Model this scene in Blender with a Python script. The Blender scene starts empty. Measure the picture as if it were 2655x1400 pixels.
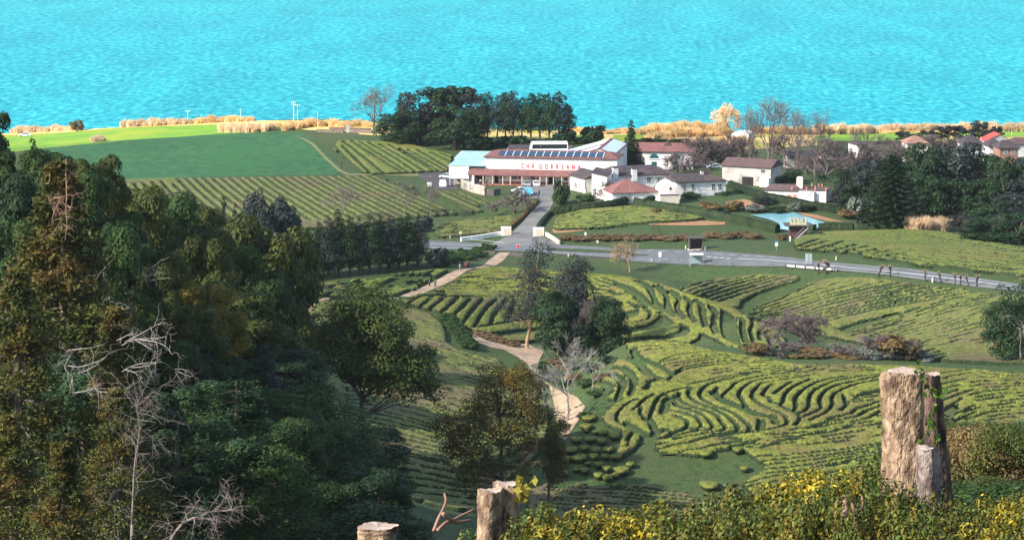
import bpy, bmesh, math, random
import numpy as np
from mathutils import Vector, Matrix
random.seed(7); RNG = np.random.default_rng(7)
SC = bpy.context.scene; COL = SC.collection
# ------------------------------------------------------------------ camera model (photograph: 2655 x 1400)
F = 7528.0; CX = 1327.5; CY = 700.0; PIT = math.atan(1200 / F); CAMZ = 300.0
cP, sP = math.cos(PIT), math.sin(PIT)
def ray(u, v):
    a = (np.asarray(u, float) - CX) / F; b = -(np.asarray(v, float) - CY) / F
    dy = cP + b * sP
    return a / dy, (-sP + b * cP) / dy          # dx/dd, dz/dd  (d = distance along +Y)
def pt(u, v, d):
    a, b = ray(u, v)
    return float(a * d), float(d), float(CAMZ + b * d)
def mpp(d): return d / F                        # metres per photo pixel at distance d
# ------------------------------------------------------------------ terrain from survey points
SV = """-400 350 1045;0 350 1040;300 326 1032;600 318 1015;800 316 1000;1000 322 985;1300 345 960;1650 348 960;1900 338 985;2200 338 1000;2655 340 1000;3000 345 1000
60 375 990;400 340 1000;560 345 985;150 392 950;700 352 955;850 352 945;1000 352 925;300 460 835;600 452 842;880 447 842;900 400 890;1100 380 905;1170 410 870;1140 450 840
350 485 800;600 545 755;900 540 755;1150 490 780;1280 530 755
768 734 625;950 715 632;1177 697 640;900 765 605;1110 750 612;1000 775 600;820 800 590;1150 840 588;1000 900 545;1200 880 567;900 1000 505;1100 1000 512;1280 930 552;1350 1000 525;1000 1150 468;1200 1200 462;1050 1290 442;1300 1290 443;1250 1100 490
1192 843 588;1295 899 572;1380 925 560;1429 1007 520;1490 1055 495;1462 1136 468
1450 1250 449;1600 1280 443;1800 1275 444;1750 1200 455;2000 1230 449;2300 1250 444;1500 1150 463;1650 1080 474;1600 1000 488;1650 920 507;1630 888 518;1750 890 517;1900 910 508;2100 942 496;2300 948 494;2655 965 488;1800 1000 486;2000 1060 472;2200 1000 481;2200 1130 462;2500 1050 470;2655 1100 463;2850 980 485
2500 930 515;2655 940 510;2300 900 545;2100 880 560;2000 905 535
2655 900 520;2655 780 538;2400 820 562;2300 780 575;2100 760 598;2000 740 612;1900 780 600;1750 745 628;1600 700 650;1850 690 638;2100 700 615;2000 850 575
1085 632 700;1200 645 692;1340 645 685;1500 660 672;1700 672 655;2000 678 630;2300 715 588;2655 752 548;2850 775 525;1000 628 705
1300 700 645;1450 700 642;1560 705 636;1700 720 620;1800 765 598;1930 825 566;2030 895 535;1200 760 624;1400 770 622;1550 800 610;1700 840 588;1800 880 562;1100 765 614;1300 840 598;1500 860 595;1650 870 580
1120 610 715;1250 560 745;1310 600 715;1400 600 710;1380 540 748;1430 482 785;1258 478 793;1160 490 783;1590 480 780;1500 590 712;1700 600 700;1600 540 735;1700 515 750;1850 505 762;1930 478 790;2060 523 745;2070 617 690;2400 640 648;2200 620 672;2655 690 590;2350 592 700;2655 640 640
1700 440 845;1650 372 920;1480 362 915;1300 375 905;2000 440 830;2200 440 840;2400 600 720;2655 600 720;2600 430 850;2200 365 960;2600 365 955;2000 350 965;2900 650 640
2500 1185 80;2550 1130 110;2500 1240 66;2700 1130 95"""
HV = """100 180 50;400 180 52;700 200 58;-300 180 45;100 350 62;400 350 66;700 350 76;100 500 75;400 500 80;600 500 85;750 600 97;300 650 92;0 700 98;-300 500 70;-300 800 105;900 230 62;900 380 95;700 430 90;-300 1000 115;200 100 30"""
XY = """0 0 1.8;-12 2 2;12 2 1.8;-10 15 4.6;0 15 4.5;10 15 4.4;-30 15 5;30 15 4.2;0 40 13;-40 40 13;40 38 9.5;0 80 28;0 130 43;-15 200 60;30 200 57;0 300 83;40 300 81;0 385 99;40 385 98;110 385 96;60 150 42;-90 150 38;-90 60 16;90 60 12;110 300 76;-120 300 55;200 500 88;-250 800 112;250 800 96;250 1000 112;-300 500 60;280 300 65;-250 250 45"""
pts = []
for s in SV.replace("\n", ";").split(";"):
    pts.append(pt(*[float(q) for q in s.split()]))
for s in HV.split(";"):
    u, d, h = [float(q) for q in s.split()]; pts.append(((u - CX) / F / cP * d, d, CAMZ - h))
for s in XY.split(";"):
    x, y, h = [float(q) for q in s.split()]; pts.append((x, y, CAMZ - h))
POND_Z = CAMZ - 101.9
for u, v in ((1943, 558), (2000, 555), (2058, 551), (2139, 577), (2123, 597), (2020, 598), (2050, 575), (1985, 580), (2090, 600)):
    a, b = ray(u, v); d = (POND_Z - CAMZ) / b; pts.append((a * d, d, POND_Z - 0.12))
pts = np.array(pts); PXY = pts[:, :2] / 100.0; PZ = pts[:, 2]
def phi(r2): return np.where(r2 > 1e-12, 0.5 * r2 * np.log(np.maximum(r2, 1e-12)), 0.0)
n = len(pts)
K = phi(((PXY[:, None] - PXY[None]) ** 2).sum(-1)) + np.eye(n) * 2e-4
Pm = np.c_[np.ones(n), PXY]
SOL = np.linalg.solve(np.block([[K, Pm], [Pm.T, np.zeros((3, 3))]]), np.r_[PZ, 0, 0, 0])
def tps(x, y):
    q = np.c_[np.ravel(x), np.ravel(y)] / 100.0; out = np.empty(len(q))
    for i in range(0, len(q), 20000):
        s = q[i:i + 20000]
        out[i:i + 20000] = phi(((s[:, None] - PXY[None]) ** 2).sum(-1)) @ SOL[:n] + SOL[n] + s @ SOL[n + 1:]
    return out.reshape(np.shape(x))
GS = 2.0; GX = np.arange(-340, 341, GS); GY = np.arange(-6, 1063, GS)
GZ = tps(*np.meshgrid(GX, GY))
GZ = np.clip(GZ, 150, CAMZ - 1.6)
_ce = np.interp(GX, [-340, -180, -60, 0, 55, 120, 180, 340], [1046, 1040, 1004, 984, 968, 985, 1002, 1004]) + 5 * np.sin(GX / 17.0)   # the land falls to the sea past this line
GZ = GZ - np.maximum(0, GY[:, None] - _ce[None]) * .8
def gz(x, y):
    fx = np.clip((np.asarray(x, float) - GX[0]) / GS, 0, len(GX) - 1.001); fy = np.clip((np.asarray(y, float) - GY[0]) / GS, 0, len(GY) - 1.001)
    i = fx.astype(int); j = fy.astype(int); a = fx - i; b = fy - j
    return (GZ[j, i] * (1 - a) + GZ[j, i + 1] * a) * (1 - b) + (GZ[j + 1, i] * (1 - a) + GZ[j + 1, i + 1] * a) * b
def at(u, v, h=0.0, dmin=20.0, dmax=1055.0):
    """photo pixel -> first point of the land (raised by h) the sight line meets, between dmin and dmax"""
    u = np.atleast_1d(np.asarray(u, float)); v = np.atleast_1d(np.asarray(v, float))
    out = np.empty((len(u), 3)); D = np.arange(dmin, dmax, 1.25)
    for k in range(0, len(u), 3000):
        a, b = ray(u[k:k + 3000], v[k:k + 3000])
        c = CAMZ + b[:, None] * D - gz(a[:, None] * D, np.broadcast_to(D, (len(a), len(D)))) - h
        hit = c <= 0; j = np.where(hit.any(1), hit.argmax(1), c.argmin(1)); r = np.arange(len(a))
        jm = np.maximum(j - 1, 0); c0 = c[r, jm]; c1 = c[r, j]
        t = np.where(hit.any(1) & (j > 0), c0 / np.maximum(c0 - c1, 1e-9), 1.0)
        d = D[jm] + (D[j] - D[jm]) * t
        out[k:k + 3000] = np.c_[a * d, d, gz(a * d, d)]
    return out
def A1(u, v, **k): return Vector(at([u], [v], **k)[0])
def dens(P, step=6.0):
    P = np.asarray(P, float); o = [P[:1]]
    for a, b in zip(P[:-1], P[1:]):
        m = max(1, int(math.hypot(*(b - a)) / step)); t = (np.arange(m) + 1)[:, None] / m; o.append(a + (b - a) * t)
    return np.concatenate(o)
def smooth(P, m=6):
    """Catmull-Rom through the points"""
    P = np.asarray(P, float)
    if len(P) < 3: return P
    Q = np.vstack([2 * P[0] - P[1], P, 2 * P[-1] - P[-2]]); o = []
    t = np.linspace(0, 1, m, endpoint=False)[:, None]
    for i in range(1, len(Q) - 2):
        p0, p1, p2, p3 = Q[i - 1:i + 3]
        o.append(0.5 * (2 * p1 + (p2 - p0) * t + (2 * p0 - 5 * p1 + 4 * p2 - p3) * t ** 2 + (3 * p1 - p0 - 3 * p2 + p3) * t ** 3))
    return np.vstack(o + [P[-1:]])
def resamp(P, m):
    P = np.asarray(P, float); s = np.r_[0, np.cumsum(np.hypot(*np.diff(P, axis=0).T))]
    t = np.linspace(0, s[-1], m); return np.c_[np.interp(t, s, P[:, 0]), np.interp(t, s, P[:, 1])]
def px(ox, oy, sc, txt):
    """points read off an enlarged crop -> photo pixels"""
    return [(ox + float(a) / sc, oy + float(b) / sc) for a, b in (q.split(",") for q in txt.split())]
# ------------------------------------------------------------------ object helpers
def tag(o, label=None, cat=None, group=None, kind=None):
    for k, w in (("label", label), ("category", cat), ("group", group), ("kind", kind)):
        if w: o[k] = w
    return o
def meshob(name, V, Fc, mat, parent=None, smoothed=False, loc=None):
    me = bpy.data.meshes.new(name)
    V = np.asarray(V, np.float32)
    if isinstance(Fc, np.ndarray) and Fc.ndim == 2:
        k = Fc.shape[1]; me.vertices.add(len(V)); me.vertices.foreach_set("co", V.ravel())
        me.loops.add(Fc.size); me.loops.foreach_set("vertex_index", Fc.astype(np.int32).ravel())
        me.polygons.add(len(Fc)); me.polygons.foreach_set("loop_start", np.arange(0, Fc.size, k, dtype=np.int32))
        me.update(calc_edges=True)
    else:
        me.from_pydata([tuple(map(float, q)) for q in V], [], [tuple(int(i) for i in f) for f in Fc])
    if smoothed: me.polygons.foreach_set("use_smooth", np.ones(len(me.polygons), bool))
    for m in (mat if isinstance(mat, (list, tuple)) else [mat]): me.materials.append(m)
    o = bpy.data.objects.new(name, me); COL.objects.link(o)
    if parent: o.parent = parent
    if loc is not None: o.location = loc
    return o
def empty(name, loc, rz=0.0):
    o = bpy.data.objects.new(name, None); COL.objects.link(o); o.location = loc; o.rotation_euler = (0, 0, rz); o.empty_display_size = 0.5
    return o
def copytree(o, parent=None):
    c = o.copy(); COL.objects.link(c)
    if parent: c.parent = parent
    for ch in list(o.children): copytree(ch, c)
    return c
class MB:
    """mesh collector"""
    def __init__(s): s.v = []; s.f = []
    def add(s, V, Fc):
        k = len(s.v); s.v += [tuple(q) for q in V]; s.f += [tuple(i + k for i in f) for f in Fc]; return s
    def box(s, x0, x1, y0, y1, z0, z1):
        return s.add([(x, y, z) for z in (z0, z1) for x, y in ((x0, y0), (x1, y0), (x1, y1), (x0, y1))],
                     [(3, 2, 1, 0), (4, 5, 6, 7), (0, 1, 5, 4), (1, 2, 6, 5), (2, 3, 7, 6), (3, 0, 4, 7)])
    def tube(s, P, R, k=6, cap=True):
        P = [Vector(p) for p in P]; V = []; Fc = []
        for i, p in enumerate(P):
            t = (P[min(i + 1, len(P) - 1)] - P[max(i - 1, 0)]).normalized() if len(P) > 1 else Vector((0, 0, 1))
            a = t.cross(Vector((0, 0, 1)) if abs(t.z) < .9 else Vector((1, 0, 0))).normalized(); b = t.cross(a)
            r = R[i] if hasattr(R, "__len__") else R
            V += [p + (a * math.cos(q * math.tau / k) + b * math.sin(q * math.tau / k)) * r for q in range(k)]
        for i in range(len(P) - 1):
            for q in range(k): Fc.append((i * k + q, i * k + (q + 1) % k, (i + 1) * k + (q + 1) % k, (i + 1) * k + q))
        if cap: Fc += [tuple(range(k))[::-1], tuple((len(P) - 1) * k + q for q in range(k))]
        return s.add(V, Fc)
    def prism(s, poly, y0, y1):
        """poly in (x,z), extruded from y0 to y1"""
        m = len(poly); V = [(x, y0, z) for x, z in poly] + [(x, y1, z) for x, z in poly]
        return s.add(V, [tuple(range(m))[::-1], tuple(range(m, 2 * m))] + [(i, (i + 1) % m, m + (i + 1) % m, m + i) for i in range(m)])
    def lathe(s, prof, k=12, c=(0, 0)):
        V = [(c[0] + r * math.cos(q * math.tau / k), c[1] + r * math.sin(q * math.tau / k), z) for r, z in prof for q in range(k)]
        Fc = [(i * k + q, i * k + (q + 1) % k, (i + 1) * k + (q + 1) % k, (i + 1) * k + q) for i in range(len(prof) - 1) for q in range(k)]
        return s.add(V, Fc + [tuple(range(k))[::-1], tuple((len(prof) - 1) * k + q for q in range(k))])
    def build(s, name, mat, parent=None, smoothed=False, loc=None):
        o = meshob(name, s.v, s.f, mat, parent, smoothed, loc)
        bm = bmesh.new(); bm.from_mesh(o.data); bmesh.ops.recalc_face_normals(bm, faces=bm.faces); bm.to_mesh(o.data); bm.free()
        return o
def vnoise(shape, cell, rng):
    """smooth value noise on a grid"""
    h, w = shape; gh, gw = int(h / cell) + 3, int(w / cell) + 3
    g = rng.random((gh, gw)) * 2 - 1
    y = np.arange(h) / cell; x = np.arange(w) / cell; j = y.astype(int); i = x.astype(int)
    a = (x - i); b = (y - j); a = a * a * (3 - 2 * a); b = (b * b * (3 - 2 * b))[:, None]
    t = g[j][:, i] * (1 - a) + g[j][:, i + 1] * a; q = g[j + 1][:, i] * (1 - a) + g[j + 1][:, i + 1] * a
    return t * (1 - b) + q * b
# ------------------------------------------------------------------ materials
def mat(name, c1, c2=None, scale=1.0, rough=0.8, c3=None, bump=0.0, bscale=None, spec=0.2, detail=4.0, metal=0.0, trans=0.0, island=0.0, stretch=None, lo=0.35, hi=0.65, c3scale=None, rnd=0.0):
    m = bpy.data.materials.new(name); m.use_nodes = True; nt = m.node_tree; N = nt.nodes; L = nt.links
    P = N["Principled BSDF"]; P.inputs["Roughness"].default_value = rough; P.inputs["Metallic"].default_value = metal
    P.inputs["Specular IOR Level"].default_value = spec
    col = None; tc = N.new("ShaderNodeTexCoord"); src = tc.outputs["Object"]
    if stretch:
        mp = N.new("ShaderNodeMapping"); mp.inputs["Scale"].default_value = stretch; L.new(src, mp.inputs[0]); src = mp.outputs[0]
    def noise(sc, det=detail):
        q = N.new("ShaderNodeTexNoise"); q.inputs["Scale"].default_value = sc; q.inputs["Detail"].default_value = det; q.inputs["Roughness"].default_value = 0.6; L.new(src, q.inputs["Vector"]); return q.outputs["Fac"]
    def ramp(fac, a, b, l, h):
        r = N.new("ShaderNodeValToRGB"); r.color_ramp.elements[0].position = l; r.color_ramp.elements[1].position = h
        r.color_ramp.elements[0].color = (*a, 1); r.color_ramp.elements[1].color = (*b, 1); L.new(fac, r.inputs[0]); return r.outputs[0]
    def mix(f, a, b, mode="MIX"):
        x = N.new("ShaderNodeMix"); x.data_type = "RGBA"; x.blend_type = mode
        for s, w in ((x.inputs[0], f), (x.inputs[6], a), (x.inputs[7], b)):
            if hasattr(w, "node"): L.new(w, s)
            elif isinstance(w, tuple): s.default_value = (*w, 1)
            else: s.default_value = w
        return x.outputs[2]
    if c2 is None: P.inputs["Base Color"].default_value = (*c1, 1); col = None
    else:
        col = ramp(noise(scale), c1, c2, lo, hi)
        if c3: col = mix(ramp(noise(c3scale or scale * 0.13), (0, 0, 0), (1, 1, 1), 0.48, 0.66), col, c3)
    if island or rnd:
        base = col if col is not None else tuple(c1)
        if island:
            g = N.new("ShaderNodeNewGeometry"); mr = N.new("ShaderNodeMapRange"); L.new(g.outputs["Random Per Island"], mr.inputs[0])
            mr.inputs[3].default_value = 1 - island; mr.inputs[4].default_value = 1 + island
            base = mix(1.0, base, mr.outputs[0], "MULTIPLY")
        if rnd:
            oi = N.new("ShaderNodeObjectInfo"); mr = N.new("ShaderNodeMapRange"); L.new(oi.outputs["Random"], mr.inputs[0])
            mr.inputs[3].default_value = 1 - rnd; mr.inputs[4].default_value = 1 + rnd
            base = mix(1.0, base, mr.outputs[0], "MULTIPLY")
        col = base
    if col is not None: L.new(col, P.inputs["Base Color"])
    if bump:
        b = N.new("ShaderNodeBump"); b.inputs["Strength"].default_value = 1.0; b.inputs["Distance"].default_value = bump; L.new(noise(bscale or scale * 3, 3), b.inputs["Height"]); L.new(b.outputs[0], P.inputs["Normal"])
    if trans:
        t = N.new("ShaderNodeBsdfTranslucent"); mx = N.new("ShaderNodeMixShader"); mx.inputs[0].default_value = trans
        if col is not None: L.new(col, t.inputs[0])
        else: t.inputs[0].default_value = (*c1, 1)
        L.new(P.outputs[0], mx.inputs[1]); L.new(t.outputs[0], mx.inputs[2]); L.new(mx.outputs[0], N["Material Output"].inputs[0])
    return m
# ================================================================== LAND, SEA, ROADS
def grid_faces(h, w):
    i = np.arange(h * w).reshape(h, w)
    return np.stack([i[:-1, :-1], i[:-1, 1:], i[1:, 1:], i[1:, :-1]], -1).reshape(-1, 4)
M_grass = mat("grass ground", (0.034, 0.066, 0.022), (0.070, 0.104, 0.030), 0.9, 0.9, c3=(0.072, 0.086, 0.034), c3scale=0.06, bump=0.25, bscale=2.0)
M_meadow = mat("dark meadow grass", (0.024, 0.088, 0.034), (0.042, 0.138, 0.044), 0.30, 0.9, lo=.42, hi=.60, c3=(0.030, 0.120, 0.035), c3scale=0.03, bump=0.15, bscale=1.5, stretch=(1, .6, 1))
M_bright = mat("bright pasture grass", (0.115, 0.255, 0.028), (0.175, 0.315, 0.032), 0.12, 0.9, c3=(0.24, 0.30, 0.03), c3scale=0.03, bump=0.1)
M_coast = mat("dry coast grass", (0.56, 0.40, 0.12), (0.68, 0.52, 0.22), 0.25, 0.9, c3=(0.40, 0.36, 0.06), c3scale=0.05, bump=0.3, bscale=1.0)
M_asph = mat("asphalt", (0.125, 0.130, 0.135), (0.165, 0.172, 0.175), 0.5, 0.75, c3=(.10, .10, .10), c3scale=.08, bump=0.01, bscale=8)
M_asph2 = mat("driveway asphalt", (0.165, 0.160, 0.155), (0.215, 0.205, 0.195), 0.3, 0.8, c3=(.125, .12, .115), c3scale=.10)
M_white = mat("road paint", (0.75, 0.74, 0.70), (0.62, 0.62, 0.6), 2.0, 0.6)
M_dirt = mat("bare earth", (0.36, 0.25, 0.165), (0.50, 0.37, 0.265), 0.5, 0.95, c3=(0.26, 0.19, 0.12), c3scale=0.16, bump=0.12, bscale=1.2)
M_soil = mat("red brown soil", (0.30, 0.155, 0.085), (0.38, 0.22, 0.11), 0.6, 0.95, bump=0.1)
X, Y = np.meshgrid(GX, GY)
land = tag(meshob("ground", np.c_[X.ravel(), Y.ravel(), GZ.ravel()], grid_faces(*GZ.shape), M_grass, smoothed=True), kind="structure")
# seaward cliff below the coast
cz = GZ[-1]; cx = GX
V = np.r_[np.c_[cx, np.full(len(cx), GY[-1]), cz], np.c_[cx, np.full(len(cx), GY[-1] + 40), cz - 90], np.c_[cx, np.full(len(cx), GY[-1] + 90), np.full(len(cx), -4.0)]]
tag(meshob("cliff", V, grid_faces(3, len(cx))[:, ::-1], M_coast, smoothed=True), kind="structure")
# sea: real swell near the coast, flat far out
def sea_mat():
    m = bpy.data.materials.new("sea water"); m.use_nodes = True; nt = m.node_tree; N = nt.nodes; L = nt.links; P = N["Principled BSDF"]
    P.inputs["Roughness"].default_value = 0.35; P.inputs["Specular IOR Level"].default_value = 0.0
    tc = N.new("ShaderNodeTexCoord")
    def noise(sx, sy, det, rgh=.6):
        mp = N.new("ShaderNodeMapping"); mp.inputs["Scale"].default_value = (sx, sy, 1); mp.inputs["Rotation"].default_value = (0, 0, .06); L.new(tc.outputs["Object"], mp.inputs[0])
        q = N.new("ShaderNodeTexNoise"); q.inputs["Scale"].default_value = 1; q.inputs["Detail"].default_value = det; q.inputs["Roughness"].default_value = rgh; L.new(mp.outputs[0], q.inputs[0]); return q.outputs["Fac"]
    def ramp(f, *st):
        r = N.new("ShaderNodeValToRGB"); e = r.color_ramp.elements
        for i, (p, c) in enumerate(st):
            x = e[i] if i < 2 else e.new(p); x.position = p; x.color = (*c, 1)
        L.new(f, r.inputs[0]); return r.outputs[0]
    a = ramp(noise(.135, .052, 7, .64), (.31, (.0, .145, .20)), (.51, (.012, .30, .355)), (.69, (.06, .47, .51)))
    b = ramp(noise(.012, .0034, 5, .65), (.36, (.82, .87, .90)), (.64, (1.14, 1.09, 1.07)))
    x = N.new("ShaderNodeMix"); x.data_type = "RGBA"; x.blend_type = "MULTIPLY"; x.inputs[0].default_value = 1; L.new(a, x.inputs[6]); L.new(b, x.inputs[7])
    w = ramp(noise(.16, .07, 3, .7), (.735, (0, 0, 0)), (.80, (1, 1, 1)))
    y = N.new("ShaderNodeMix"); y.data_type = "RGBA"; L.new(w, y.inputs[0]); L.new(x.outputs[2], y.inputs[6]); y.inputs[7].default_value = (.62, .86, .88, 1)
    L.new(y.outputs[2], P.inputs["Base Color"])
    bp = N.new("ShaderNodeBump"); bp.inputs["Distance"].default_value = 1.1; bp.inputs["Strength"].default_value = 0.7; L.new(noise(.10, .05, 6, .7), bp.inputs["Height"]); L.new(bp.outputs[0], P.inputs["Normal"])
    return m
sx = np.linspace(-2600, 2600, 60); sy = np.r_[np.linspace(1090, 6000, 60), 9000]
X, Y = np.meshgrid(sx, sy)
tag(meshob("sea", np.c_[X.ravel(), Y.ravel(), np.zeros(X.size)], grid_faces(*X.shape), sea_mat(), smoothed=True), kind="structure")
def loft(name, A, B, m, mt, off=0.06, step=6, kind="structure", label=None, cat=None, **k):
    """ground sheet between two sighted edge lines, draped on the land"""
    A = np.asarray(A, float); B = np.asarray(B, float)
    nn = max(2, int(max(np.hypot(*np.diff(A, axis=0).T).sum(), np.hypot(*np.diff(B, axis=0).T).sum()) / step))
    A = resamp(A, nn); B = resamp(B, nn); t = np.linspace(0, 1, m)[:, None, None]
    Q = (A[None] * (1 - t) + B[None] * t).reshape(-1, 2)
    W = at(Q[:, 0], Q[:, 1], **k); W[:, 2] += off
    o = meshob(name, W, grid_faces(m, nn), mt, smoothed=True)
    return tag(o, label, cat, kind=kind)
c1 = lambda t: px(0, 200, 3.68, t); c2 = lambda t: px(700, 200, 3.68, t); c3 = lambda t: px(1150, 330, 5.152, t); c4 = lambda t: px(1450, 330, 5.152, t); c5 = lambda t: px(1850, 220, 3.2, t)
d1 = lambda t: px(1050, 540, 3.68, t); d2 = lambda t: px(1650, 540, 3.68, t); d3 = lambda t: px(1955, 600, 3.68, t); d4 = lambda t: px(750, 640, 3.395, t); d7 = lambda t: px(950, 900, 2.716, t); d8 = lambda t: px(1500, 860, 2.23, t)
e1 = lambda t: px(1500, 860, 5.152, t); e2 = lambda t: px(1850, 900, 5.152, t); e3 = lambda t: px(1430, 1040, 4.684, t); e4 = lambda t: px(1550, 680, 4.684, t); e5 = lambda t: px(1000, 680, 3.963, t)
top = [(60, 390), (100, 386), (190, 378), (326, 364), (462, 356), (571, 347), (700, 342), (771, 344), (800, 354)]
loft("meadow", top, [(180, 480), (250, 475), (304, 469), (380, 465), (516, 460), (700, 456), (863, 454), (888, 443)], 14, M_meadow)
loft("pasture", [(-60, 352), (35, 350), (140, 345), (212, 340), (312, 332), (462, 326), (560, 322), (640, 319)], [(-60, 405), (60, 391), (100, 387), (190, 379), (326, 365), (462, 357), (571, 348), (640, 345)], 8, M_bright, off=.05)
loft("dry_grass_strip", [(-60, 343), (60, 341), (212, 333), (312, 325), (462, 319), (640, 314), (800, 314), (960, 318)], [(-60, 353), (35, 351), (140, 346), (212, 341), (312, 333), (462, 327), (640, 322), (800, 338), (960, 345)], 6, M_coast, off=.1)
loft("coast_heath", [(930, 326), (1100, 332), (1290, 338), (1430, 340), (1650, 340), (1850, 333), (2000, 331), (2200, 331), (2700, 331)], [(930, 349), (1100, 362), (1290, 370), (1430, 372), (1650, 384), (1850, 392), (2000, 385), (2200, 372), (2700, 362)], 10, M_coast, off=.06)
loft("pasture", [(1590, 352), (1650, 350), (1710, 350)], [(1590, 364), (1650, 366), (1710, 364)], 5, M_bright, off=.12)
loft("pasture", [(1440, 356), (1500, 352), (1560, 352)], [(1440, 378), (1500, 376), (1560, 372)], 5, M_bright, off=.12)
loft("pasture", c5("850,425 1100,405 1400,390 1740,385 1900,392"), c5("820,480 1100,487 1400,485 1740,470 1900,450"), 6, M_bright, off=.12)
loft("pasture", c5("2000,380 2300,375 2700,370"), c5("2000,420 2300,440 2700,430"), 6, M_bright, off=.12)
# ---- roads
far = d1("-500,300 140,310 600,330 950,345 1480,352 2000,382") + d2("-60,398 480,397 1000,432 1500,477 1700,507 2000,533 2576,580") + d3("2000,432 2576,517 2900,570")
near = d1("-500,380 140,388 560,398 870,408 1200,418 1600,457 2000,478") + d2("-60,510 500,545 1000,556 1400,562 1900,597 2300,632 2576,667") + d3("2100,532 2576,585 2900,640")
loft("main_road", far, near, 9, M_asph, off=0.12)
drvL = [(1421, 474), (1415, 490), (1405, 510), (1391, 532), (1360, 572), (1327, 606), (1300, 622), (1262, 640)]
drvR = [(1440, 476), (1436, 490), (1435, 506), (1434, 530), (1416, 562), (1394, 592), (1411, 616), (1452, 638)]
loft("driveway", drvL, drvR, 7, M_asph2, off=0.14)
loft("car_park", [(1362, 486), (1385, 484), (1421, 483)], [(1338, 512), (1370, 517), (1402, 515)], 5, M_asph2, off=0.09)
loft("loading_yard", c2("1400,930 1560,900 1720,900"), c2("1500,1020 1580,1075 1800,1075"), 5, mat("dark yard gravel", (0.07, 0.055, 0.06), (0.10, 0.085, 0.09), 1.0), off=0.08)
loft("central_island", d1("1345,386 1700,398 2000,411") + d2("0,445 120,452"), d1("1390,407 1700,422 2000,434") + d2("0,456 120,456"), 3, M_grass, off=0.22)
loft("verge", d1("-300,392 140,392 860,412"), d1("-300,420 140,415 860,425"), 3, M_grass, off=0.02)
def stripe(P, w, mt=M_white, off=0.17, name="road_marking", **k):
    Q = dens(P, 5); W = at(Q[:, 0], Q[:, 1], **k); T = np.gradient(W[:, :2], axis=0); T /= np.linalg.norm(T, axis=1)[:, None]
    Nn = np.c_[-T[:, 1], T[:, 0]] * w / 2
    A = np.c_[W[:, :2] + Nn, W[:, 2] + off]; B = np.c_[W[:, :2] - Nn, W[:, 2] + off]
    return tag(meshob(name, np.r_[A, B], grid_faces(2, len(Q))[:, ::-1], mt), kind="structure")
stripe(d2("975,487 1300,505 1700,535 2100,580 2576,626") + d3("2000,470 2576,548"), .9)
stripe(d2("1700,512 2000,538 2576,585") + d3("2000,440 2576,524"), .25)
stripe(d2("1500,567 1900,590 2300,625 2576,660") + d3("2100,523 2576,575"), .25)
stripe(d1("140,380 500,388 760,395"), .3)
stripe(d1("140,347 500,354 860,374"), .3)
stripe(d1("600,305 800,320 950,336"), .5)
stripe(d1("1150,385 1330,418 1600,437 2000,462") + d2("0,490 300,492"), .22)
for i in range(10):
    x = 100 + i * 130; y = 405 + (x - 100) * .057
    stripe(d2(f"{x},{y} {x+65},{y+4}"), .35)
for i in range(7):
    x = 120 + i * 75; stripe(d2(f"{x},{488 + i*3} {x+35},{490 + i*3}"), .25)
for i in range(4):
    x = 690 + i * 60; stripe(d2(f"{x},{470+i*5} {x+26},{474+i*5} "), 1.4)
# ---- dirt tracks
loft("dirt_path", d1("895,425 812,490 730,556 645,572 490,590 395,635 280,705 120,775 20,815 -60,842"), d1("1003,425 940,500 868,548 720,570 605,590 530,640 450,695 340,745 205,800 60,850"), 4, M_dirt, off=.07)
loft("dirt_path", d4("960,450 760,438 480,438 300,452 190,510 70,555 40,580"), d4("960,462 760,446 480,446 305,468 215,520 170,600 90,640"), 4, M_dirt, off=.07)
loft("dirt_path", d4("1492,684 1575,765 1660,845 1775,888 1890,908 2010,970 2110,1045 2170,1120") + d7("1290,280 1325,420 1320,480 1355,560 1380,650"), d4("1512,690 1632,768 1740,830 1890,858 2080,850 2240,925 2200,1000 2165,1110") + d7("1322,290 1480,350 1540,420 1490,520 1405,650"), 6, M_dirt, off=.08)
loft("soil_bed", d2("110,148 270,125 500,112 850,135"), d2("130,160 300,165 600,168 840,160"), 3, M_soil, off=.07)
loft("soil_bed", d1("1400,200 1500,190 1700,180"), d1("1420,240 1520,235 1720,215"), 3, M_soil, off=.07)
loft("soil_bed", c5("700,1060 850,1080 1000,1120"), c5("760,1090 950,1135 1120,1140"), 3, M_soil, off=.07)
loft("soil_bed", c5("100,975 250,950 400,990"), c5("130,1020 260,1025 410,1010"), 3, M_soil, off=.07)
loft("field_track", c2("250,560 330,590 420,640 540,770 680,890 760,925 1100,925 1560,925"), c2("260,575 320,600 400,650 520,780 650,900 740,942 1100,940 1540,955"), 3, mat("trodden track", (.16, .16, .055), (.22, .19, .08), .5), off=.09)
# ---- pond
W = []
for u, v in d2("1080,66 1300,52 1500,40 1640,90 1800,137 1745,165 1720,207 1450,212 1370,200 1362,150 1290,118"):
    a, b = ray(u, v); d = (POND_Z - CAMZ) / b; W.append((a * d, d, POND_Z + .1))
bm_w = mat("pond water", (0.26, 0.55, 0.62), rough=0.04, spec=1.0, bump=0.0)
tag(meshob("pond_water", W, [tuple(range(len(W)))[::-1]], bm_w), kind="structure")
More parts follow.
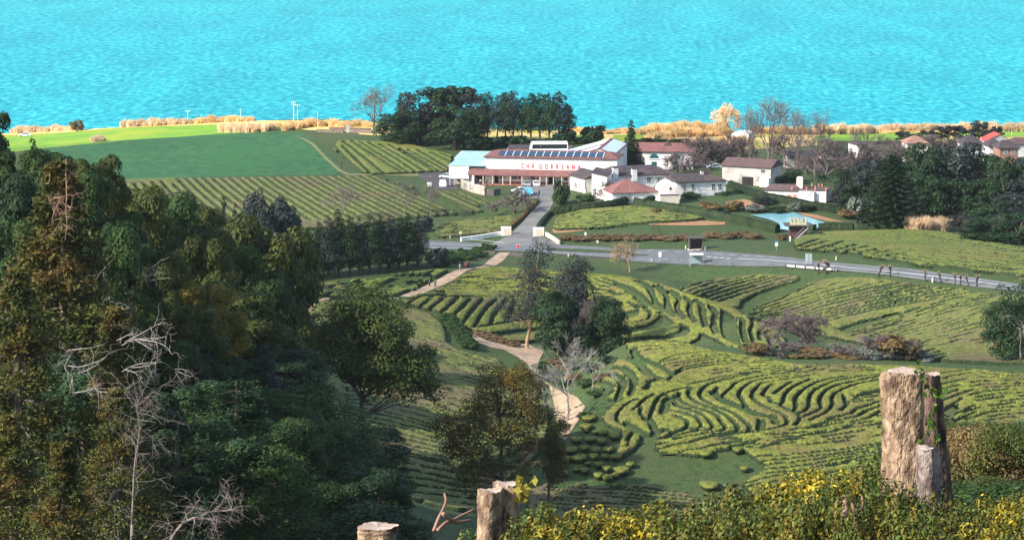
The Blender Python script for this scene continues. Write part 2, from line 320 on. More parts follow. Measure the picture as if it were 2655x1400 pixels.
# ================================================================== TEA
M_tea = mat("clipped tea leaves", (0.082, 0.104, 0.018), (0.235, 0.243, 0.042), 0.95, 0.75, c3=(0.145, 0.115, 0.045), c3scale=0.10, bump=0.3, bscale=2.2, spec=.25, detail=8)
M_tea2 = mat("fresh tea leaves", (0.074, 0.104, 0.020), (0.190, 0.215, 0.042), 0.9, 0.75, c3=(0.18, 0.17, 0.045), c3scale=0.06, bump=0.3, bscale=2.2, spec=.25, detail=8)
M_tea3 = mat("dull tea leaves", (0.072, 0.090, 0.020), (0.175, 0.182, 0.046), 0.9, 0.75, c3=(0.135, 0.105, 0.055), c3scale=0.08, bump=0.2, bscale=2.4, spec=.25, detail=8)
M_teaold_shade = mat("old tea leaves and stems with painted shade", (0.016, 0.035, 0.014), (0.040, 0.055, 0.020), 1.2, 0.85, bump=0.15, bscale=3)   # unpicked flanks: old dark leaves, with the gaps' shade put into the colour
def fam(A, B, m, jit=1.2, breaks=0.0, ends=True, seg=(40, 140), rng=RNG):
    """m lines between two sighted lines; breaks = share of each line where the bushes have closed over the gap"""
    A = resamp(smooth(A), 40); B = resamp(smooth(B), 40); out = []
    for i in range(m):
        t = (i + (0 if ends else .5)) / max(1, m - (1 if ends else 0)); P = A * (1 - t) + B * t
        P = P + np.c_[np.zeros(40), np.interp(np.arange(40), np.arange(0, 44, 4), rng.normal(0, jit, 11))]
        if breaks <= 0: out.append(P); continue
        L = np.r_[0, np.cumsum(np.hypot(*np.diff(P, axis=0).T))]; s = -rng.uniform(0, 80)
        while s < L[-1]:
            on = rng.uniform(*seg); a, b = max(s, 0), min(s + on, L[-1])
            if b - a > 8:
                q = np.linspace(a, b, max(2, int((b - a) / 8))); out.append(np.c_[np.interp(q, L, P[:, 0]), np.interp(q, L, P[:, 1])])
            s += on + on * breaks / (1 - breaks) * rng.uniform(.5, 1.5)
    return out
def inpoly(x, y, poly):
    c = np.zeros(x.shape, bool); m = len(poly)
    for i in range(m):
        (xa, ya), (xb, yb) = poly[i][:2], poly[i - 1][:2]
        if ya == yb: continue
        c ^= ((ya > y) != (yb > y)) & (x < (xb - xa) * (y - ya) / (yb - ya) + xa)
    return c
TEA = []
def canopy(poly, gaps, res, mt, rowlabel, masslabel, place, H=0.72, holes=(), mass_area=900.0, rng=RNG, minarea=2.0, dr=(20, 1055), massstuff=True, seed=1):
    """gaps: list of (lines, width in metres)"""
    rng = np.random.default_rng(seed); kw = dict(h=H, dmin=dr[0], dmax=dr[1])
    pr = lambda P, st=5: (lambda Q: at(Q[:, 0], Q[:, 1], **kw)[:, :2])(dens(P, st))
    W = pr(list(poly) + [poly[0]], 8)
    x0, y0 = W.min(0) - 1; x1, y1 = W.max(0) + 1
    gx = np.arange(x0, x1, res); gy = np.arange(y0, y1, res); shp = (len(gy), len(gx)); XX, YY = np.meshgrid(gx, gy)
    mask = inpoly(XX, YY, W)
    for hp in holes: mask &= ~inpoly(XX, YY, pr(list(hp) + [hp[0]], 8))
    D = np.full(shp, 9.0)
    wob = 1 + .3 * vnoise(shp, 5 / res, rng) + .2 * vnoise(shp, 1.2 / res, rng)
    def carve(Q, w, jump):
        for a, b in zip(Q[:-1], Q[1:]):
            l = math.hypot(*(b - a))
            if l > jump or l < 1e-6: continue
            r = w / 2 + 1.3
            i0, i1 = int((min(a[0], b[0]) - r - x0) / res), int((max(a[0], b[0]) + r - x0) / res) + 2
            j0, j1 = int((min(a[1], b[1]) - r - y0) / res), int((max(a[1], b[1]) + r - y0) / res) + 2
            i0, j0 = max(i0, 0), max(j0, 0)
            if i1 <= i0 or j1 <= j0 or i0 >= shp[1] or j0 >= shp[0]: continue
            xs = gx[i0:i1][None]; ys = gy[j0:j1][:, None]
            t = np.clip(((xs - a[0]) * (b[0] - a[0]) + (ys - a[1]) * (b[1] - a[1])) / l ** 2, 0, 1)
            dd = np.hypot(xs - a[0] - t * (b[0] - a[0]), ys - a[1] - t * (b[1] - a[1])) - w / 2 * wob[j0:j1, i0:i1]
            S = D[j0:j1, i0:i1]; np.minimum(S, dd, out=S)
    carve(W, .3, 40)
    for hp in holes: carve(pr(list(hp) + [hp[0]], 8), .3, 40)
    for lines, w in gaps:
        for P in lines: carve(pr(smooth(P) if len(P) < 30 else P), w, 9)
    hh = H * np.clip(D / .22, 0, 1) ** .5 * (1 + .10 * vnoise(shp, .7 / res, rng) + .10 * vnoise(shp, 2.2 / res, rng) + .06 * vnoise(shp, 7 / res, rng)) + .05 * rng.normal(size=shp)
    hh = np.where(D > 0, hh + .12 * np.clip(D - .2, 0, 1), -.15)
    keep = mask & (D > 0.0)
    fk = (keep[:-1, :-1].astype(int) + keep[:-1, 1:] + keep[1:, 1:] + keep[1:, :-1]) >= 1
    fk &= (mask[:-1, :-1] & mask[1:, 1:])
    core = keep[:-1, :-1] & keep[1:, 1:] & keep[:-1, 1:] & keep[1:, :-1]
    # connected pieces of canopy: every bush row that the gaps cut loose is a piece of its own
    lab = np.arange(fk.size).reshape(fk.shape); lab[~core] = -1
    N = lab.copy(); big = 1 << 30
    while True:
        P = np.where(N >= 0, N, big); Q = P.copy()
        Q[1:] = np.minimum(Q[1:], P[:-1]); Q[:-1] = np.minimum(Q[:-1], P[1:]); Q[:, 1:] = np.minimum(Q[:, 1:], P[:, :-1]); Q[:, :-1] = np.minimum(Q[:, :-1], P[:, 1:])
        Q[~core] = big
        fl = np.r_[Q.ravel(), big]; 
        for _ in range(4): Q = np.where(core, np.take(fl, np.minimum(Q, fk.size)), big); fl = np.r_[Q.ravel(), big]
        Q[~core] = -1
        if (Q == N).all(): break
        N = Q
    for _ in range(2):     # give the rim faces to the nearest piece
        P = N.copy()
        for sl, sr in (((slice(1, None), slice(None)), (slice(None, -1), slice(None))), ((slice(None, -1), slice(None)), (slice(1, None), slice(None))), ((slice(None), slice(1, None)), (slice(None), slice(None, -1))), ((slice(None), slice(None, -1)), (slice(None), slice(1, None)))):
            a = P[sl]; b = N[sr]; a[...] = np.where((a < 0) & fk[sl], b, a)
        N = P
    Z = gz(XX, YY) + hh
    VV = np.c_[XX.ravel(), YY.ravel(), Z.ravel()]; VV[:, :2] += rng.normal(0, res * .16, (len(VV), 2))
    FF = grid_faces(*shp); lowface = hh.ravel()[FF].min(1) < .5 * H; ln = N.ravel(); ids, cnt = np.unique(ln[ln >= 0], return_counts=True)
    mass = []; rows = []
    for k, c in zip(ids, cnt):
        if c * res * res < minarea: continue
        if c * res * res > mass_area: mass.append(k)
        else: rows.append(k)
    def mk(sel, name):
        f = FF[sel]; u, inv = np.unique(f, return_inverse=True)
        o = meshob(name, VV[u], inv.reshape(f.shape), [mt, M_teaold_shade], smoothed=True)
        o.data.polygons.foreach_set("material_index", (lowface[sel]).astype(np.int32)); return o  # low faces and gap edges take the old leaf colour with shade painted in
    cen = {k: VV[FF[ln == k][:, 0]].mean(0) for k in rows}
    rows.sort(key=lambda k: cen[k][0] / cen[k][1])
    for k in rows:
        TEA.append((mk(ln == k, "tea_hedge"), rowlabel, place))
    for k in mass:
        tag(mk(ln == k, "tea_bushes"), masslabel, "tea field", kind="stuff")
ALL = lambda *g: [q for s in g for q in s]
# ---- front contoured hill
Hpoly = e1("600,140 1000,108 1400,140 1800,235 2200,300 2500,345") + e2("900,172 1150,212 1500,225 2000,215 2560,235") + [(2500, 955), (2655, 966), (2740, 974), (2740, 1290), (2300, 1312), (1960, 1300)] + d8("1000,930 935,862 1062,792 1060,742") + e3("2540,735 2400,630 2335,585 2180,555 1960,592 1780,645 1560,622 1290,622 1280,570 1215,525 1290,440 1260,400 1420,340 1380,320 1290,345 1270,300 1210,400 1110,370 1090,480 985,590 855,655 775,600 830,330 740,310 640,255 620,190") + e1("330,1100 360,1060 480,955 600,880 400,890 380,860 480,770 150,740 150,700 230,640 430,560 380,500 430,460 500,380 630,330 640,200")
g1 = e2("2200,290 1900,300 1400,318 900,350 600,390 330,455 200,560 80,660")
g2 = e2("1400,348 900,390 600,435 430,500 345,600 365,670 430,770 400,800")
g3 = e2("1250,375 830,440 640,480 545,560 510,640 560,700 700,790 850,850 960,920 985,1000 900,1050 640,1100")
g4 = e2("800,480 720,530 660,630 740,660 780,720 900,770 1040,840 1130,880 1150,950 1090,1030")
g7 = e2("1750,380 1400,450 1200,560 1090,680 1100,790 1040,840")
g8 = e2("2240,350 1900,390 1600,450 1400,540 1290,640 1270,770 1220,830 1140,860")
h1 = e1("2300,560 2100,600 1850,660 1700,710 1630,790 1620,840 1690,910 1830,980 2000,1040 2130,1110 2220,1190 2290,1260 2250,1330") + e3("2370,360 2200,390 1900,430 1650,500")
h2 = e1("1510,745 1470,800 1490,860 1600,940 1750,1000 1900,1060 2020,1140 2120,1250 2110,1310") + e3("2220,350 1900,420 1650,490 1500,510")
h3 = e1("1350,790 1340,880 1450,960 1600,1020 1790,1080 1870,1130 1900,1190 1960,1270 1900,1310") + e3("2060,340 1800,390 1500,440")
h4 = e1("1275,940 1330,980 1500,1040 1640,1090 1740,1170 1790,1260 1700,1310") + e3("1900,330 1700,360 1440,420 1300,450")
h5 = e1("1260,1040 1500,1100 1570,1130 1640,1240 1550,1290") + e3("1650,320 1450,390 1290,440")
h6 = e1("1300,1110 1420,1160 1460,1220 1400,1280 1230,1330")
strong = [g1, g2, g3, g4, g7, g8, h1, h2, h3, h4, h5, h6,
  e2("1050,450 930,520 810,610"), e2("1300,415 1100,500 960,610 930,710 890,750"),
  e2("2230,372 1900,440 1600,520 1450,620 1415,720 1440,790 1380,840 1170,930"), e2("2230,410 1900,490 1700,570 1590,650 1590,740 1550,820 1450,890 1290,960"),
  e2("1740,640 1760,720 1780,760 1700,830"), e2("2220,560 2050,600 1880,650"), e2("2220,720 2050,770 1900,820 1850,870 1700,905 1530,950"),
  e2("2240,770 2050,840 1900,920 1600,970 1200,1070"), e2("2240,840 2080,930 1850,985"), e2("2260,1025 1900,1050 1650,1085"), e2("250,1325 380,1290 520,1260"),
  e2("640,1330 900,1250 1200,1170 1500,1110"), e1("870,750 940,680 980,640"), e1("1270,560 1200,640"), e1("1110,840 1240,780 1480,735"),
  e1("790,900 700,920 590,1000 530,1060 510,1130 530,1190 640,1250 770,1330"), e1("1000,830 900,880 830,940 790,980 720,1030"), e1("1160,800 1060,880 1010,980 960,1090 940,1160"),
  e1("830,990 830,1080 900,1150"), e3("830,340 835,400 810,500 800,560"), e3("985,370 935,440 900,560"), e1("1100,1050 1180,1000"), e1("1860,730 1800,800 1790,830"),
  e1("960,690 920,760"), e1("1300,950 1250,870 1160,830")]
wide = [e2("0,590 80,665 150,710 400,800 560,880 700,905 800,915 830,1000"), e1("740,210 740,260 830,330 940,390 1050,430 1150,490 1260,555"),
  e1("640,330 760,380 830,430 900,510 1000,580 1090,610"), e1("470,460 600,480 700,560 740,640 730,740 690,830"), e1("430,550 540,600 590,680 560,780 530,880"),
  e1("230,660 350,680 440,740"), e1("1300,850 1180,900 1160,980 1140,1070"), e1("900,1150 960,1180 1000,1260 1050,1310"), e1("640,1200 760,1280 850,1330"), e2("640,960 620,1080"), e1("940,660 1090,620")]
crest = ALL([e1("1090,380 1300,310 1600,270 1900,255"), e1("1100,400 1400,340 1800,310 2200,300"), e1("1150,435 1500,370 1900,330 2300,325"), e1("1290,450 1600,385 2000,355 2576,350"),
  e1("1270,550 1400,470 1700,410 2100,380") + e2("800,165"), e1("800,195 1000,175 1300,170 1500,190"), e1("780,260 1000,220 1400,200"), e1("1270,560 1450,490 1800,430 2200,405") + e2("400,205 800,190"), e1("1480,690 1700,640 1900,600 2300,545") + e2("900,330 1300,250")])
medium = ALL(fam(e2("0,300 500,250 1100,245 1600,240 2230,260"), e2("0,450 300,390 800,335 1400,300 2230,290"), 4, .8, .45), fam(e2("1900,660 2240,590"), e2("1800,730 2240,690"), 3, .8, .1),
  fam(e2("0,1150 600,1130 1200,1080 1700,1000 2250,900"), d8("880,660 1200,660 1500,630 1760,590"), 6, 1, .4), fam(d8("1000,720 1400,690 1760,640"), d8("960,830 1300,790 1750,700"), 5, .8, .1), fam(d8("900,880 1300,800 1760,720"), d8("980,960 1400,930 1800,880"), 5, .8, .15),
  fam(d8("2070,240 2300,215 2576,250 2760,280"), d8("2090,400 2300,330 2576,310 2760,330"), 6, .8, .25), fam(d8("2100,450 2300,350 2576,330 2760,340"), d8("2120,600 2400,500 2760,480"), 9, 1, .35), fam(d8("2120,620 2400,540 2760,520"), d8("2120,760 2400,720 2760,700"), 5, 1, .4),
  [e3("1290,570 1400,550 1500,510"), e3("1560,600 1800,560 2100,500"), e3("2200,540 2400,500"), e3("1230,530 1400,490"), e3("2190,560 2420,480 2560,450")])
canopy(Hpoly, [(strong, .42), (wide, 1.1), (crest, .30), (medium, .30)], .21, M_tea, "clipped tea hedge winding across the contoured front hill", "clipped tea bushes grown together on the contoured front hill", "front hill", dr=(430, 526), seed=11)
# ---- bottom strip below the front hill
canopy(e3("-60,985 150,975 800,1000 1200,995 1500,1060 1800,1110 2010,1130 2010,1420 -300,1420 -300,1080"), [(fam(e3("0,1000 800,1030 1500,1090 2000,1160"), e3("-200,1300 800,1370 1700,1430"), 9, 1.2, .3), .65)], .26, M_tea3, "short tea hedge at the foot of the front hill", "tea bushes in streaked rows below the grassy hollow", "foot of the front hill", dr=(425, 456), seed=12)
# ---- central rounded hill
Cpoly = e5("130,388 300,320 460,288 580,232 720,160 850,88 1000,48 1160,42 1400,60 1700,80 2000,90 2300,118") + e4("0,112 300,160 600,206 900,284 1200,402 1500,484 1720,575 1790,630 1900,700 2050,760 2250,880 2300,960 2130,1050 1800,985 1760,1040 1590,1035 1440,930 1250,850 1240,900 1130,970 900,945 310,965 250,895") + e5("1900,800 1700,760 1500,800 1250,812 1130,768 1000,740 890,682 780,642 690,582 560,522 460,478")
slats = [e5("360,340 300,375 245,405"), e5("480,345 420,395 360,440"), e5("605,350 530,410 460,465"), e5("745,350 660,430 580,500"), e5("870,365 780,460 680,555"), e5("1000,365 880,500 780,635"), e5("1150,365 1060,440 980,540 910,655"), e5("1250,370 1180,450 1110,540 1080,635"), e5("1330,380 1290,480 1240,610"), e5("1480,440 1390,590"), e5("1600,450 1540,560"), e5("130,385 500,335 760,345 1260,355 1420,350"), e5("460,470 590,520 690,560"), e5("895,662 1080,640 1400,590 1680,560")]
ribs = [e4("470,215 560,250 630,310 670,400 690,460 750,530 830,590"), e4("700,270 760,310 820,370 840,440 850,510 880,570 940,610"), e4("870,330 930,370 985,440 960,510 980,580 1060,670"), e4("1060,420 1120,480 1110,560 1130,640 1190,720"), e4("1190,455 1250,500 1270,580 1280,670 1315,770"), e4("1370,530 1430,600 1410,700 1400,760 1440,850"), e4("1720,660 1760,700 1750,800 1770,880 1810,970")]
thin = [e4("60,190 150,210 300,265 430,320 530,390 620,470 720,545 860,600 940,650"), e4("1870,690 1880,740 1850,820 1870,900 1885,970"), e4("2030,780 1970,820 1960,880 1985,950"), e4("2090,830 2020,850 2070,900 2100,980 2140,1045"), e4("2180,910 2230,970 2240,1020"), e4("730,600 860,680 920,740 1000,730"), e4("370,470 430,510 490,560 450,640 300,690"), e4("560,540 630,600 620,660 560,700 290,740"), e4("180,440 260,490 240,500"), e4("60,455 130,490"), e4("140,335 230,380 330,370"), e4("1700,640 1760,720"), e5("1070,185 1240,172 1430,160"), e5("950,240 1200,205")]
faint = ALL(fam(e5("870,100 1400,78 2100,105"), e5("300,322 1000,325 1500,335 2200,400"), 15, 1, .55), fam(e4("0,210 300,300 650,520"), e4("0,420 300,420 560,540"), 5, 1.2, .6), [e5("1620,130 1870,115"), e5("1060,300 1400,300")])
Choles = [e4("1250,850 1450,935 1590,1035 1500,1060 1200,1000 1110,970 1235,905"), e4("1510,560 1600,620 1670,670 1680,850 1700,930 1750,995 1640,960 1540,900 1505,830 1500,640"), e4("1000,735 1090,785 1113,830 1060,880 900,920 300,950 300,908 800,880 1000,815 1025,775"), e4("700,690 760,640 890,740 870,770 650,815 280,872 280,800 600,750"), e4("270,280 430,325 560,415 690,530 600,490 440,385"), e5("1000,735 1300,690 1660,655 1660,690 1400,732 1130,762"), e4("320,600 470,570 480,640 400,650 300,640")]
canopy(Cpoly, [(slats, .6), (ribs, 1.0), (thin, .5), (faint, .32)], .24, M_tea, "clipped tea hedge on the rounded hill below the main road", "clipped tea bushes grown together on the rounded hill below the main road", "central hill", holes=Choles, dr=(530, 662), seed=13)
# ---- left hill, two plots parted by the dirt path
canopy(d4("50,335 400,285 900,230 1300,190 1440,187 1400,225 1240,300 1150,345 1000,405 880,428 760,430 300,440 180,445 60,425"), [(fam(d4("-100,430 150,350 420,285"), d4("900,440 1130,340 1425,195"), 14, .6, .35), .6)], .3, M_tea2, "bright tea hedge beside the dirt path", "bright green tea bushes on the strip between the path and the dark trees", "strip above the path", dr=(580, 660), seed=14)
canopy([(740, 930), (785, 830), (815, 780), (850, 774), (1000, 779), (1050, 790), (1116, 810), (1149, 838), (1159, 860), (1160, 884), (1194, 906), (1227, 917), (1295, 928), (1302, 940), (1332, 955), (1370, 975), (1398, 1005), (1420, 1040), (1428, 1100), (1400, 1170), (1330, 1230), (1330, 1310), (1240, 1345), (1140, 1390), (1060, 1350), (1013, 1323), (960, 1260), (880, 1080)],
  [(ALL(fam([(800, 790), (950, 792), (1100, 815)], [(800, 860), (1000, 860), (1180, 905), (1290, 935)], 11, 1, .62, seg=(25, 90)), fam([(800, 865), (1000, 865), (1180, 910), (1290, 940)], [(860, 960), (1100, 960), (1250, 990), (1400, 1030)], 13, 1, .55, seg=(25, 110))), .55),
   (ALL(fam([(880, 970), (1100, 968), (1250, 998), (1400, 1040)], [(900, 1050), (1050, 1080), (1200, 1120), (1400, 1150)], 9, 1, .3)), .62), (ALL(fam([(900, 1058), (1050, 1088), (1200, 1128), (1380, 1160)], [(940, 1150), (1060, 1175), (1180, 1200), (1330, 1215)], 8, 1, .12), fam([(950, 1165), (1100, 1190), (1200, 1210), (1330, 1225)], [(1000, 1345), (1100, 1365), (1250, 1370), (1330, 1380)], 11, 1, .2)), .72)],
  .3, M_tea3, "tea hedge low on the left slope beside the bushy conifer", "tea bushes in faint level rows on the open left slope", "left slope", dr=(430, 604), seed=15)
# ---- far slope below the main road
canopy(d2("380,770 560,700 800,660 1250,618 1560,635 1570,665 1300,750 1150,800 1010,880 1000,930 900,945 700,890 500,810"), [(fam(d2("330,770 560,690 800,655"), d2("720,905 1150,770 1560,648"), 8, .6, .05), .6)], .28, M_tea3, "long straight tea hedge on the plot just below the bus shelter", "tea bushes on the plot just below the bus shelter", "plot below the bus shelter", dr=(560, 690), seed=16)
canopy(d2("960,985 1200,900 1500,790 1640,700 1900,652 2150,642 2300,657 2576,695") + d3("1500,478 1700,512 2000,535 2100,562 2576,602 2760,640 2760,1330 2000,1290 1650,1220 1500,1150 1250,1100 900,1030 500,950 50,870"),
  [(ALL(fam(d2("970,1000 1400,850 1700,710"), d2("1010,1050 1400,980 1900,830 2576,692"), 5, .6, .1), fam(d3("-122,825 178,792 778,612 1454,475"), d3("300,950 760,830 1350,705 2150,562"), 8, .6, .15)), .6), (ALL(fam(d3("860,960 1350,800 1800,660 2300,590"), d3("1200,1060 1700,940 2150,800 2700,690"), 9, .9, .35), fam(d3("1300,1090 1700,960 2150,830 2700,720"), d3("1650,1220 2200,1120 2700,980"), 9, .9, .45)), .65)],
  .28, M_tea3, "straight tea hedge on the long far slope under the road", "tea bushes on the long far slope that runs up to the road", "far slope", holes=[d3("810,918 1010,850 1180,815 1360,762 1400,790 1000,910 890,965")], dr=(505, 650), seed=17)
# ---- plots beyond the road
rows = [[(x, 452 + (0 if x > 420 else (420 - x) * .1)), (x + (100 + (x - 443) * .2046), 546)] for x in np.arange(315, 975, 22.6)]
rows = [[a, (a[0] + (b[0] - a[0]) * .5 - 4, a[1] + 47), (a[0] + (b[0] - a[0]) * 1.25, a[1] + 117)] for a, b in rows] + [[(x, y), (x + 70, y + 30), (x + 190, y + 85)] for x, y in ((1003, 464), (1038, 474), (1072, 484), (1108, 492), (1140, 492), (1168, 495), (1205, 500), (1240, 506))]
canopy([(296, 470), (330, 467), (408, 463), (700, 458), (950, 455), (985, 457), (1030, 470), (1110, 493), (1165, 494), (1240, 506), (1310, 530), (1285, 541), (1200, 552), (1100, 558), (1050, 564), (900, 590), (700, 590), (560, 560), (400, 510)], [(rows, .72)], .34, M_tea3, "straight tea row running down the field below the green meadow", "tea bushes on the row field below the green meadow", "field below the meadow", dr=(700, 860), seed=18, mass_area=2500)
canopy(c2("590,690 640,602 780,600 1050,610 1400,650 1745,740 1745,790 1705,890 1450,897 1240,907 960,917 860,892 700,772"), [([c2(t) for t in ("780,605 1020,760 1250,900", "860,615 1090,760 1325,905", "950,625 1200,770 1390,900", "1050,640 1260,760 1480,895", "1140,645 1350,760 1560,890", "1240,675 1620,895", "1320,690 1680,890", "1410,690 1710,870", "1540,715 1740,810", "700,610 900,760 1085,910", "690,650 960,915", "610,650 740,780 880,900", "600,690 720,780 850,890", "1640,725 1750,775")], .65)], .34, M_tea2, "slanting tea row on the small plot beside the factory", "tea bushes on the small plot beside the factory", "small plot beside the factory", dr=(820, 930), seed=19, mass_area=2500)
canopy(d1("300,150 700,92 1040,62 1075,92 1000,165 900,215 700,235 500,255 300,268 280,210"), [(fam(d1("300,160 1040,70"), d1("300,262 980,190"), 8, .6, .45), .7)], .35, M_tea3, "short tea row beside the plot left of the driveway", "tea bushes on the plot between the row field and the driveway", "plot left of the driveway", dr=(690, 790), seed=20, minarea=30)
canopy([(1430, 585), (1437, 571), (1450, 557), (1510, 543), (1620, 533), (1690, 537), (1760, 550), (1830, 563), (1800, 568), (1690, 574), (1560, 588), (1440, 592)], [(fam([(1450, 559), (1620, 538), (1760, 552)], [(1440, 588), (1560, 583), (1800, 566)], 7, .6, .4), .7)], .35, M_tea2, "short tea row beside the plot right of the driveway", "tea bushes on the plot in front of the clipped garden hedge", "plot right of the driveway", dr=(690, 790), seed=21, minarea=30)
canopy([(2053, 624), (2075, 612), (2100, 601), (2350, 593), (2460, 601), (2553, 624), (2655, 640), (2740, 655), (2740, 730), (2655, 720), (2607, 709), (2498, 695), (2390, 687), (2308, 673), (2213, 657), (2140, 649), (2061, 642)],
  [([d3(t) for t in ("400,145 620,70", "480,150 720,85", "600,165 850,95", "700,185 1000,120", "840,195 1090,140", "960,205 1190,165", "1000,215 1290,180", "1220,235 1400,205", "1320,260 1500,240")], .9), (fam(c5("900,1222 1500,1205 2000,1235 2600,1350"), d3("700,195 1600,330 2700,445"), 13, .9, .3), .8), ([d3("1600,20 2000,95 2576,190")], .9)], .34, M_tea2, "stepped tea hedge edging the plot beyond the road", "tea bushes on the broad plot between the road and the dark woods", "plot beyond the road", dr=(540, 720), seed=22)
# ================================================================== VEGETATION
def leaf(name, a, b, brown=None, tr=.18, isl=.35, sc=.35, rn=.15, k=.88): return mat(name, tuple(q * k for q in a), tuple(q * k for q in b), sc, .65, c3=brown, c3scale=sc * .6, island=isl, trans=tr, spec=.2, rnd=rn)
L_dark = leaf("dark evergreen leaves", (.014, .040, .016), (.034, .070, .022))
L_deep = leaf("deep green leaves", (.022, .058, .014), (.052, .095, .018))
L_olive = leaf("olive leaves", (.036, .056, .012), (.085, .098, .016))
L_yel = leaf("yellowing leaves", (.12, .11, .016), (.27, .21, .03))
L_blue = leaf("grey green leaves", (.028, .038, .036), (.052, .064, .056))
L_cry = leaf("cedar sprays", (.022, .046, .010), (.085, .088, .013), (.115, .065, .015), isl=.4)
L_box = leaf("hedge leaves", (.020, .040, .018), (.045, .068, .026))
L_brown = leaf("dry brown leaves", (.16, .105, .055), (.24, .16, .085))
L_russet = leaf("russet brush", (.13, .095, .04), (.22, .13, .05), (.10, .10, .03))
L_reed = leaf("dry reed blades", (.74, .56, .36), (.92, .76, .54), tr=.6, k=1)
L_reedy = leaf("golden reed blades", (.76, .54, .26), (.92, .72, .42), tr=.6, k=1)
L_silver = leaf("silvery leaves", (.12, .14, .11), (.22, .24, .19))
L_gold = leaf("golden tea leaves", (.085, .10, .014), (.42, .29, .020), (.032, .060, .012), isl=.55, sc=9, k=1)
L_tea = leaf("green tea leaves", (.020, .042, .010), (.085, .110, .018), (.22, .14, .018), isl=.55, sc=7, k=1)
B_bark = mat("bark", (.085, .065, .05), (.16, .125, .10), 3, .9, bump=.03, stretch=(1, 1, .2))
B_grey = mat("grey bare twigs", (.13, .105, .095), (.20, .165, .15), 2, .9)
B_mauve = mat("mauve bare twigs", (.115, .085, .085), (.175, .135, .13), 2, .9)
B_pale = mat("bleached dead wood", (.20, .175, .155), (.36, .32, .285), 3, .9); B_rust = mat("reddish dead wood", (.20, .11, .075), (.30, .18, .13), 3, .9)
B_white = mat("pale lichened bark", (.25, .22, .195), (.42, .38, .34), 3, .85); B_tan = mat("tan twigs", (.30, .20, .12), (.42, .30, .19), 2, .9)
L_spread = leaf('mid green leaves', (.040, .075, .016), (.095, .125, .022)); L_rag = leaf('rusty cedar sprays', (.040, .055, .010), (.13, .12, .016), (.20, .10, .018), isl=.45)
def nrm(a): return a / np.maximum(np.linalg.norm(a, axis=1), 1e-9)[:, None]
def leaves(C, N, size, rng, asp=.6, bias=1.5):
    n = len(C); Nn = nrm(N * bias + rng.normal(size=(n, 3)) * .5); T = nrm(np.cross(Nn, rng.normal(size=(n, 3)))); B = np.cross(Nn, T)
    s = (size * rng.uniform(.6, 1.3, n) * .5)[:, None]
    V = np.stack([C + T * s, C + B * s * asp, C - T * s, C - B * s * asp], 1).reshape(-1, 3)
    return V, np.arange(4 * n).reshape(-1, 4)
def blobleaves(bl, per, size, rng, asp=.6, flat=1.0):
    tot = sum(r * r for _, r in bl); Cs = []; Ns = []
    for c, r in bl:
        m = max(6, int(per * r * r / tot)); d = nrm(rng.normal(size=(m, 3))); d[:, 2] = np.where(rng.random(m) < .55, np.abs(d[:, 2]), d[:, 2])
        q = r * (1 - .42 * rng.random(m) ** 2.4); Cs.append(np.array(c) + d * q[:, None] * np.array([1, 1, flat])); Ns.append(d + np.array([0, 0, .3]))
    return leaves(np.concatenate(Cs), np.concatenate(Ns), size, rng, asp)
PROTO = {}
def proto(key, parts):
    """parts: list of (name, V, F, material) for a plant with its base at the origin"""
    PROTO[key] = []
    for nm, V, Fc, m in parts:
        me = bpy.data.meshes.new(nm); o = meshob(nm, V, Fc, m, smoothed=False); me2 = o.data; bpy.data.objects.remove(o); PROTO[key].append((nm, me2))
    vs = np.concatenate([np.asarray(p[1], float) for p in parts]); PROTO[key + "/dim"] = (np.percentile(np.abs(vs[:, :2]), 97) * 2, np.percentile(vs[:, 2], 99.7))
def limbs(mb, base, tips, r0, rng, k=5, sag=.1):
    base = Vector(base)
    for t in tips:
        t = Vector(t); m = base.lerp(t, .5) + Vector(rng.normal(0, .05 * (t - base).length, 3)) + Vector((0, 0, sag * (t - base).length * .5))
        mb.tube([base, base.lerp(m, .5) + Vector((0, 0, .02)), m, t], [r0, r0 * .75, r0 * .5, r0 * .15], k)
def broad(key, seed, h=12, w=10, nb=34, per=13000, size=.44, lo=.28, m=L_dark, top=.5, asp=.6, rb=(.10, .19)):
    rng = np.random.default_rng(seed); bl = []
    for i in range(nb):
        z = rng.uniform(lo, .90); prof = math.sqrt(max(.03, 1 - ((z - top) / (1.02 - top if z > top else top - lo + .12)) ** 2)); a = rng.uniform(0, math.tau); q = w * .5 * prof * rng.uniform(.35, .85)
        bl.append(((q * math.cos(a), q * math.sin(a), z * h), w * rng.uniform(*rb)))
    V, Fc = blobleaves(bl, per, size, rng, asp, .8)
    t = MB(); t.tube([(0, 0, -1.5), (0, 0, h * .12), (w * .02, 0, h * .4), (0, w * .02, h * .72)], [w * .045, w * .036, w * .026, w * .008], 7)
    limbs(t, (0, 0, h * .22), [np.array(b[0]) * .92 for b in bl[:14]], w * .016, rng)
    proto(key, [("trunk", t.v, t.f, B_bark), ("crown", V, Fc, m)])
def column(key, seed, h=14, w=4.5, nb=26, per=6000, size=.4, lo=.12, m=L_blue, asp=.55, power=.75):
    rng = np.random.default_rng(seed); bl = []
    for i in range(nb):
        z = lo + (1 - lo) * (i + .5) / nb; R = w * .5 * (1 - ((z - lo) / (1 - lo)) ** 1.6) ** power + .15; a = i * 2.4 + rng.uniform(-.5, .5)
        bl.append(((R * .55 * math.cos(a), R * .55 * math.sin(a), z * h), max(.45, R * rng.uniform(.55, .8))))
    V, Fc = blobleaves(bl, per, size, rng, asp, 1.1); t = MB(); t.tube([(0, 0, -1), (0, 0, h * .5), (0, 0, h * .97)], [w * .05, w * .035, .03], 6)
    proto(key, [("trunk", t.v, t.f, B_bark), ("crown", V, Fc, m)])
